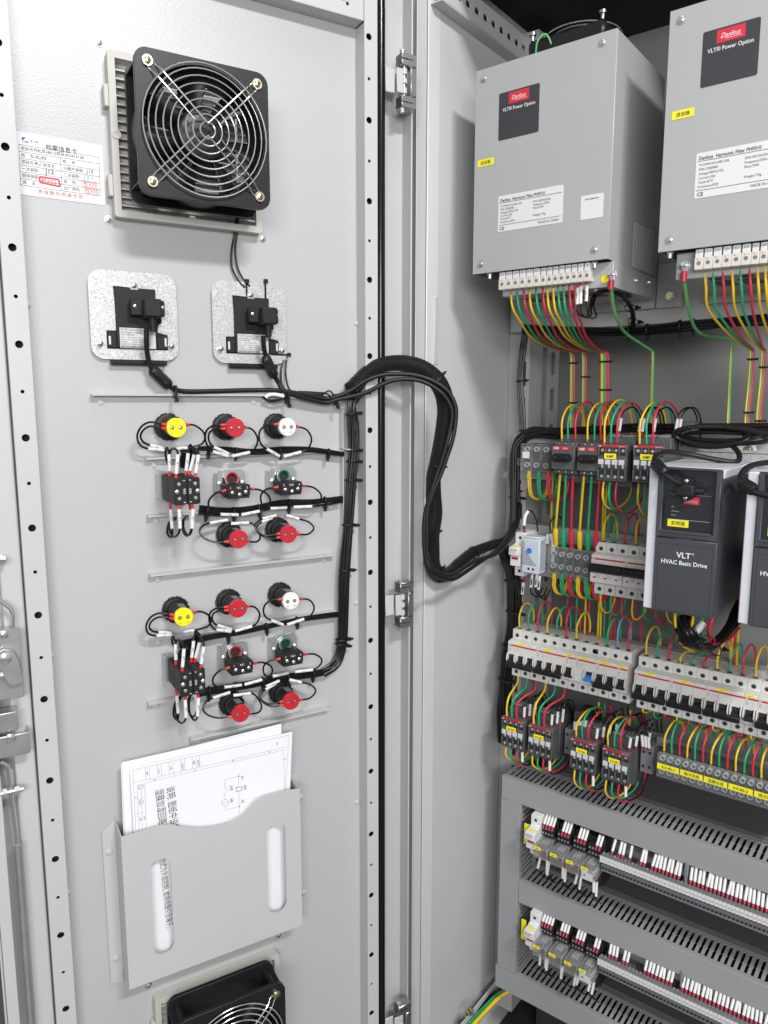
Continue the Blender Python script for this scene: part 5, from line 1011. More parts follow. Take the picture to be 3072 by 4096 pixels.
for k, (tg, lb) in enumerate((('KX-B2-1', 'clear terminal with yellow tag KX-B2-1, leftmost of the tagged row'), ('强冷风扇', 'clear terminal with yellow Chinese tag, second of the tagged row'), ('湿膜加湿', 'clear terminal with yellow Chinese tag, third of the tagged row'), ('KX-B2-2', 'clear terminal with yellow tag KX-B2-2'), ('强冷风扇', 'clear terminal at the right picture edge, right of KX-B2-2'), ('湿膜加湿', 'clear terminal just past the right picture edge'))):
    t = clear_term(3, 0.0112, 0.0365, lb, (0.0105, -0.0110), tg, grp='tagged clear terminals'); place(t.o, 'C', (-0.3242+0.0338*k, 1.10, H0-0.5485))
# ================================================================== fuse holders and thermostat
def fuse(label, scale=1):
    t = Thing('fuse_holder', label, 'fuse holder', 'C', (0, 0, 0), 'white fuse holders'); W_ = 0.0178
    t.part('body', MB().prism([(0.014, 0.036), (0.014, 0.0185), (0.006, 0.0165), (0.006, -0.0185), (0.014, -0.0205), (0.014, -0.0375), (0.06, -0.0375), (0.06, 0.036)], 0, W_), 'label_white', 0.0008)
    t.part('lever', MB().prism([(0.0056, 0.0160), (-0.008, 0.0145), (-0.009, 0.001), (-0.004, 0.0), (0.0056, 0.0)], -0.0004, W_+0.0004), 'label_white', 0.001)
    t.part('front', MB().prism([(0.0056, -0.0005), (-0.003, -0.0007), (-0.003, -0.0175), (0.0056, -0.0185)], 0.0002, W_-0.0002), 'label_white', 0.0006)
    for z in (0.0275, -0.0290): t.part('screw_hole', MB().cyl((W_/2, 0.0138, z), (W_/2, 0.0142, z), 0.0027, 14), 'ink')
    t.part('neon_window', MB().box(0.003, W_-0.003, -0.0034, -0.0029, -0.0065, -0.0025), 'strip_red')
    t.part('lettering', MB().text('ZOYUCN', 0.0029, (0.0022, -0.0092, 0.0095), bold=True).text('RT18-32X', 0.0022, (0.0022, -0.0093, 0.0068)).text('380V~50/60Hz', 0.0016, (0.0022, -0.0094, 0.0045)).text('32A', 0.0020, (0.0022, -0.0094, 0.0020)), 'ink', rc=False)
    t.part('yellow_tag', MB().obox((W_/2, 0.0, 0.0158), (0.005, 0.003, 0.0003), (Vector((1, 0, 0)), Vector((0, 1, 0.1)).normalized(), Vector((0, -0.1, 1)).normalized())), 'label_yellow'); return t
fu = fuse('white fuse holder beside the thermostat'); place(fu.o, 'C', (-0.5765, 1.092, H0-0.2525))
dup(fu, 'C', (-0.5330, 1.093, H0-0.7430), 'white fuse holder at the left of the upper relay row', 'white fuse holders'); dup(fu, 'C', (-0.5290, 1.093, H0-0.9265), 'white fuse holder at the left of the lower relay row', 'white fuse holders')
for z, lb in ((-0.7465, 'yellow plate behind the fuse holder in the upper relay row'), (-0.930, 'yellow plate behind the fuse holder in the lower relay row')): solo('yellow_plate', MB().box(-0.5445, -0.536, 1.105, 1.107, H0+z-0.019, H0+z+0.019), 'label_yellow', lb, 'plate', 'C', (-0.54, 1.105, H0+z), bev=0.0003)
t = Thing('thermostat', 'small pale blue-grey thermostat with a blue dial', 'thermostat', 'C', (-0.5545, 1.088, H0-0.2495))
t.part('case', MB().box(0, 0.031, 0, 0.024, -0.0290, 0.0275), 'thermo_blue', 0.0015, seg=2); t.part('top_step', MB().box(0.0, 0.031, 0.006, 0.026, 0.0276, 0.031), 'thermo_blue', 0.001)
k = t.part('dial', MB().cyl((0.0135, 0, 0.009), (0.0135, -0.0025, 0.009), 0.0045, 24), 'toggle_blue', 0.0004); g = MB()
for i in range(15): z = 0.0215-i*0.0026; g.box(0.0015, 0.0045+0.0+max(0, i-5)*0.0024, -0.0004, 0.0002, z, z+0.0011)
t.part('vent_slots', g, 'ink_grey'); g = MB()
for i in range(14): g.box(0.0309, 0.0313, 0.004, 0.021, 0.024-i*0.0036, 0.0255-i*0.0036)
t.part('side_vents', g, 'ink_grey'); g = MB()
for a in range(-30, 211, 30): g.text(str((a+30)//4), 0.0016, (0.0135+0.0075*cos(radians(a)), -0.0003, 0.009+0.0075*sin(radians(a))), 'c')
t.part('lettering', g, 'ink', rc=False)
for x in (0.0125, 0.0205): t.part('screw_hole', MB().cyl((x, -0.0003, -0.0215), (x, 0.0002, -0.0215), 0.0021, 12), 'ink')
t.part('pointer', MB().box(0.0132, 0.0138, -0.0029, -0.0024, 0.0095, 0.0130), 'ink', parent=k)
t = Thing('rail_end_stop', 'white rail clamp behind the thermostat', 'clamp', 'C', (-0.523, 1.13, H0-0.225)); t.part('clamp', MB().box(0, 0.006, 0, 0.03, -0.04, 0.008).box(-0.01, -0.006, 0.0, 0.03, -0.01, 0.006).box(-0.0059, -0.0001, 0.01, 0.012, -0.01, 0.006), 'label_silver', 0.0006)
# ================================================================== drives
def drive(x0, label, first):
    t = Thing('frequency_drive', label, 'drive', 'C', (x0, 0.99, H0-0.276), 'grey drives'); W_, Hh = 0.0905, 0.1905; dep = 0.192
    t.part('side_shell', MB().box(0, 0.0125, 0.0, dep, 0, Hh+0.0005).box(0.0126, W_, 0.012, dep, Hh-0.012, Hh), 'drive_light', 0.0015, seg=2)
    t.part('body', MB().box(0.0127, W_-0.0002, 0.004, dep, 0.001, Hh-0.0125), 'drive_grey', 0.0015)
    t.part('lower_cover', MB().sheet([(0.0135, 0.0), (W_, 0.0), (W_, 0.0992), (0.0135, 0.0992)], [], -0.004, 0.0038), 'drive_grey', 0.001)
    g = MB()
    for a, b, c_, d_ in ((0.018, W_-0.005, 0.0915, 0.0918), (0.018, W_-0.005, 0.0025, 0.0028), (0.0178, 0.0181, 0.0025, 0.0918), (W_-0.0052, W_-0.0049, 0.0025, 0.0918)): g.box(a, b, -0.0042, -0.0039, c_, d_)
    t.part('cover_groove', g, 'ink'); t.part('finger_notch', MB().stack((0.0135+0.036, -0.0001, 0.0999), (0, -1, 0), [(0, 0.0085), (0.0030, 0.0085)], 28).box(0.03, 0.07, -0.0001, 0.0, 0.0995, 0.1), 'drive_grey')
    u = MB().sheet([(0.0135, 0.1000), (W_, 0.1000), (W_, Hh), (0.0135, Hh)], [[(0.0195, 0.1085), (W_-0.0065, 0.1085), (W_-0.0065, Hh-0.002), (0.0195, Hh-0.002)]], -0.004, 0.0038)
    t.part('upper_frame', u, 'drive_grey', 0.0008); wd = t.part('keypad_bay', MB().box(0.0194, W_-0.0064, 0.0025, 0.0036, 0.1084, Hh-0.0019), 'drive_window')
    t.part('bay_ledge', MB().box(0.0195, W_-0.0090, -0.0052, 0.002, 0.1065, 0.1095).box(0.0195, W_-0.01, -0.0056, -0.0050, 0.1030, 0.1045), 'drive_grey', 0.0005)
    t.part('top_vent', MB().box(0.002, W_-0.001, 0.002, dep-0.03, Hh+0.0007, Hh+0.0017), 'drive_light', 0.0006)
    t.part('mounting_ear', MB().sheet([(0.004, Hh-0.002), (W_+0.004, Hh-0.002), (W_-0.004, Hh+0.026), (0.012, Hh+0.026)], [circ(0.020, Hh+0.017, 0.003), circ(W_-0.012, Hh+0.017, 0.003)], dep-0.004, dep-0.002), 'drive_light', 0.0005)
    for x in (0.020, W_-0.012): t.part('mounting_bolt', MB().stack((x, dep-0.004, Hh+0.015), (0, -1, 0), [(0, 0.0072), (0.0012, 0.0070), (0.0013, 0.0045), (0.004, 0.003)], 18), 'brass_zinc')
    rd, wh = MB(), MB(); danfoss(rd, wh, 0.0455, 0.1445, 0.0185, 0.0093, 0.0024); t.part('logo_plate', rd, 'logo_red', parent=wd)
    wh.text('Com.', 0.0027, (0.0305, 0.0022, 0.1545)).text('On', 0.0027, (0.0298, 0.0022, 0.1390)).text('Warning', 0.0027, (0.0298, 0.0022, 0.1335)).text('Alarm', 0.0027, (0.0298, 0.0022, 0.1285)).box(0.0255, W_-0.012, 0.0022, 0.0024, 0.1233, 0.1236).box(0.0255, W_-0.012, 0.0022, 0.0024, 0.1565, 0.15665)
    t.part('lettering', wh, 'label_silver', parent=wd, rc=False)
    t.part('lettering', MB().text('VLT', 0.0105, (0.0505, -0.0042, 0.0748), 'c', bold=True).text('®', 0.004, (0.0605, -0.0042, 0.0800)).text('HVAC Basic Drive', 0.0078, (0.0512, -0.0042, 0.0655), 'c', bold=True, sx=0.98), 'ink_white', rc=False)
    b = t.part('yellow_tag', MB().box(0.0262, 0.0525, 0.0016, 0.0024, 0.1140, 0.1232), 'label_yellow'); t.part('lettering', MB().text('变频器', 0.0060, (0.0393, 0.0014, 0.1165), 'c', bold=True), 'ink', parent=b, rc=False)
    return t
drive(-0.3226, 'grey and white frequency drive on the left with its whole front visible', True); drive(-0.2035, 'grey and white frequency drive cut off by the right picture edge', False)
t = Thing('drive_plug', 'black plug with two screws in the keypad bay of the left drive', 'plug', 'C', (-0.272, 0.985, H0-0.1115))
t.part('body', MB().box(-0.012, 0.012, -0.016, 0.006, -0.008, 0.007), 'black_matt', 0.0025, seg=2); t.part('flange', MB().sheet(rr(-0.0065, 0.0065, -0.0145, 0.0145, 0.005, 5), [], -0.003, 0.006), 'black_matt', 0.001)
t.part('nose', MB().cyl((0.010, -0.006, -0.001), (0.021, -0.004, -0.001), 0.0035, 12), 'black_matt')
for z in (0.0110, -0.0105): t.part('screw', MB().stack((-0.001, -0.003, z), (0, -1, 0), [(0, 0.0026), (0.001, 0.0025), (0.0018, 0.0012)], 12), 'steel')
def ccable(L_, r, label, mt='cable_black', grp=None, name='signal_cable', n=12):
    P = [cab(c, x, y, Y) for c, x, y, Y in L_]; return solo(name, MB().tube(P, r, n, 7), mt, label, 'cable', 'C', P[0], grp), P
o, P = ccable([('c9', 390, 370, .968), ('c9', 330, 345, .968), ('c9', 260, 300, .968), ('c9', 215, 270, .97), ('c9', 150, 190, .98), ('c9', 140, 120, 1.0), ('c9', 200, 75, 1.03), ('c9', 300, 65, 1.05), ('c9', 500, 95, 1.07), ('c9', 700, 135, 1.08), ('c9', 870, 160, 1.09), ('c9', 935, 135, 1.10), ('c9', 925, 70, 1.11), ('c9', 870, 10, 1.12), ('c9', 800, -30, 1.13)], 0.0037, 'thick black cable looping from the plug over the left drive')
ferrite((cab('c9', 240, 275, .97), cab('c9', 135, 160, .985)), 'black ferrite clamp on the cable of the left drive', 'C', 0.0082)
o, P = ccable([('c9', 1215, 480, .965), ('c9', 1120, 460, .965), ('c9', 1040, 430, .967), ('c9', 960, 350, .975), ('c9', 950, 290, .985), ('c9', 1000, 220, 1.0), ('c9', 1100, 180, 1.02), ('c9', 1250, 160, 1.04)], 0.0037, 'thick black cable looping to the drive at the right edge')
ferrite((cab('c9', 1085, 430, .966), cab('c9', 945, 350, .975)), 'black ferrite clamp in front of the right-hand drive', 'C', 0.0082)
# coiled spare cable on the rail
for i, (rx, rz, ph, dx, dz) in enumerate(((0.05, 0.013, 0, 0, 0), (0.056, 0.010, 0.5, 0.006, 0.003), (0.046, 0.015, 1.0, -0.004, -0.002), (0.06, 0.008, 1.6, 0.01, -0.004))):
    c = cab('z4', 1420, 800, 1.13); P = [(c.x+dx+rx*cos(a), c.y-0.012+0.006*i+0.004*sin(2*a+ph), c.z+dz+rz*sin(a)) for a in [k*2*pi/22 for k in range(23)]]
    solo('coiled_cable', MB().tube(P, 0.0030, 8, 3), 'cable_black', 'spare black cable coiled flat above the drives', 'cable', 'C', P[0], 'coils of spare black cable')
ccable([('z4', 1480, 765, 1.11), ('z4', 1560, 775, 1.11), ('z4', 1640, 790, 1.11), ('z4', 1700, 800, 1.11)], 0.0032, 'black cable running right from the coil above the drives')
# ================================================================== black trunks in the cabinet
def cbundle(L_, n, r, label, spread, ties=(), seed=1, tail=(1, 0, 0), mt='wire_black'):
    P = [cab(c, x, y, Y) for c, x, y, Y in L_]; return bundle(P, n, r, label, spread, 'C', ties, tail, 'black trunks in the cabinet', mt, 'wire_loom', seed)
cbundle([('z4', 608, 370, 1.17), ('z4', 598, 450, 1.17), ('z4', 590, 560, 1.17), ('z4', 595, 680, 1.17), ('z4', 603, 790, 1.17)], 5, 0.0018, 'thin black wire trunk climbing the back corner beside the side wall', 0.0055, (2.05, 3.9), 61)
cbundle([('z4', 760, 795, 1.165), ('z4', 700, 790, 1.16), ('z4', 640, 793, 1.155), ('z4', 595, 815, 1.15), ('z4', 572, 870, 1.15), ('z4', 568, 960, 1.15), ('z4', 572, 1050, 1.15), ('z6', 566, 60, 1.15), ('z6', 560, 120, 1.15)], 6, 0.003, 'thick black trunk bending from the side down past the first terminal', 0.0085, (6.2,), 62, mt='cable_black')
cbundle([('z4', 740, 795, 1.168), ('z4', 850, 785, 1.17), ('z4', 960, 780, 1.17), ('z4', 1100, 778, 1.17), ('z4', 1250, 770, 1.17), ('z4', 1700, 775, 1.17)], 5, 0.0025, 'horizontal black trunk above the top device row', 0.008, (1.5,), 63)
cbundle([('z6', 520, 200, 1.14), ('z6', 530, 250, 1.15), ('z6', 556, 320, 1.155), ('z6', 566, 450, 1.155), ('z6', 556, 560, 1.155), ('z6', 540, 680, 1.155), ('z6', 528, 800, 1.155), ('z6', 522, 930, 1.155), ('z6', 520, 1050, 1.155)], 9, 0.0026, 'thick black trunk descending the cabinet side to the duct', 0.0125, (2.2, 3.3, 4.6, 5.8), 64)
cbundle([('z4', 600, 345, 1.18), ('z4', 700, 350, 1.18), ('z4', 900, 352, 1.18), ('z4', 1080, 352, 1.18), ('z4', 1280, 330, 1.18), ('z4', 1480, 312, 1.18), ('z4', 1700, 300, 1.18)], 5, 0.0022, 'black trunk running under the two filter boxes', 0.007, (2.9, 3.3, 4.0, 4.3), 65, (0, 0, -1))
cbundle([('z4', 1075, 350, 1.175), ('z4', 1078, 280, 1.14), ('z4', 1050, 220, 1.10), ('z4', 1000, 185, 1.05), ('z4', 960, 175, 1.02), ('z4', 920, 190, 1.0)], 4, 0.0020, 'tied black bundle arching behind the earth stud of the left filter', 0.0055, (0.6, 1.5, 2.5), 66)
cbundle([('c9', 390, 1625, 1.04), ('c9', 420, 1720, 1.03), ('c9', 470, 1820, 1.03), ('c9', 560, 1905, 1.05), ('c9', 660, 1900, 1.09), ('c9', 760, 1820, 1.12), ('c9', 860, 1700, 1.15), ('c9', 920, 1600, 1.17), ('c9', 990, 1500, 1.18)], 11, 0.0019, 'thick bundle of thin black wires hanging under the left drive', 0.014, (2.0, 4.2), 67)
# ================================================================== power wires
CN = {'y': 'wire_yellow', 'g': 'wire_green', 'r': 'wire_red', 'b': 'wire_blue', 'k': 'wire_black'}; CW = {'y': 'yellow', 'g': 'green', 'r': 'red', 'b': 'light blue', 'k': 'black'}
def pw(P, col, label, r=0.00152, grp=None, cuff=None, k=6, tip=True):
    o = solo('power_wire', MB().tube(P, r, 10, k), CN[col], label, 'wire', 'C', P[0], grp)
    if tip:
        d = (Vector(P[1])-Vector(P[0])).normalized(); a = Vector(P[0]); sub(o, P[0], 'crimp_tip', MB().stack(a-d*0.001, d, [(0, r*0.9), (0.0035, r*1.12)], 10), 'ink')
    if cuff:
        a = Vector(P[cuff[0]]); b = Vector(P[cuff[1]]); d = (b-a).normalized(); L_ = (b-a).length
        sub(o, P[0], 'shrink_sleeve', MB().stack(a, d, [(0, r*1.8), (L_*0.1, r*2.2), (L_*0.85, r*2.2), (L_, r*1.6)], 12), CN[col])
    return o
def arc(x, Y0, z0, h, Y1, z1, dx, col, label, r=0.00152, grp=None, jit=0.0028):
    e = random.uniform(-jit, jit); h += random.uniform(-0.003, 0.003)
    s_ = 1 if h > 0 else -1
    P = [(x, Y0, H0+z0), (x+e*0.3, Y0-0.001, H0+z0+h*0.55), (x+dx*0.25+e, Y0*0.78+Y1*0.22, H0+z0+h*0.92), (x+dx*0.55+e, Y0*0.45+Y1*0.55, H0+z0+h), (x+dx*0.85, Y0*0.15+Y1*0.85, H0+z0+h*0.8), (x+dx, Y1, H0+z0+h*0.45), (x+dx, Y1, H0+z1)]
    return pw([Vector(p) for p in P], col, label, r, grp)
# filter 1 wires: from its terminals into four vertical strands
cols = 'ygrygryyggrr'; xs = [548, 575, 604, 628, 657, 686, 705, 730, 752, 775, 800, 823]
vt_ = [808, 862, 815, 868, 822, 874, 940, 945, 951, 957, 963, 969]; vs_ = [(808, 0), (815, 0), (822, 0), (860, 0), (866, 0), (873, 0), (940, 1), (945, 1), (952, 1), (957, 1), (963, 1), (969, 1)]
vorder = [0, 1, 2, 3, 4, 5, 6, 7, 8, 9, 10, 11]
for i, (c, x) in enumerate(zip(cols, xs)):
    X = vs_[i][0]; y0 = 186-0.165*(x-548); y_ = [190, 255, 330, 395, 428, 438]
    sg = (X-x)
    pts_ = [('z4', x, y0, 0.998), ('z4', x+8, 250, 1.0), ('z4', x+0.12*sg+10, 310, 1.02), ('z4', x+0.32*sg+4, 375, 1.07), ('z4', x+0.62*sg, 420, 1.13), ('z4', X-22, 436+i*0.4, 1.175), ('z4', X-4, 444, 1.18), ('z4', X, 470, 1.18), ('z4', X, 560, 1.18), ('z4', X-1, 690, 1.18), ('z4', X-1, 800, 1.178)]
    pw([cab(*q) for q in pts_], c, '%s wire under the left filter box, number %d counted from the left' % (CW[c], i+1), 0.00165, 'wires under the left filter')
for c, x, y in (('z4', 815, 488), ('z4', 867, 548), ('z4', 815, 660), ('z4', 953, 482), ('z4', 953, 604)):
    p = cab(c, x, y, 1.176); w_ = 0.0062 if x < 900 else 0.009; solo('cable_tie', MB().box(-w_, w_, -0.0022, 0.004, -0.0012, 0.0012).box(w_, w_+0.003, -0.0024, 0.001, -0.0018, 0.0018), 'black_plastic', 'black cable tie round the vertical wires at left, ' + {488: 'highest on the left strand', 548: 'on the middle strand', 660: 'lowest on the left strand', 482: 'upper one on the right strand', 604: 'lower one on the right strand'}[y], 'cable tie', 'C', p, bev=0.0004, ab=False)
# filter 2 wires
cols = 'ygrygryyrg'; xs = [1385, 1420, 1462, 1502, 1538, 1578, 1612, 1645, 1680, 1710]
for i, (c, x) in enumerate(zip(cols, xs)):
    X = (1583, 1590, 1597, 1633, 1640, 1647, 1700, 1706, 1712, 1718)[i]; sg = X-x
    pts_ = [('z4', x, 86-0.2*(x-1385), 1.0), ('z4', x+6, 160, 1.0), ('z4', x+14, 250, 1.02), ('z4', x+0.35*sg+8, 335, 1.07), ('z4', x+0.72*sg, 395, 1.13), ('z4', X-8, 425, 1.175), ('z4', X, 450, 1.18), ('z4', X-8, 580, 1.18), ('z4', X-20, 700, 1.18), ('z4', X-24, 800, 1.178)]
    pw([cab(*q) for q in pts_], c, '%s wire under the right filter box, number %d counted from the left' % (CW[c], i+1), 0.00165, 'wires under the right filter')
for x, y, lb in ((1588, 472, 'upper tie on the left strand under the right filter'), (1640, 506, 'upper tie on the right strand under the right filter'), (1571, 702, 'lower tie on the left strand under the right filter'), (1622, 738, 'lower tie on the right strand under the right filter')):
    p = cab('z4', x, y, 1.176); solo('cable_tie', MB().box(-0.0062, 0.0062, -0.0022, 0.004, -0.0012, 0.0012).box(0.0062, 0.009, -0.0024, 0.001, -0.0018, 0.0018), 'black_plastic', 'black ' + lb, 'cable tie', 'C', p, bev=0.0004, ab=False)
# earth wires: green jacket with a yellow stripe
def earth(L_, E, label):
    P = [Vector(E)+Vector((0, -0.002, -0.012))]+[cab(*q) for q in L_]; o0 = P[0]
    o = solo('earth_wire', MB().tube(P, 0.0021, 12, 7), 'earth_green', label, 'wire', 'C', o0, 'green yellow earth wires')
    sub(o, o0, 'yellow_stripe', MB().tube([p+Vector((-0.0010, -0.0014, 0.0003)) for p in P], 0.00105, 6, 7), 'wire_yellow')
    a = P[0]; sub(o, o0, 'cable_lug', MB().box(a.x-0.0035, a.x+0.0035, a.y+0.003, a.y+0.0042, a.z-0.001, a.z+0.016), 'zinc', 0.0004)
    sub(o, o0, 'lug_sleeve', MB().stack(a+Vector((0, 0, -0.0085)), (0, 0, 1), [(0, 0.0034), (0.010, 0.0040), (0.013, 0.0034)], 14), 'crimson_ferrule')
earth([('z4', 990, 240, 1.02), ('z4', 1012, 310, 1.05), ('z4', 1045, 360, 1.10), ('z4', 1110, 405, 1.15), ('z4', 1155, 435, 1.178), ('z4', 1163, 460, 1.18), ('z4', 1160, 600, 1.18), ('z4', 1158, 700, 1.18), ('z4', 1158, 780, 1.18)], E1, 'green and yellow earth wire from the left filter box')
earth([('z4', 1310, 220, 1.02), ('z4', 1325, 290, 1.05), ('z4', 1350, 345, 1.09), ('z4', 1400, 372, 1.14), ('z4', 1470, 380, 1.17), ('z4', 1505, 400, 1.18), ('z4', 1502, 450, 1.181), ('z4', 1492, 650, 1.181), ('z4', 1485, 800, 1.181)], E2, 'green and yellow earth wire from the right filter box')
# black marker wires at filter 1
for i, (x, y0, y1, tx_) in enumerate(((838, 150, 235, '1-24V'), (852, 142, 232, ''), (877, 138, 222, '1-04'))):
    P = [cab('z4', x, y0, 0.998), cab('z4', x-1, y0+40, 0.998), cab('z4', x-3, y1+25, 1.0), cab('z4', x+15, 285+i*4, 1.005), cab('z4', x+40, 285, 1.01), cab('z4', 890+i*8, 240, 1.02), cab('z4', 905+i*8, 195, 1.03), cab('z4', 960, 172, 1.04)]
    o = solo('control_wire', MB().tube(P, 0.0012, 8, 6), 'wire_black', 'black control wire with white sleeve under the left filter box, %s of three' % ('left', 'middle', 'right')[i], 'wire', 'C', P[0], 'control wires at the left filter')
    sub(o, P[0], 'ferrule', MB().stack(P[0]+Vector((0, 0, 0.001)), (0, 0, -1), [(0, 0.0022), (0.007, 0.0020)], 12), 'crimson_ferrule'); a, b = cab('z4', x-1, y0+14, 0.998), cab('z4', x-3, y1, 0.998)
    sub(o, P[0], 'marker_sleeve', MB().cyl(a, b, 0.0023, 12), 'white_tube')
    if tx_: sub(o, P[0], 'lettering', MB().text(tx_, 0.0030, (a+b)/2+Vector((0.0010, -0.0026, 0)), 'c', (0, 0, 1), (-1, 0, 0), bold=True), 'ink', rc=False)
# arcs over the top row
TR = [(-0.4961, 'y'), (-0.4861, 'g'), (-0.4740, 'r'), (-0.4544, 'y'), (-0.4433, 'g'), (-0.4333, 'r')]
for i, (x, c) in enumerate(TR): arc(x, 1.098, -0.0610, 0.057, 1.176, -0.055, 0.003, c, '%s wire arching over the %s rotary switch' % (CW[c], ('left', 'right')[i//3]), grp='arches over the rotary switches')
for i, (x, c) in enumerate(((-0.4225, 'y'), (-0.4125, 'g'), (-0.4030, 'r'), (-0.3700, 'y'), (-0.3600, 'g'), (-0.3505, 'r'))): arc(x, 1.085, -0.0640, 0.063, 1.17, -0.058, 0.010, c, '%s wire arching over the %s contactor with the KMF tag' % (CW[c], ('left', 'right')[i//3]), grp='arches over the KMF contactors')
def mwire(P, a, b, label, col='white_tube', txt='', r=0.0012, grp=None, fer=True):
    P = [Vector(p) for p in P]; o = solo('control_wire', MB().tube(P, r, 8, 6), 'wire_black', label, 'wire', 'C', P[0], grp); d = (P[1]-P[0]).normalized()
    if fer: sub(o, P[0], 'ferrule', MB().stack(P[0]-d*0.001, d, [(0, 0.0021), (0.006, 0.0019)], 10), 'crimson_ferrule')
    p0 = P[0].lerp(P[1], a); p1 = P[0].lerp(P[1], b); sub(o, P[0], 'marker_sleeve', MB().cyl(p0, p1, 0.00225, 12), col)
    if txt: sub(o, P[0], 'lettering', MB().text(txt, 0.0028, (p0+p1)/2+Vector((0.0010, -0.0026, 0)), 'c', (0, 0, 1), (-1, 0, 0), bold=True), 'ink', rc=False)
    return o
def topw(x, Y, z, h, label, dx=0.01, grp=None, txt=''):
    return mwire([(x, Y, H0+z), (x+0.003, Y, H0+z+h*0.62), (x+0.006, Y+0.006, H0+z+h*0.9), (x+0.010+dx*0.5, Y+0.02, H0+z+h), (x+0.012+dx, Y+0.03, H0+z+h*0.6), (x+0.012+dx, Y+0.035, H0+z-0.01)], 0.25, 1.0, label, grp=grp, txt=txt)
for i, (x, wd) in enumerate(((-0.418, 'at the left end'), (-0.388, 'left of the pair'), (-0.383, 'right of the pair'), (-0.366, 'beside the yellow arch'), (-0.3345, 'left of the right pair'), (-0.3295, 'right of the right pair'))): topw(x, 1.13, -0.052, 0.042, 'black wire with white sleeve behind the KMF contactors, %s' % wd, grp='sleeved wires at the KMF contactors')
# below the top row: straight feeders to the clear power terminals
for i, (xa, xb, c) in enumerate(((-0.4955, -0.5168, 'y'), (-0.4860, -0.5030, 'g'), (-0.4740, -0.4890, 'r'), (-0.4565, -0.4750, 'y'), (-0.4440, -0.4610, 'g'), (-0.4310, -0.4470, 'r'))):
    P = [Vector(q) for q in ((xa, 1.095, H0-0.112), (xa*0.9+xb*0.1, 1.098, H0-0.128), (xa*0.48+xb*0.52, 1.112, H0-0.175), (xb*0.85+xa*0.15, 1.124, H0-0.207), (xb, 1.130, H0-0.2215), (xb, 1.134, H0-0.2375))]
    pw(P, c, '%s feeder from the %s rotary switch down to the clear terminals' % (CW[c], ('left', 'right')[i//3]), 0.0019, 'feeders to the clear terminals', (3, 5))
for i, (x, c) in enumerate(((-0.5168, 'y'), (-0.5030, 'g'), (-0.4890, 'r'), (-0.4750, 'y'), (-0.4610, 'g'), (-0.4470, 'r'))):
    for s_ in (0, 1):
        e = (s_-0.5)*0.0034
        P = [Vector(q) for q in ((x, 1.134, H0-0.281), (x+e, 1.133, H0-0.294), (x+e, 1.133, H0-0.306), (x+e+0.003, 1.140, H0-0.318), (x+e+0.007, 1.155, H0-0.320), (x+e+0.009, 1.168, H0-0.300))]
        pw(P, c, '%s wire of pair %d leaving the bottom of the clear terminals' % (CW[c], i+1), 0.0017, 'wire pairs under the clear terminals', (0, 1) if s_ == 0 else None)
for i, (x, c) in enumerate(((-0.5640, 'y'), (-0.5470, 'g'), (-0.5300, 'r'))):
    for s_ in (0, 1):
        e = (s_-0.5)*0.0034
        P = [Vector(q) for q in ((x, 1.127, H0-0.113), (x+e, 1.126, H0-0.128), (x+e+0.001, 1.126, H0-0.143), (x+e+0.004, 1.130, H0-0.158), (x+e+0.009, 1.145, H0-0.163), (x+e+0.013, 1.165, H0-0.155), (x+e+0.014, 1.172, H0-0.128))]
        pw(P, c, '%s wire of a pair under the clear three-way terminal' % CW[c], 0.0018, 'wire pairs under the three-way terminal', (0, 1) if s_ == 0 else None)
for i, (x, c, h) in enumerate(((-0.4225, 'y', -0.045), (-0.4130, 'g', -0.047), (-0.4030, 'r', -0.050), (-0.3700, 'y', -0.056), (-0.3600, 'g', -0.056), (-0.3505, 'r', -0.056))): arc(x, 1.09, -0.1175, h, 1.17, -0.11, 0.014, c, '%s wire looping under the %s contactor with the KMF tag' % (CW[c], ('left', 'right')[i//3]), grp='loops under the KMF contactors')
# vertical runs behind
for i, (x, za, zb, c, n) in enumerate(((-0.548, -0.115, -0.235, 'y', 1), (-0.543, -0.115, -0.235, 'g', 1), (-0.515, -0.12, -0.40, 'r', 2), (-0.497, -0.12, -0.40, 'g', 2), (-0.458, -0.11, -0.42, 'y', 3), (-0.453, -0.11, -0.42, 'y', 3), (-0.447, -0.11, -0.42, 'g', 3), (-0.481, -0.3, -0.42, 'y', 4), (-0.474, -0.3, -0.42, 'r', 4), (-0.440, -0.3, -0.42, 'g', 5), (-0.434, -0.3, -0.42, 'r', 5), (-0.428, -0.3, -0.42, 'r', 5), (-0.25, -0.28, -0.43, 'y', 6), (-0.245, -0.28, -0.43, 'r', 6), (-0.2395, -0.28, -0.43, 'y', 6))):
    e = random.uniform(-0.002, 0.002); pw([Vector((x, 1.183, H0+za)), Vector((x+e, 1.184, H0+(za+zb)/2)), Vector((x, 1.183, H0+zb))], c, '%s wire running vertically behind the devices, strand %d' % (CW[c], n), 0.0017, 'vertical wires behind the devices', tip=False)
# row B arcs
for i, x in enumerate(RB): arc(x, 1.135, -0.2215, 0.045, 1.178, -0.215, 0.006, 'ygr'[i % 3] if i < 8 else 'r', '%s wire arching over the breakers with raised bar, pole %d' % (CW['ygr'[i % 3]], i+1), grp='arches over the raised-bar breakers')
for i, x in enumerate(RB[:8]): arc(x, 1.135, -0.3035, -0.038, 1.176, -0.30, 0.008, 'ygr'[i % 3], '%s wire looping under the breakers with raised bar, pole %d' % (CW['ygr'[i % 3]], i+1), grp='loops under the raised-bar breakers')
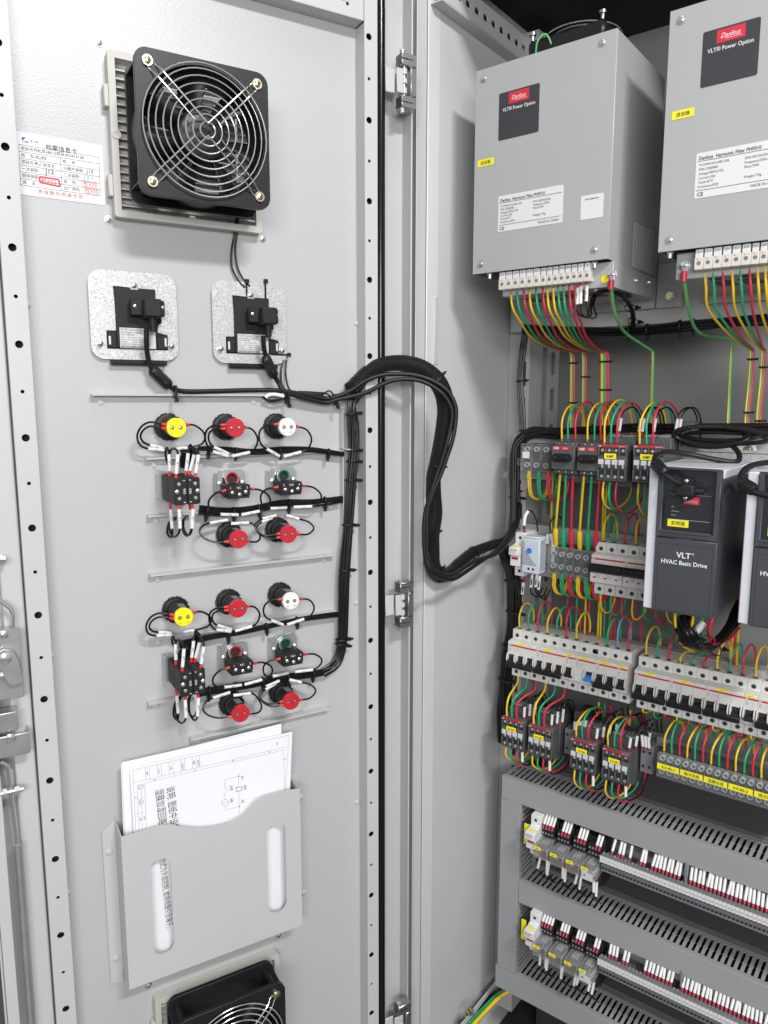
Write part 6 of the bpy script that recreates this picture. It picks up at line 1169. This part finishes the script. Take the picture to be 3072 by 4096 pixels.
# row 1 arcs
for i, (x, c) in enumerate(zip(R1, 'ygrygry--gbr')):
    if c != '-': arc(x, 1.135, -0.3905, 0.042+0.003*(i % 3), 1.176, -0.385, 0.006, c, '%s wire arching over pole %d of the left breaker row' % (CW[c], i+1), grp='arches over the left breaker row')
for i, (x, c, xt) in enumerate(zip(R1[:6], 'ygrygr', (-0.5830, -0.5735, -0.5640, -0.5320, -0.5225, -0.5130))):
    P = [Vector(q) for q in ((x, 1.135, H0-0.474), (x, 1.134, H0-0.486), (x-0.002, 1.130, H0-0.494), (xt+(x-xt)*0.35, 1.112, H0-0.503), (xt+0.0008, 1.104, H0-0.513), (xt, 1.103, H0-0.526), (xt, 1.104, H0-0.5415))]
    pw(P, c, '%s wire from pole %d of the left breaker row to a contactor' % (CW[c], i+1), 0.00175, 'wires from breakers down to contactors')
for j, (x, xi) in enumerate(((-0.5545, 'first'), (-0.5035, 'second'))): 
    for q in range(3): mwire([(x+0.005*q, 1.112+0.01*q, H0-0.5405), (x+0.001+0.0055*q, 1.112+0.01*q, H0-0.518+0.003*q), (x+0.004+0.005*q, 1.12+0.01*q, H0-0.508+0.004*q), (x+0.012+0.004*q, 1.135+0.008*q, H0-0.506), (x+0.017+0.003*q, 1.15, H0-0.52), (x+0.018, 1.158, H0-0.55)], 0.15, 0.95, 'black wire with white sleeve beside the %s lower contactor' % xi, grp='sleeved wires at the lower contactors')
for j, (x0_, nm) in enumerate(((-0.4560, 'third'), (-0.4025, 'rightmost'))):
    for q, c in enumerate('ygr'): arc(x0_+0.0103*q, 1.104, -0.5425, 0.040+0.001*q, 1.165, -0.50, 0.012, c, '%s wire arching over the %s lower contactor' % (CW[c], nm), grp='arches over the lower contactors')
    for q in range(4): mwire([(x0_+0.032+0.006*q, 1.108+0.012*q, H0-0.541), (x0_+0.034+0.006*q, 1.108+0.012*q, H0-0.520), (x0_+0.038+0.006*q, 1.12+0.01*q, H0-0.509), (x0_+0.044+0.006*q, 1.14+0.006*q, H0-0.504+0.004*q), (x0_+0.046+0.006*q, 1.165, H0-0.525)], 0.2, 1.0, 'black wire with white sleeve beside the %s lower contactor' % nm, grp='sleeved wires at the lower contactors')
for q in range(5): mwire([(-0.470+0.004*q, 1.13, H0-0.545), (-0.470+0.005*q, 1.13, H0-0.527+0.002*q), (-0.467+0.006*q, 1.14, H0-0.512), (-0.458+0.005*q, 1.155, H0-0.506), (-0.452+0.003*q, 1.165, H0-0.53)], 0.1, 0.9, 'black wire with white sleeve behind the third lower contactor', grp='sleeved wires at the lower contactors', fer=False)
for q in range(3): mwire([(-0.3560+0.005*q, 1.130, H0-0.541), (-0.3585+0.005*q, 1.128, H0-0.519), (-0.362+0.004*q, 1.132, H0-0.506), (-0.372+0.004*q, 1.145, H0-0.498+0.003*q), (-0.385, 1.155, H0-0.505)], 0.1, 0.95, 'black wire with white sleeve bending to the block right of the contactors', grp='sleeved wires at the lower contactors')
for j, (x0_, z_, nm) in enumerate(((-0.5830, -0.595, 'first'), (-0.5320, -0.595, 'second'), (-0.4560, -0.597, 'third'), (-0.4025, -0.5975, 'rightmost'))):
    for q, c in enumerate('ygr'): arc(x0_+0.0103*q, 1.104, z_, -0.034 if j < 2 else -0.040, 1.16, z_+0.01, 0.022, c, '%s wire looping under the %s lower contactor' % (CW[c], nm), grp='loops under the lower contactors')
    mwire([(x0_+0.031, 1.104, H0+z_+0.002), (x0_+0.032, 1.104, H0+z_-0.020), (x0_+0.036, 1.115, H0+z_-0.030), (x0_+0.044, 1.14, H0+z_-0.026), (x0_+0.048, 1.16, H0+z_)], 0.2, 1.0, 'black wire with white sleeve under the %s lower contactor' % nm, grp='sleeved wires under the lower contactors')
# row 2 arcs and tagged terminal arcs
for i, (x, c) in enumerate(zip(R2, 'ygrygrygrygry')):
    arc(x, 1.135, -0.3925, 0.040 if i < 3 or i > 5 else 0.012, 1.176, -0.385, 0.008, c, '%s wire arching over pole %d of the right breaker row' % (CW[c], i+1), grp='arches over the right breaker row')
    arc(x, 1.135, -0.4760, -0.016, 1.176, -0.50, 0.010, c, '%s wire leaving below pole %d of the right breaker row' % (CW[c], i+1), grp='wires below the right breaker row')
for i in range(18): arc(-0.3186+0.0113*i, 1.113, -0.5310, 0.042+0.004*(i % 3), 1.168, -0.52, 0.012, 'ygr'[i % 3], '%s wire arching into the tagged clear terminals, number %d from the left' % (CW['ygr'[i % 3]], i+1), grp='arches into the tagged terminals')
# drive outlets
for q, (c, dx) in enumerate((('y', -0.004), ('g', 0.002), ('r', 0.008), ('y', 0.016), ('g', 0.024), ('r', 0.030), ('r', 0.036))):
    P = [Vector(p) for p in ((-0.286+dx*1.3, 1.03+0.01*(q % 3), H0-0.274), (-0.285+dx*1.1, 1.03+0.01*(q % 3), H0-0.305), (-0.281+dx*0.8, 1.045+0.008*q, H0-0.335), (-0.270+dx*0.5, 1.09, H0-0.352+0.002*q), (-0.255+dx*0.3, 1.14, H0-0.345), (-0.246+dx*0.2, 1.178, H0-0.335))]
    pw(P, c, '%s wire hanging from the left drive in front of the black bundle, number %d' % (CW[c], q+1), 0.0018, 'coloured wires under the left drive', tip=False)
a, b = cab('c9', 500, 1790, 1.03), cab('c9', 600, 1670, 1.04); solo('marker_tube', MB().cyl(a, b, 0.0052, 14), 'label_silver', 'loose grey-white sleeve among the wires below the left drive', 'sleeve', 'C', a)
# fuse holder and thermostat wires
mwire([cab('c2', 232, 1135, 1.112), cab('c2', 228, 1075, 1.11), cab('c2', 240, 1000, 1.112), cab('c2', 262, 955, 1.115), cab('c2', 300, 965, 1.13), cab('c2', 335, 1040, 1.14), cab('c2', 345, 1130, 1.15)], 0.95, 1.0, 'black wire rising from the top of the fuse holder beside the thermostat', grp='wires at the fuse holder')
o = bpy.data.objects; Q = [cab('c2', 228, 1080, 1.11), cab('c2', 238, 1005, 1.111), cab('c2', 266, 955, 1.114)]; solo('marker_sleeve', MB().tube(Q, 0.0028, 12, 6), 'white_tube', 'bent white sleeve on the wire above the fuse holder', 'sleeve', 'C', Q[0])
mwire([cab('c2', 230, 1535, 1.112), cab('c2', 212, 1680, 1.112), cab('c2', 205, 1720, 1.13), cab('c2', 215, 1780, 1.15)], 0.25, 0.95, 'black wire with white sleeve below the fuse holder', grp='wires at the fuse holder', txt='1-N1')
for x, y0, y1, nm in ((298, 1480, 1615, 'left'), (338, 1480, 1612, 'middle'), (362, 1490, 1635, 'right')): mwire([cab('c2', x+5, y0, 1.11), cab('c2', x-10, y1, 1.11), cab('c2', x-5, y1+50, 1.13), cab('c2', x+50, y1+80, 1.15), cab('c2', x+90, y1, 1.165)], 0.15, 0.98, 'black wire with white sleeve under the thermostat, %s of three' % nm, grp='wires under the thermostat')
mwire([cab('c2', 478, 1260, 1.135), cab('c2', 458, 1150, 1.135), cab('c2', 455, 1060, 1.14), cab('c2', 500, 1000, 1.15), cab('c2', 560, 1030, 1.16), cab('c2', 570, 1120, 1.17)], 0.1, 0.98, 'black wire with white sleeve between the thermostat and the clear terminal', grp='wires under the thermostat', fer=False)
# ================================================================== slotted wiring ducts
DY, DB = 1.119, 1.191
def duct_h(x0, x1, zt, zb, label):
    t = Thing('wiring_duct', label, 'cable duct', 'C', (x0, DY, H0+zb), 'grey slotted wiring ducts'); L_ = x1-x0; h = zt-zb
    t.part('cover', MB().prism([(0, 0), (0, h), (0.009, h+0.0008), (0.009, h-0.0008), (0.0018, h-0.0018), (0.0018, 0.0018), (0.009, 0.0008), (0.009, -0.0008)], 0, L_), 'duct_grey', 0.0006)
    for nm, z in (('upper_fingers', h-0.0024), ('lower_fingers', 0.0012)):
        hs = []; x = 0.008
        while x+0.006 < L_-0.004: hs.append([(x, 0.012), (x+0.0045, 0.012), (x+0.0045, 0.030), (x+0.0036, 0.0325), (x+0.0045, 0.035), (x+0.0045, 0.056), (x+0.0030, 0.058), (x+0.0015, 0.058), (x, 0.056), (x, 0.035), (x+0.0009, 0.0325), (x, 0.030)]); x += 0.0095
        m_ = MB(); m_.sheet([(0, 0.0095), (L_, 0.0095), (L_, 0.072), (0, 0.072)], hs, 0, 0.0015); m_.v = [Vector((v.x, v.z, z+v.y)) for v in m_.v]
        t.part(nm, m_, 'duct_finger')
    t.part('back', MB().box(0, L_, 0.0721, 0.0735, 0.0005, h-0.0012), 'duct_grey')
    rn_ = random.Random(int(-zt*1000)); fill = MB()
    for q in range(16):
        yy, zz = DY+0.010+0.0155*(q % 4)+rn_.uniform(-.002, .002), H0+zb+0.008+0.0085*(q//4)+rn_.uniform(-.001, .001); fill.tube([(x0+0.01+(L_-0.02)*u/12, yy+rn_.uniform(-.0015, .0015), zz+rn_.uniform(-.001, .001)) for u in range(13)], 0.0065 if q//4 < 3 else 0.0045, 8, 3)
    solo('wire_bundle', fill, 'wire_black', label.replace('grey slotted duct', 'black wires packed inside the slotted duct'), 'wire bundle', 'C', (x0+0.01, DY+0.03, H0+zb+0.01), 'black wires in the ducts', rc=False)
    return t
duct_h(-0.5975, 0.3, -0.6615, -0.7040, 'grey slotted duct below the contactors, uppermost of three')
duct_h(-0.5585, 0.3, -0.8500, -0.8925, 'grey slotted duct between the two relay rows')
duct_h(-0.6015, 0.3, -1.0385, -1.0820, 'grey slotted duct along the bottom, lowest of three')
t = Thing('wiring_duct', 'upright grey duct at the left joining the top and bottom ducts', 'cable duct', 'C', (-0.5980, DY, H0-1.038), 'grey slotted wiring ducts'); hV = 1.038-0.7045
m_ = MB().prism([(0, 0), (0, 0.0385), (0.009, 0.0393), (0.009, 0.0377), (0.0018, 0.0367), (0.0018, 0.0018), (0.009, 0.0008), (0.009, -0.0008)], 0, hV); m_.v = [Vector((v.z, v.y, v.x)) for v in m_.v]; t.part('cover', m_, 'duct_grey', 0.0006)
for x in (0.0365, 0.0008):
    hs = []; z = 0.006
    while z+0.006 < hV: hs.append([(0.0100, z), (0.056, z), (0.058, z+0.002), (0.056, z+0.0045), (0.0100, z+0.0045)]); z += 0.0095
    m_ = MB().sheet([(0.0095, 0), (0.072, 0), (0.072, hV), (0.0095, hV)], hs, 0, 0.0015); m_.v = [Vector((x+v.y, v.x, v.z)) for v in m_.v]; t.part('side_fingers', m_, 'duct_finger')
# ================================================================== relays, terminal strips and their wires
def relay(last, label, tg):
    t = Thing('relay', label, 'relay', 'C', (0, 0, 0), 'clear plug-in relays'); W_, h = 0.0235, 0.0245
    t.part('socket', MB().box(-0.001, W_+0.001, 0.040, 0.072, -0.040, 0.043).box(0.0, W_, 0.028, 0.0399, 0.0155, 0.036).box(0.0, W_, 0.028, 0.0399, -0.036, -0.0155), 'black_matt', 0.0008)
    for i in range(4):
        t.part('terminal_screw', MB().cyl((0.0035+i*0.0055, 0.028, 0.030), (0.0035+i*0.0055, 0.0268, 0.030), 0.0019, 10), 'steel')
        t.part('terminal_screw', MB().cyl((0.0035+i*0.0055, 0.028, 0.021), (0.0035+i*0.0055, 0.0268, 0.021), 0.0016, 10), 'steel')
    t.part('inner_works', MB().box(0.004, W_-0.004, 0.012, 0.038, -h/2+0.002, -0.001).box(0.006, W_-0.005, 0.018, 0.038, 0.0, h/2-0.005), 'label_silver' if not last else 'white_tube', 0.0006)
    for i in range(4): t.part('contact', MB().box(0.005+i*0.0042, 0.0062+i*0.0042, 0.008, 0.030, 0.002, h/2-0.003), 'steel')
    if not last: t.part('red_flag', MB().box(0.005, 0.009, 0.006, 0.0075, -0.006, -0.002), 'logo_red'); t.part('coil', MB().cyl((0.0145, 0.006, -0.005), (0.0145, 0.011, -0.005), 0.004, 14), 'copper')
    else: t.part('data_label', MB().box(0.002, W_-0.002, -0.0006, -0.0002, -h/2+0.001, 0.004), 'label_silver'); t.part('blue_line', MB().box(0.0125, W_-0.002, -0.0009, -0.0007, 0.0025, 0.004), 'toggle_blue'); t.part('data_print', MB().box(0.006, 0.009, -0.0009, -0.0007, -0.005, -0.002), 'ink_grey')
    t.part('clear_case', MB().box(0, W_, 0, 0.0008, -h/2, h/2).box(0, W_, 0.001, 0.039, h/2-0.0008, h/2).box(0, W_, 0.001, 0.039, -h/2, -h/2+0.0008).box(0, 0.0008, 0.001, 0.039, -h/2+0.001, h/2-0.001).box(W_-0.0008, W_, 0.001, 0.039, -h/2+0.001, h/2-0.001), 'relay_clear', 0.0003)
    b = t.part('yellow_tag', MB().box(0.0006, 0.0125, -0.0008, -0.0003, h/2-0.0085, h/2-0.0025), 'label_yellow'); t.part('lettering', MB().text(tg, 0.0033, (0.0065, -0.0010, h/2-0.0070), 'c', bold=True), 'ink', parent=b, rc=False)
    return t
DZ, DX = -0.1835, 0.0040
rn = ('first', 'second', 'third', 'fourth')
r_a = relay(False, '', 'KA'); r_b = relay(True, '', 'KA'); seen = set()
for g_ in (0, 1):
    for k, x in enumerate((-0.5165, -0.4875, -0.4590, -0.4330)):
        t = r_b if k == 3 else r_a; p = (x+DX*g_+0.001, 1.085, H0-0.7570+DZ*g_-0.0012*k)
        lb = 'clear-cased relay with yellow tag, %s from the left in the %s row' % (rn[k], ('upper', 'lower')[g_])
        if t not in seen: seen.add(t); place(t.o, 'C', p); t.o['label'] = lb
        else: dup(t, 'C', p, lb, 'clear plug-in relays')
        for q in range(4):
            if (k, q) in ((2, 0), (3, 0), (3, 1), (1, 0)): continue
            xx = p[0]+0.0035+q*0.0055; mwire([(xx, 1.111, p[2]+0.031), (xx+0.0010, 1.125, p[2]+0.0500), (xx+0.002, 1.135, p[2]+0.057), (xx+0.003, 1.145, p[2]+0.066)], 0.25, 1.0, 'white-sleeved wire rising from the %s relay of the %s row' % (rn[k], ('upper', 'lower')[g_]), grp='wires above the relays', r=0.0013)
            if q != 1:
                ln_ = random.uniform(0.024, 0.034); mwire([(xx-0.001, 1.110, p[2]-0.018), (xx-0.002+random.uniform(-0.004, 0.004), 1.106, p[2]-0.018-ln_), (xx-0.002, 1.118, p[2]-0.062), (xx-0.001, 1.135, p[2]-0.080)], 0.22, 1.0, 'white-sleeved wire hanging below the %s relay of the %s row' % (rn[k], ('upper', 'lower')[g_]), grp='wires below the relays', r=0.0011)
# rising white sleeves for real: long sleeves over the relay wires
def term(num):
    t = Thing('rail_terminal', '', 'terminal block', 'C', (0, 0, 0)); W_ = 0.00575
    t.part('body', MB().prism([(0, 0), (0, -0.008), (0.006, -0.0085), (0.006, -0.030), (0.012, -0.034), (0.05, -0.034), (0.05, -0.014), (0.020, -0.012), (0.014, -0.001), (0.006, 0.0)], 0, W_), 'grey_terminal', 0.0003)
    t.part('marker', MB().box(0.0002, W_-0.0002, -0.0014, 0.0002, -0.0105, -0.0003), 'label_white')
    for y, z in ((0.0058, -0.0150), (0.0058, -0.0245)): t.part('screw_hole', MB().stack((W_/2, y, z), (0, -1, 0), [(0, 0.0022), (0.0002, 0.0022)], 12), 'ink')
    t.part('upper_screw', MB().cyl((W_/2, 0.0110, -0.001), (W_/2, 0.0105, 0.0004), 0.0018, 8), 'steel'); return t
tp = term(1); first = True; NT = 62; numm = {}
for g_ in (0, 1):
    for i in range(NT):
        x = -0.4057+DX*g_+0.00585*i; p = (x, 1.10, H0-0.7300+DZ*g_)
        lb = 'grey rail terminal marked %d in the %s strip' % (i+1, ('upper', 'lower')[g_])
        if first: place(tp.o, 'C', p); tp.o['label'] = lb; tp.o['group'] = 'numbered rail terminals'; o = tp.o; first = False
        else: o = dup(tp, 'C', p, lb, 'numbered rail terminals', skip=('lettering',))
        if i < 46:
            if i not in numm: numm[i] = mesh('lettering', MB().text(str(i+1), 0.0036, (0.0029, -0.0016, -0.0068), 'c', bold=False), 'ink', rc=False); k = numm[i]
            else: k = numm[i].copy(); COL.objects.link(k)
            k.parent = o
        if g_ == 0: gaps = (6, 8, 9, 12, 21, 22)
        else: gaps = (5, 8, 9, 10, 11, 20, 21)
        if i < 2: h_ = 1
        if 1 < i < 56 and i not in gaps and not (i < 5 and g_ == 0 and i == 3):
            rr_ = random.uniform(-0.0022, 0.0022); hh = random.uniform(0.020, 0.0235)
            mwire([(x+0.003, 1.112, H0-0.727+DZ*g_), (x+0.0035+rr_, 1.124, H0-0.727+DZ*g_+hh), (x+0.004+rr_*2, 1.134, H0-0.727+DZ*g_+0.031), (x+0.004+rr_*2, 1.148, H0-0.727+DZ*g_+0.042)], 0.15, 0.95, 'white-sleeved wire entering terminal %d of the %s strip from above' % (i+1, ('upper', 'lower')[g_]), grp='wires entering the rail terminals', r=0.0013)
solo('end_stop', MB().box(-0.2790, -0.2735, 1.115, 1.15, H0-0.742, H0-0.700), 'grey_terminal', 'grey end stop standing in the upper terminal strip', 'end stop', 'C', (-0.279, 1.115, H0-0.742), bev=0.001)
solo('end_stop', MB().box(-0.2750, -0.2695, 1.115, 1.15, H0-0.9255, H0-0.8835), 'grey_terminal', 'grey end stop standing in the lower terminal strip', 'end stop', 'C', (-0.275, 1.115, H0-0.9255), bev=0.001)
# ================================================================== foot of the cabinet
def gy(L_, Y, r, c, lb):
    P = [cab('z8', x, y, Y_) for x, y, Y_ in L_]; solo('earth_cable', MB().tube(P, r, 10, 6), c, lb, 'cable', 'C', P[0], 'earth cables at the cabinet foot')
gy([(560, 955, 1.16), (500, 990, 1.14), (440, 1050, 1.10), (385, 1110, 1.06), (330, 1170, 1.03)], 0, 0.0035, 'wire_yellow', 'yellow cable slanting down at the cabinet foot'); gy([(545, 950, 1.165), (485, 985, 1.145), (425, 1045, 1.105), (370, 1105, 1.065), (310, 1170, 1.03)], 0, 0.0036, 'wire_green', 'green cable slanting down at the cabinet foot')
gy([(530, 945, 1.17), (470, 980, 1.15), (410, 1040, 1.11), (352, 1100, 1.07), (300, 1165, 1.03)], 0, 0.004, 'wire_black', 'black cable slanting down at the cabinet foot')
for x, y, lb in ((372, 1050, 'zinc bolt at the cabinet foot beside the earth cables'), (175, 1085, 'brass-coloured bolt in the lower corner of the cabinet side')):
    p = cab('z8', x, y, 1.05 if x > 300 else 0.985); solo('bolt', MB().stack((0, 0, 0), (0, -1, 0.2), [(0, 0.0085), (0.002, 0.0085), (0.0022, 0.006), (0.009, 0.006), (0.0092, 0.003), (0.018, 0.003)], 6), 'brass_zinc', lb, 'bolt', 'C', p, ab=False)
solo('side_clip', MB().box(WALLX, WALLX+0.0025, 0.962, 0.972, H0+0.055, H0+0.155), 'frame_coat', 'thin pale strip standing on the cabinet side wall under the shadow', 'strip', 'C', (WALLX, 0.962, H0+0.055), bev=0.0006)
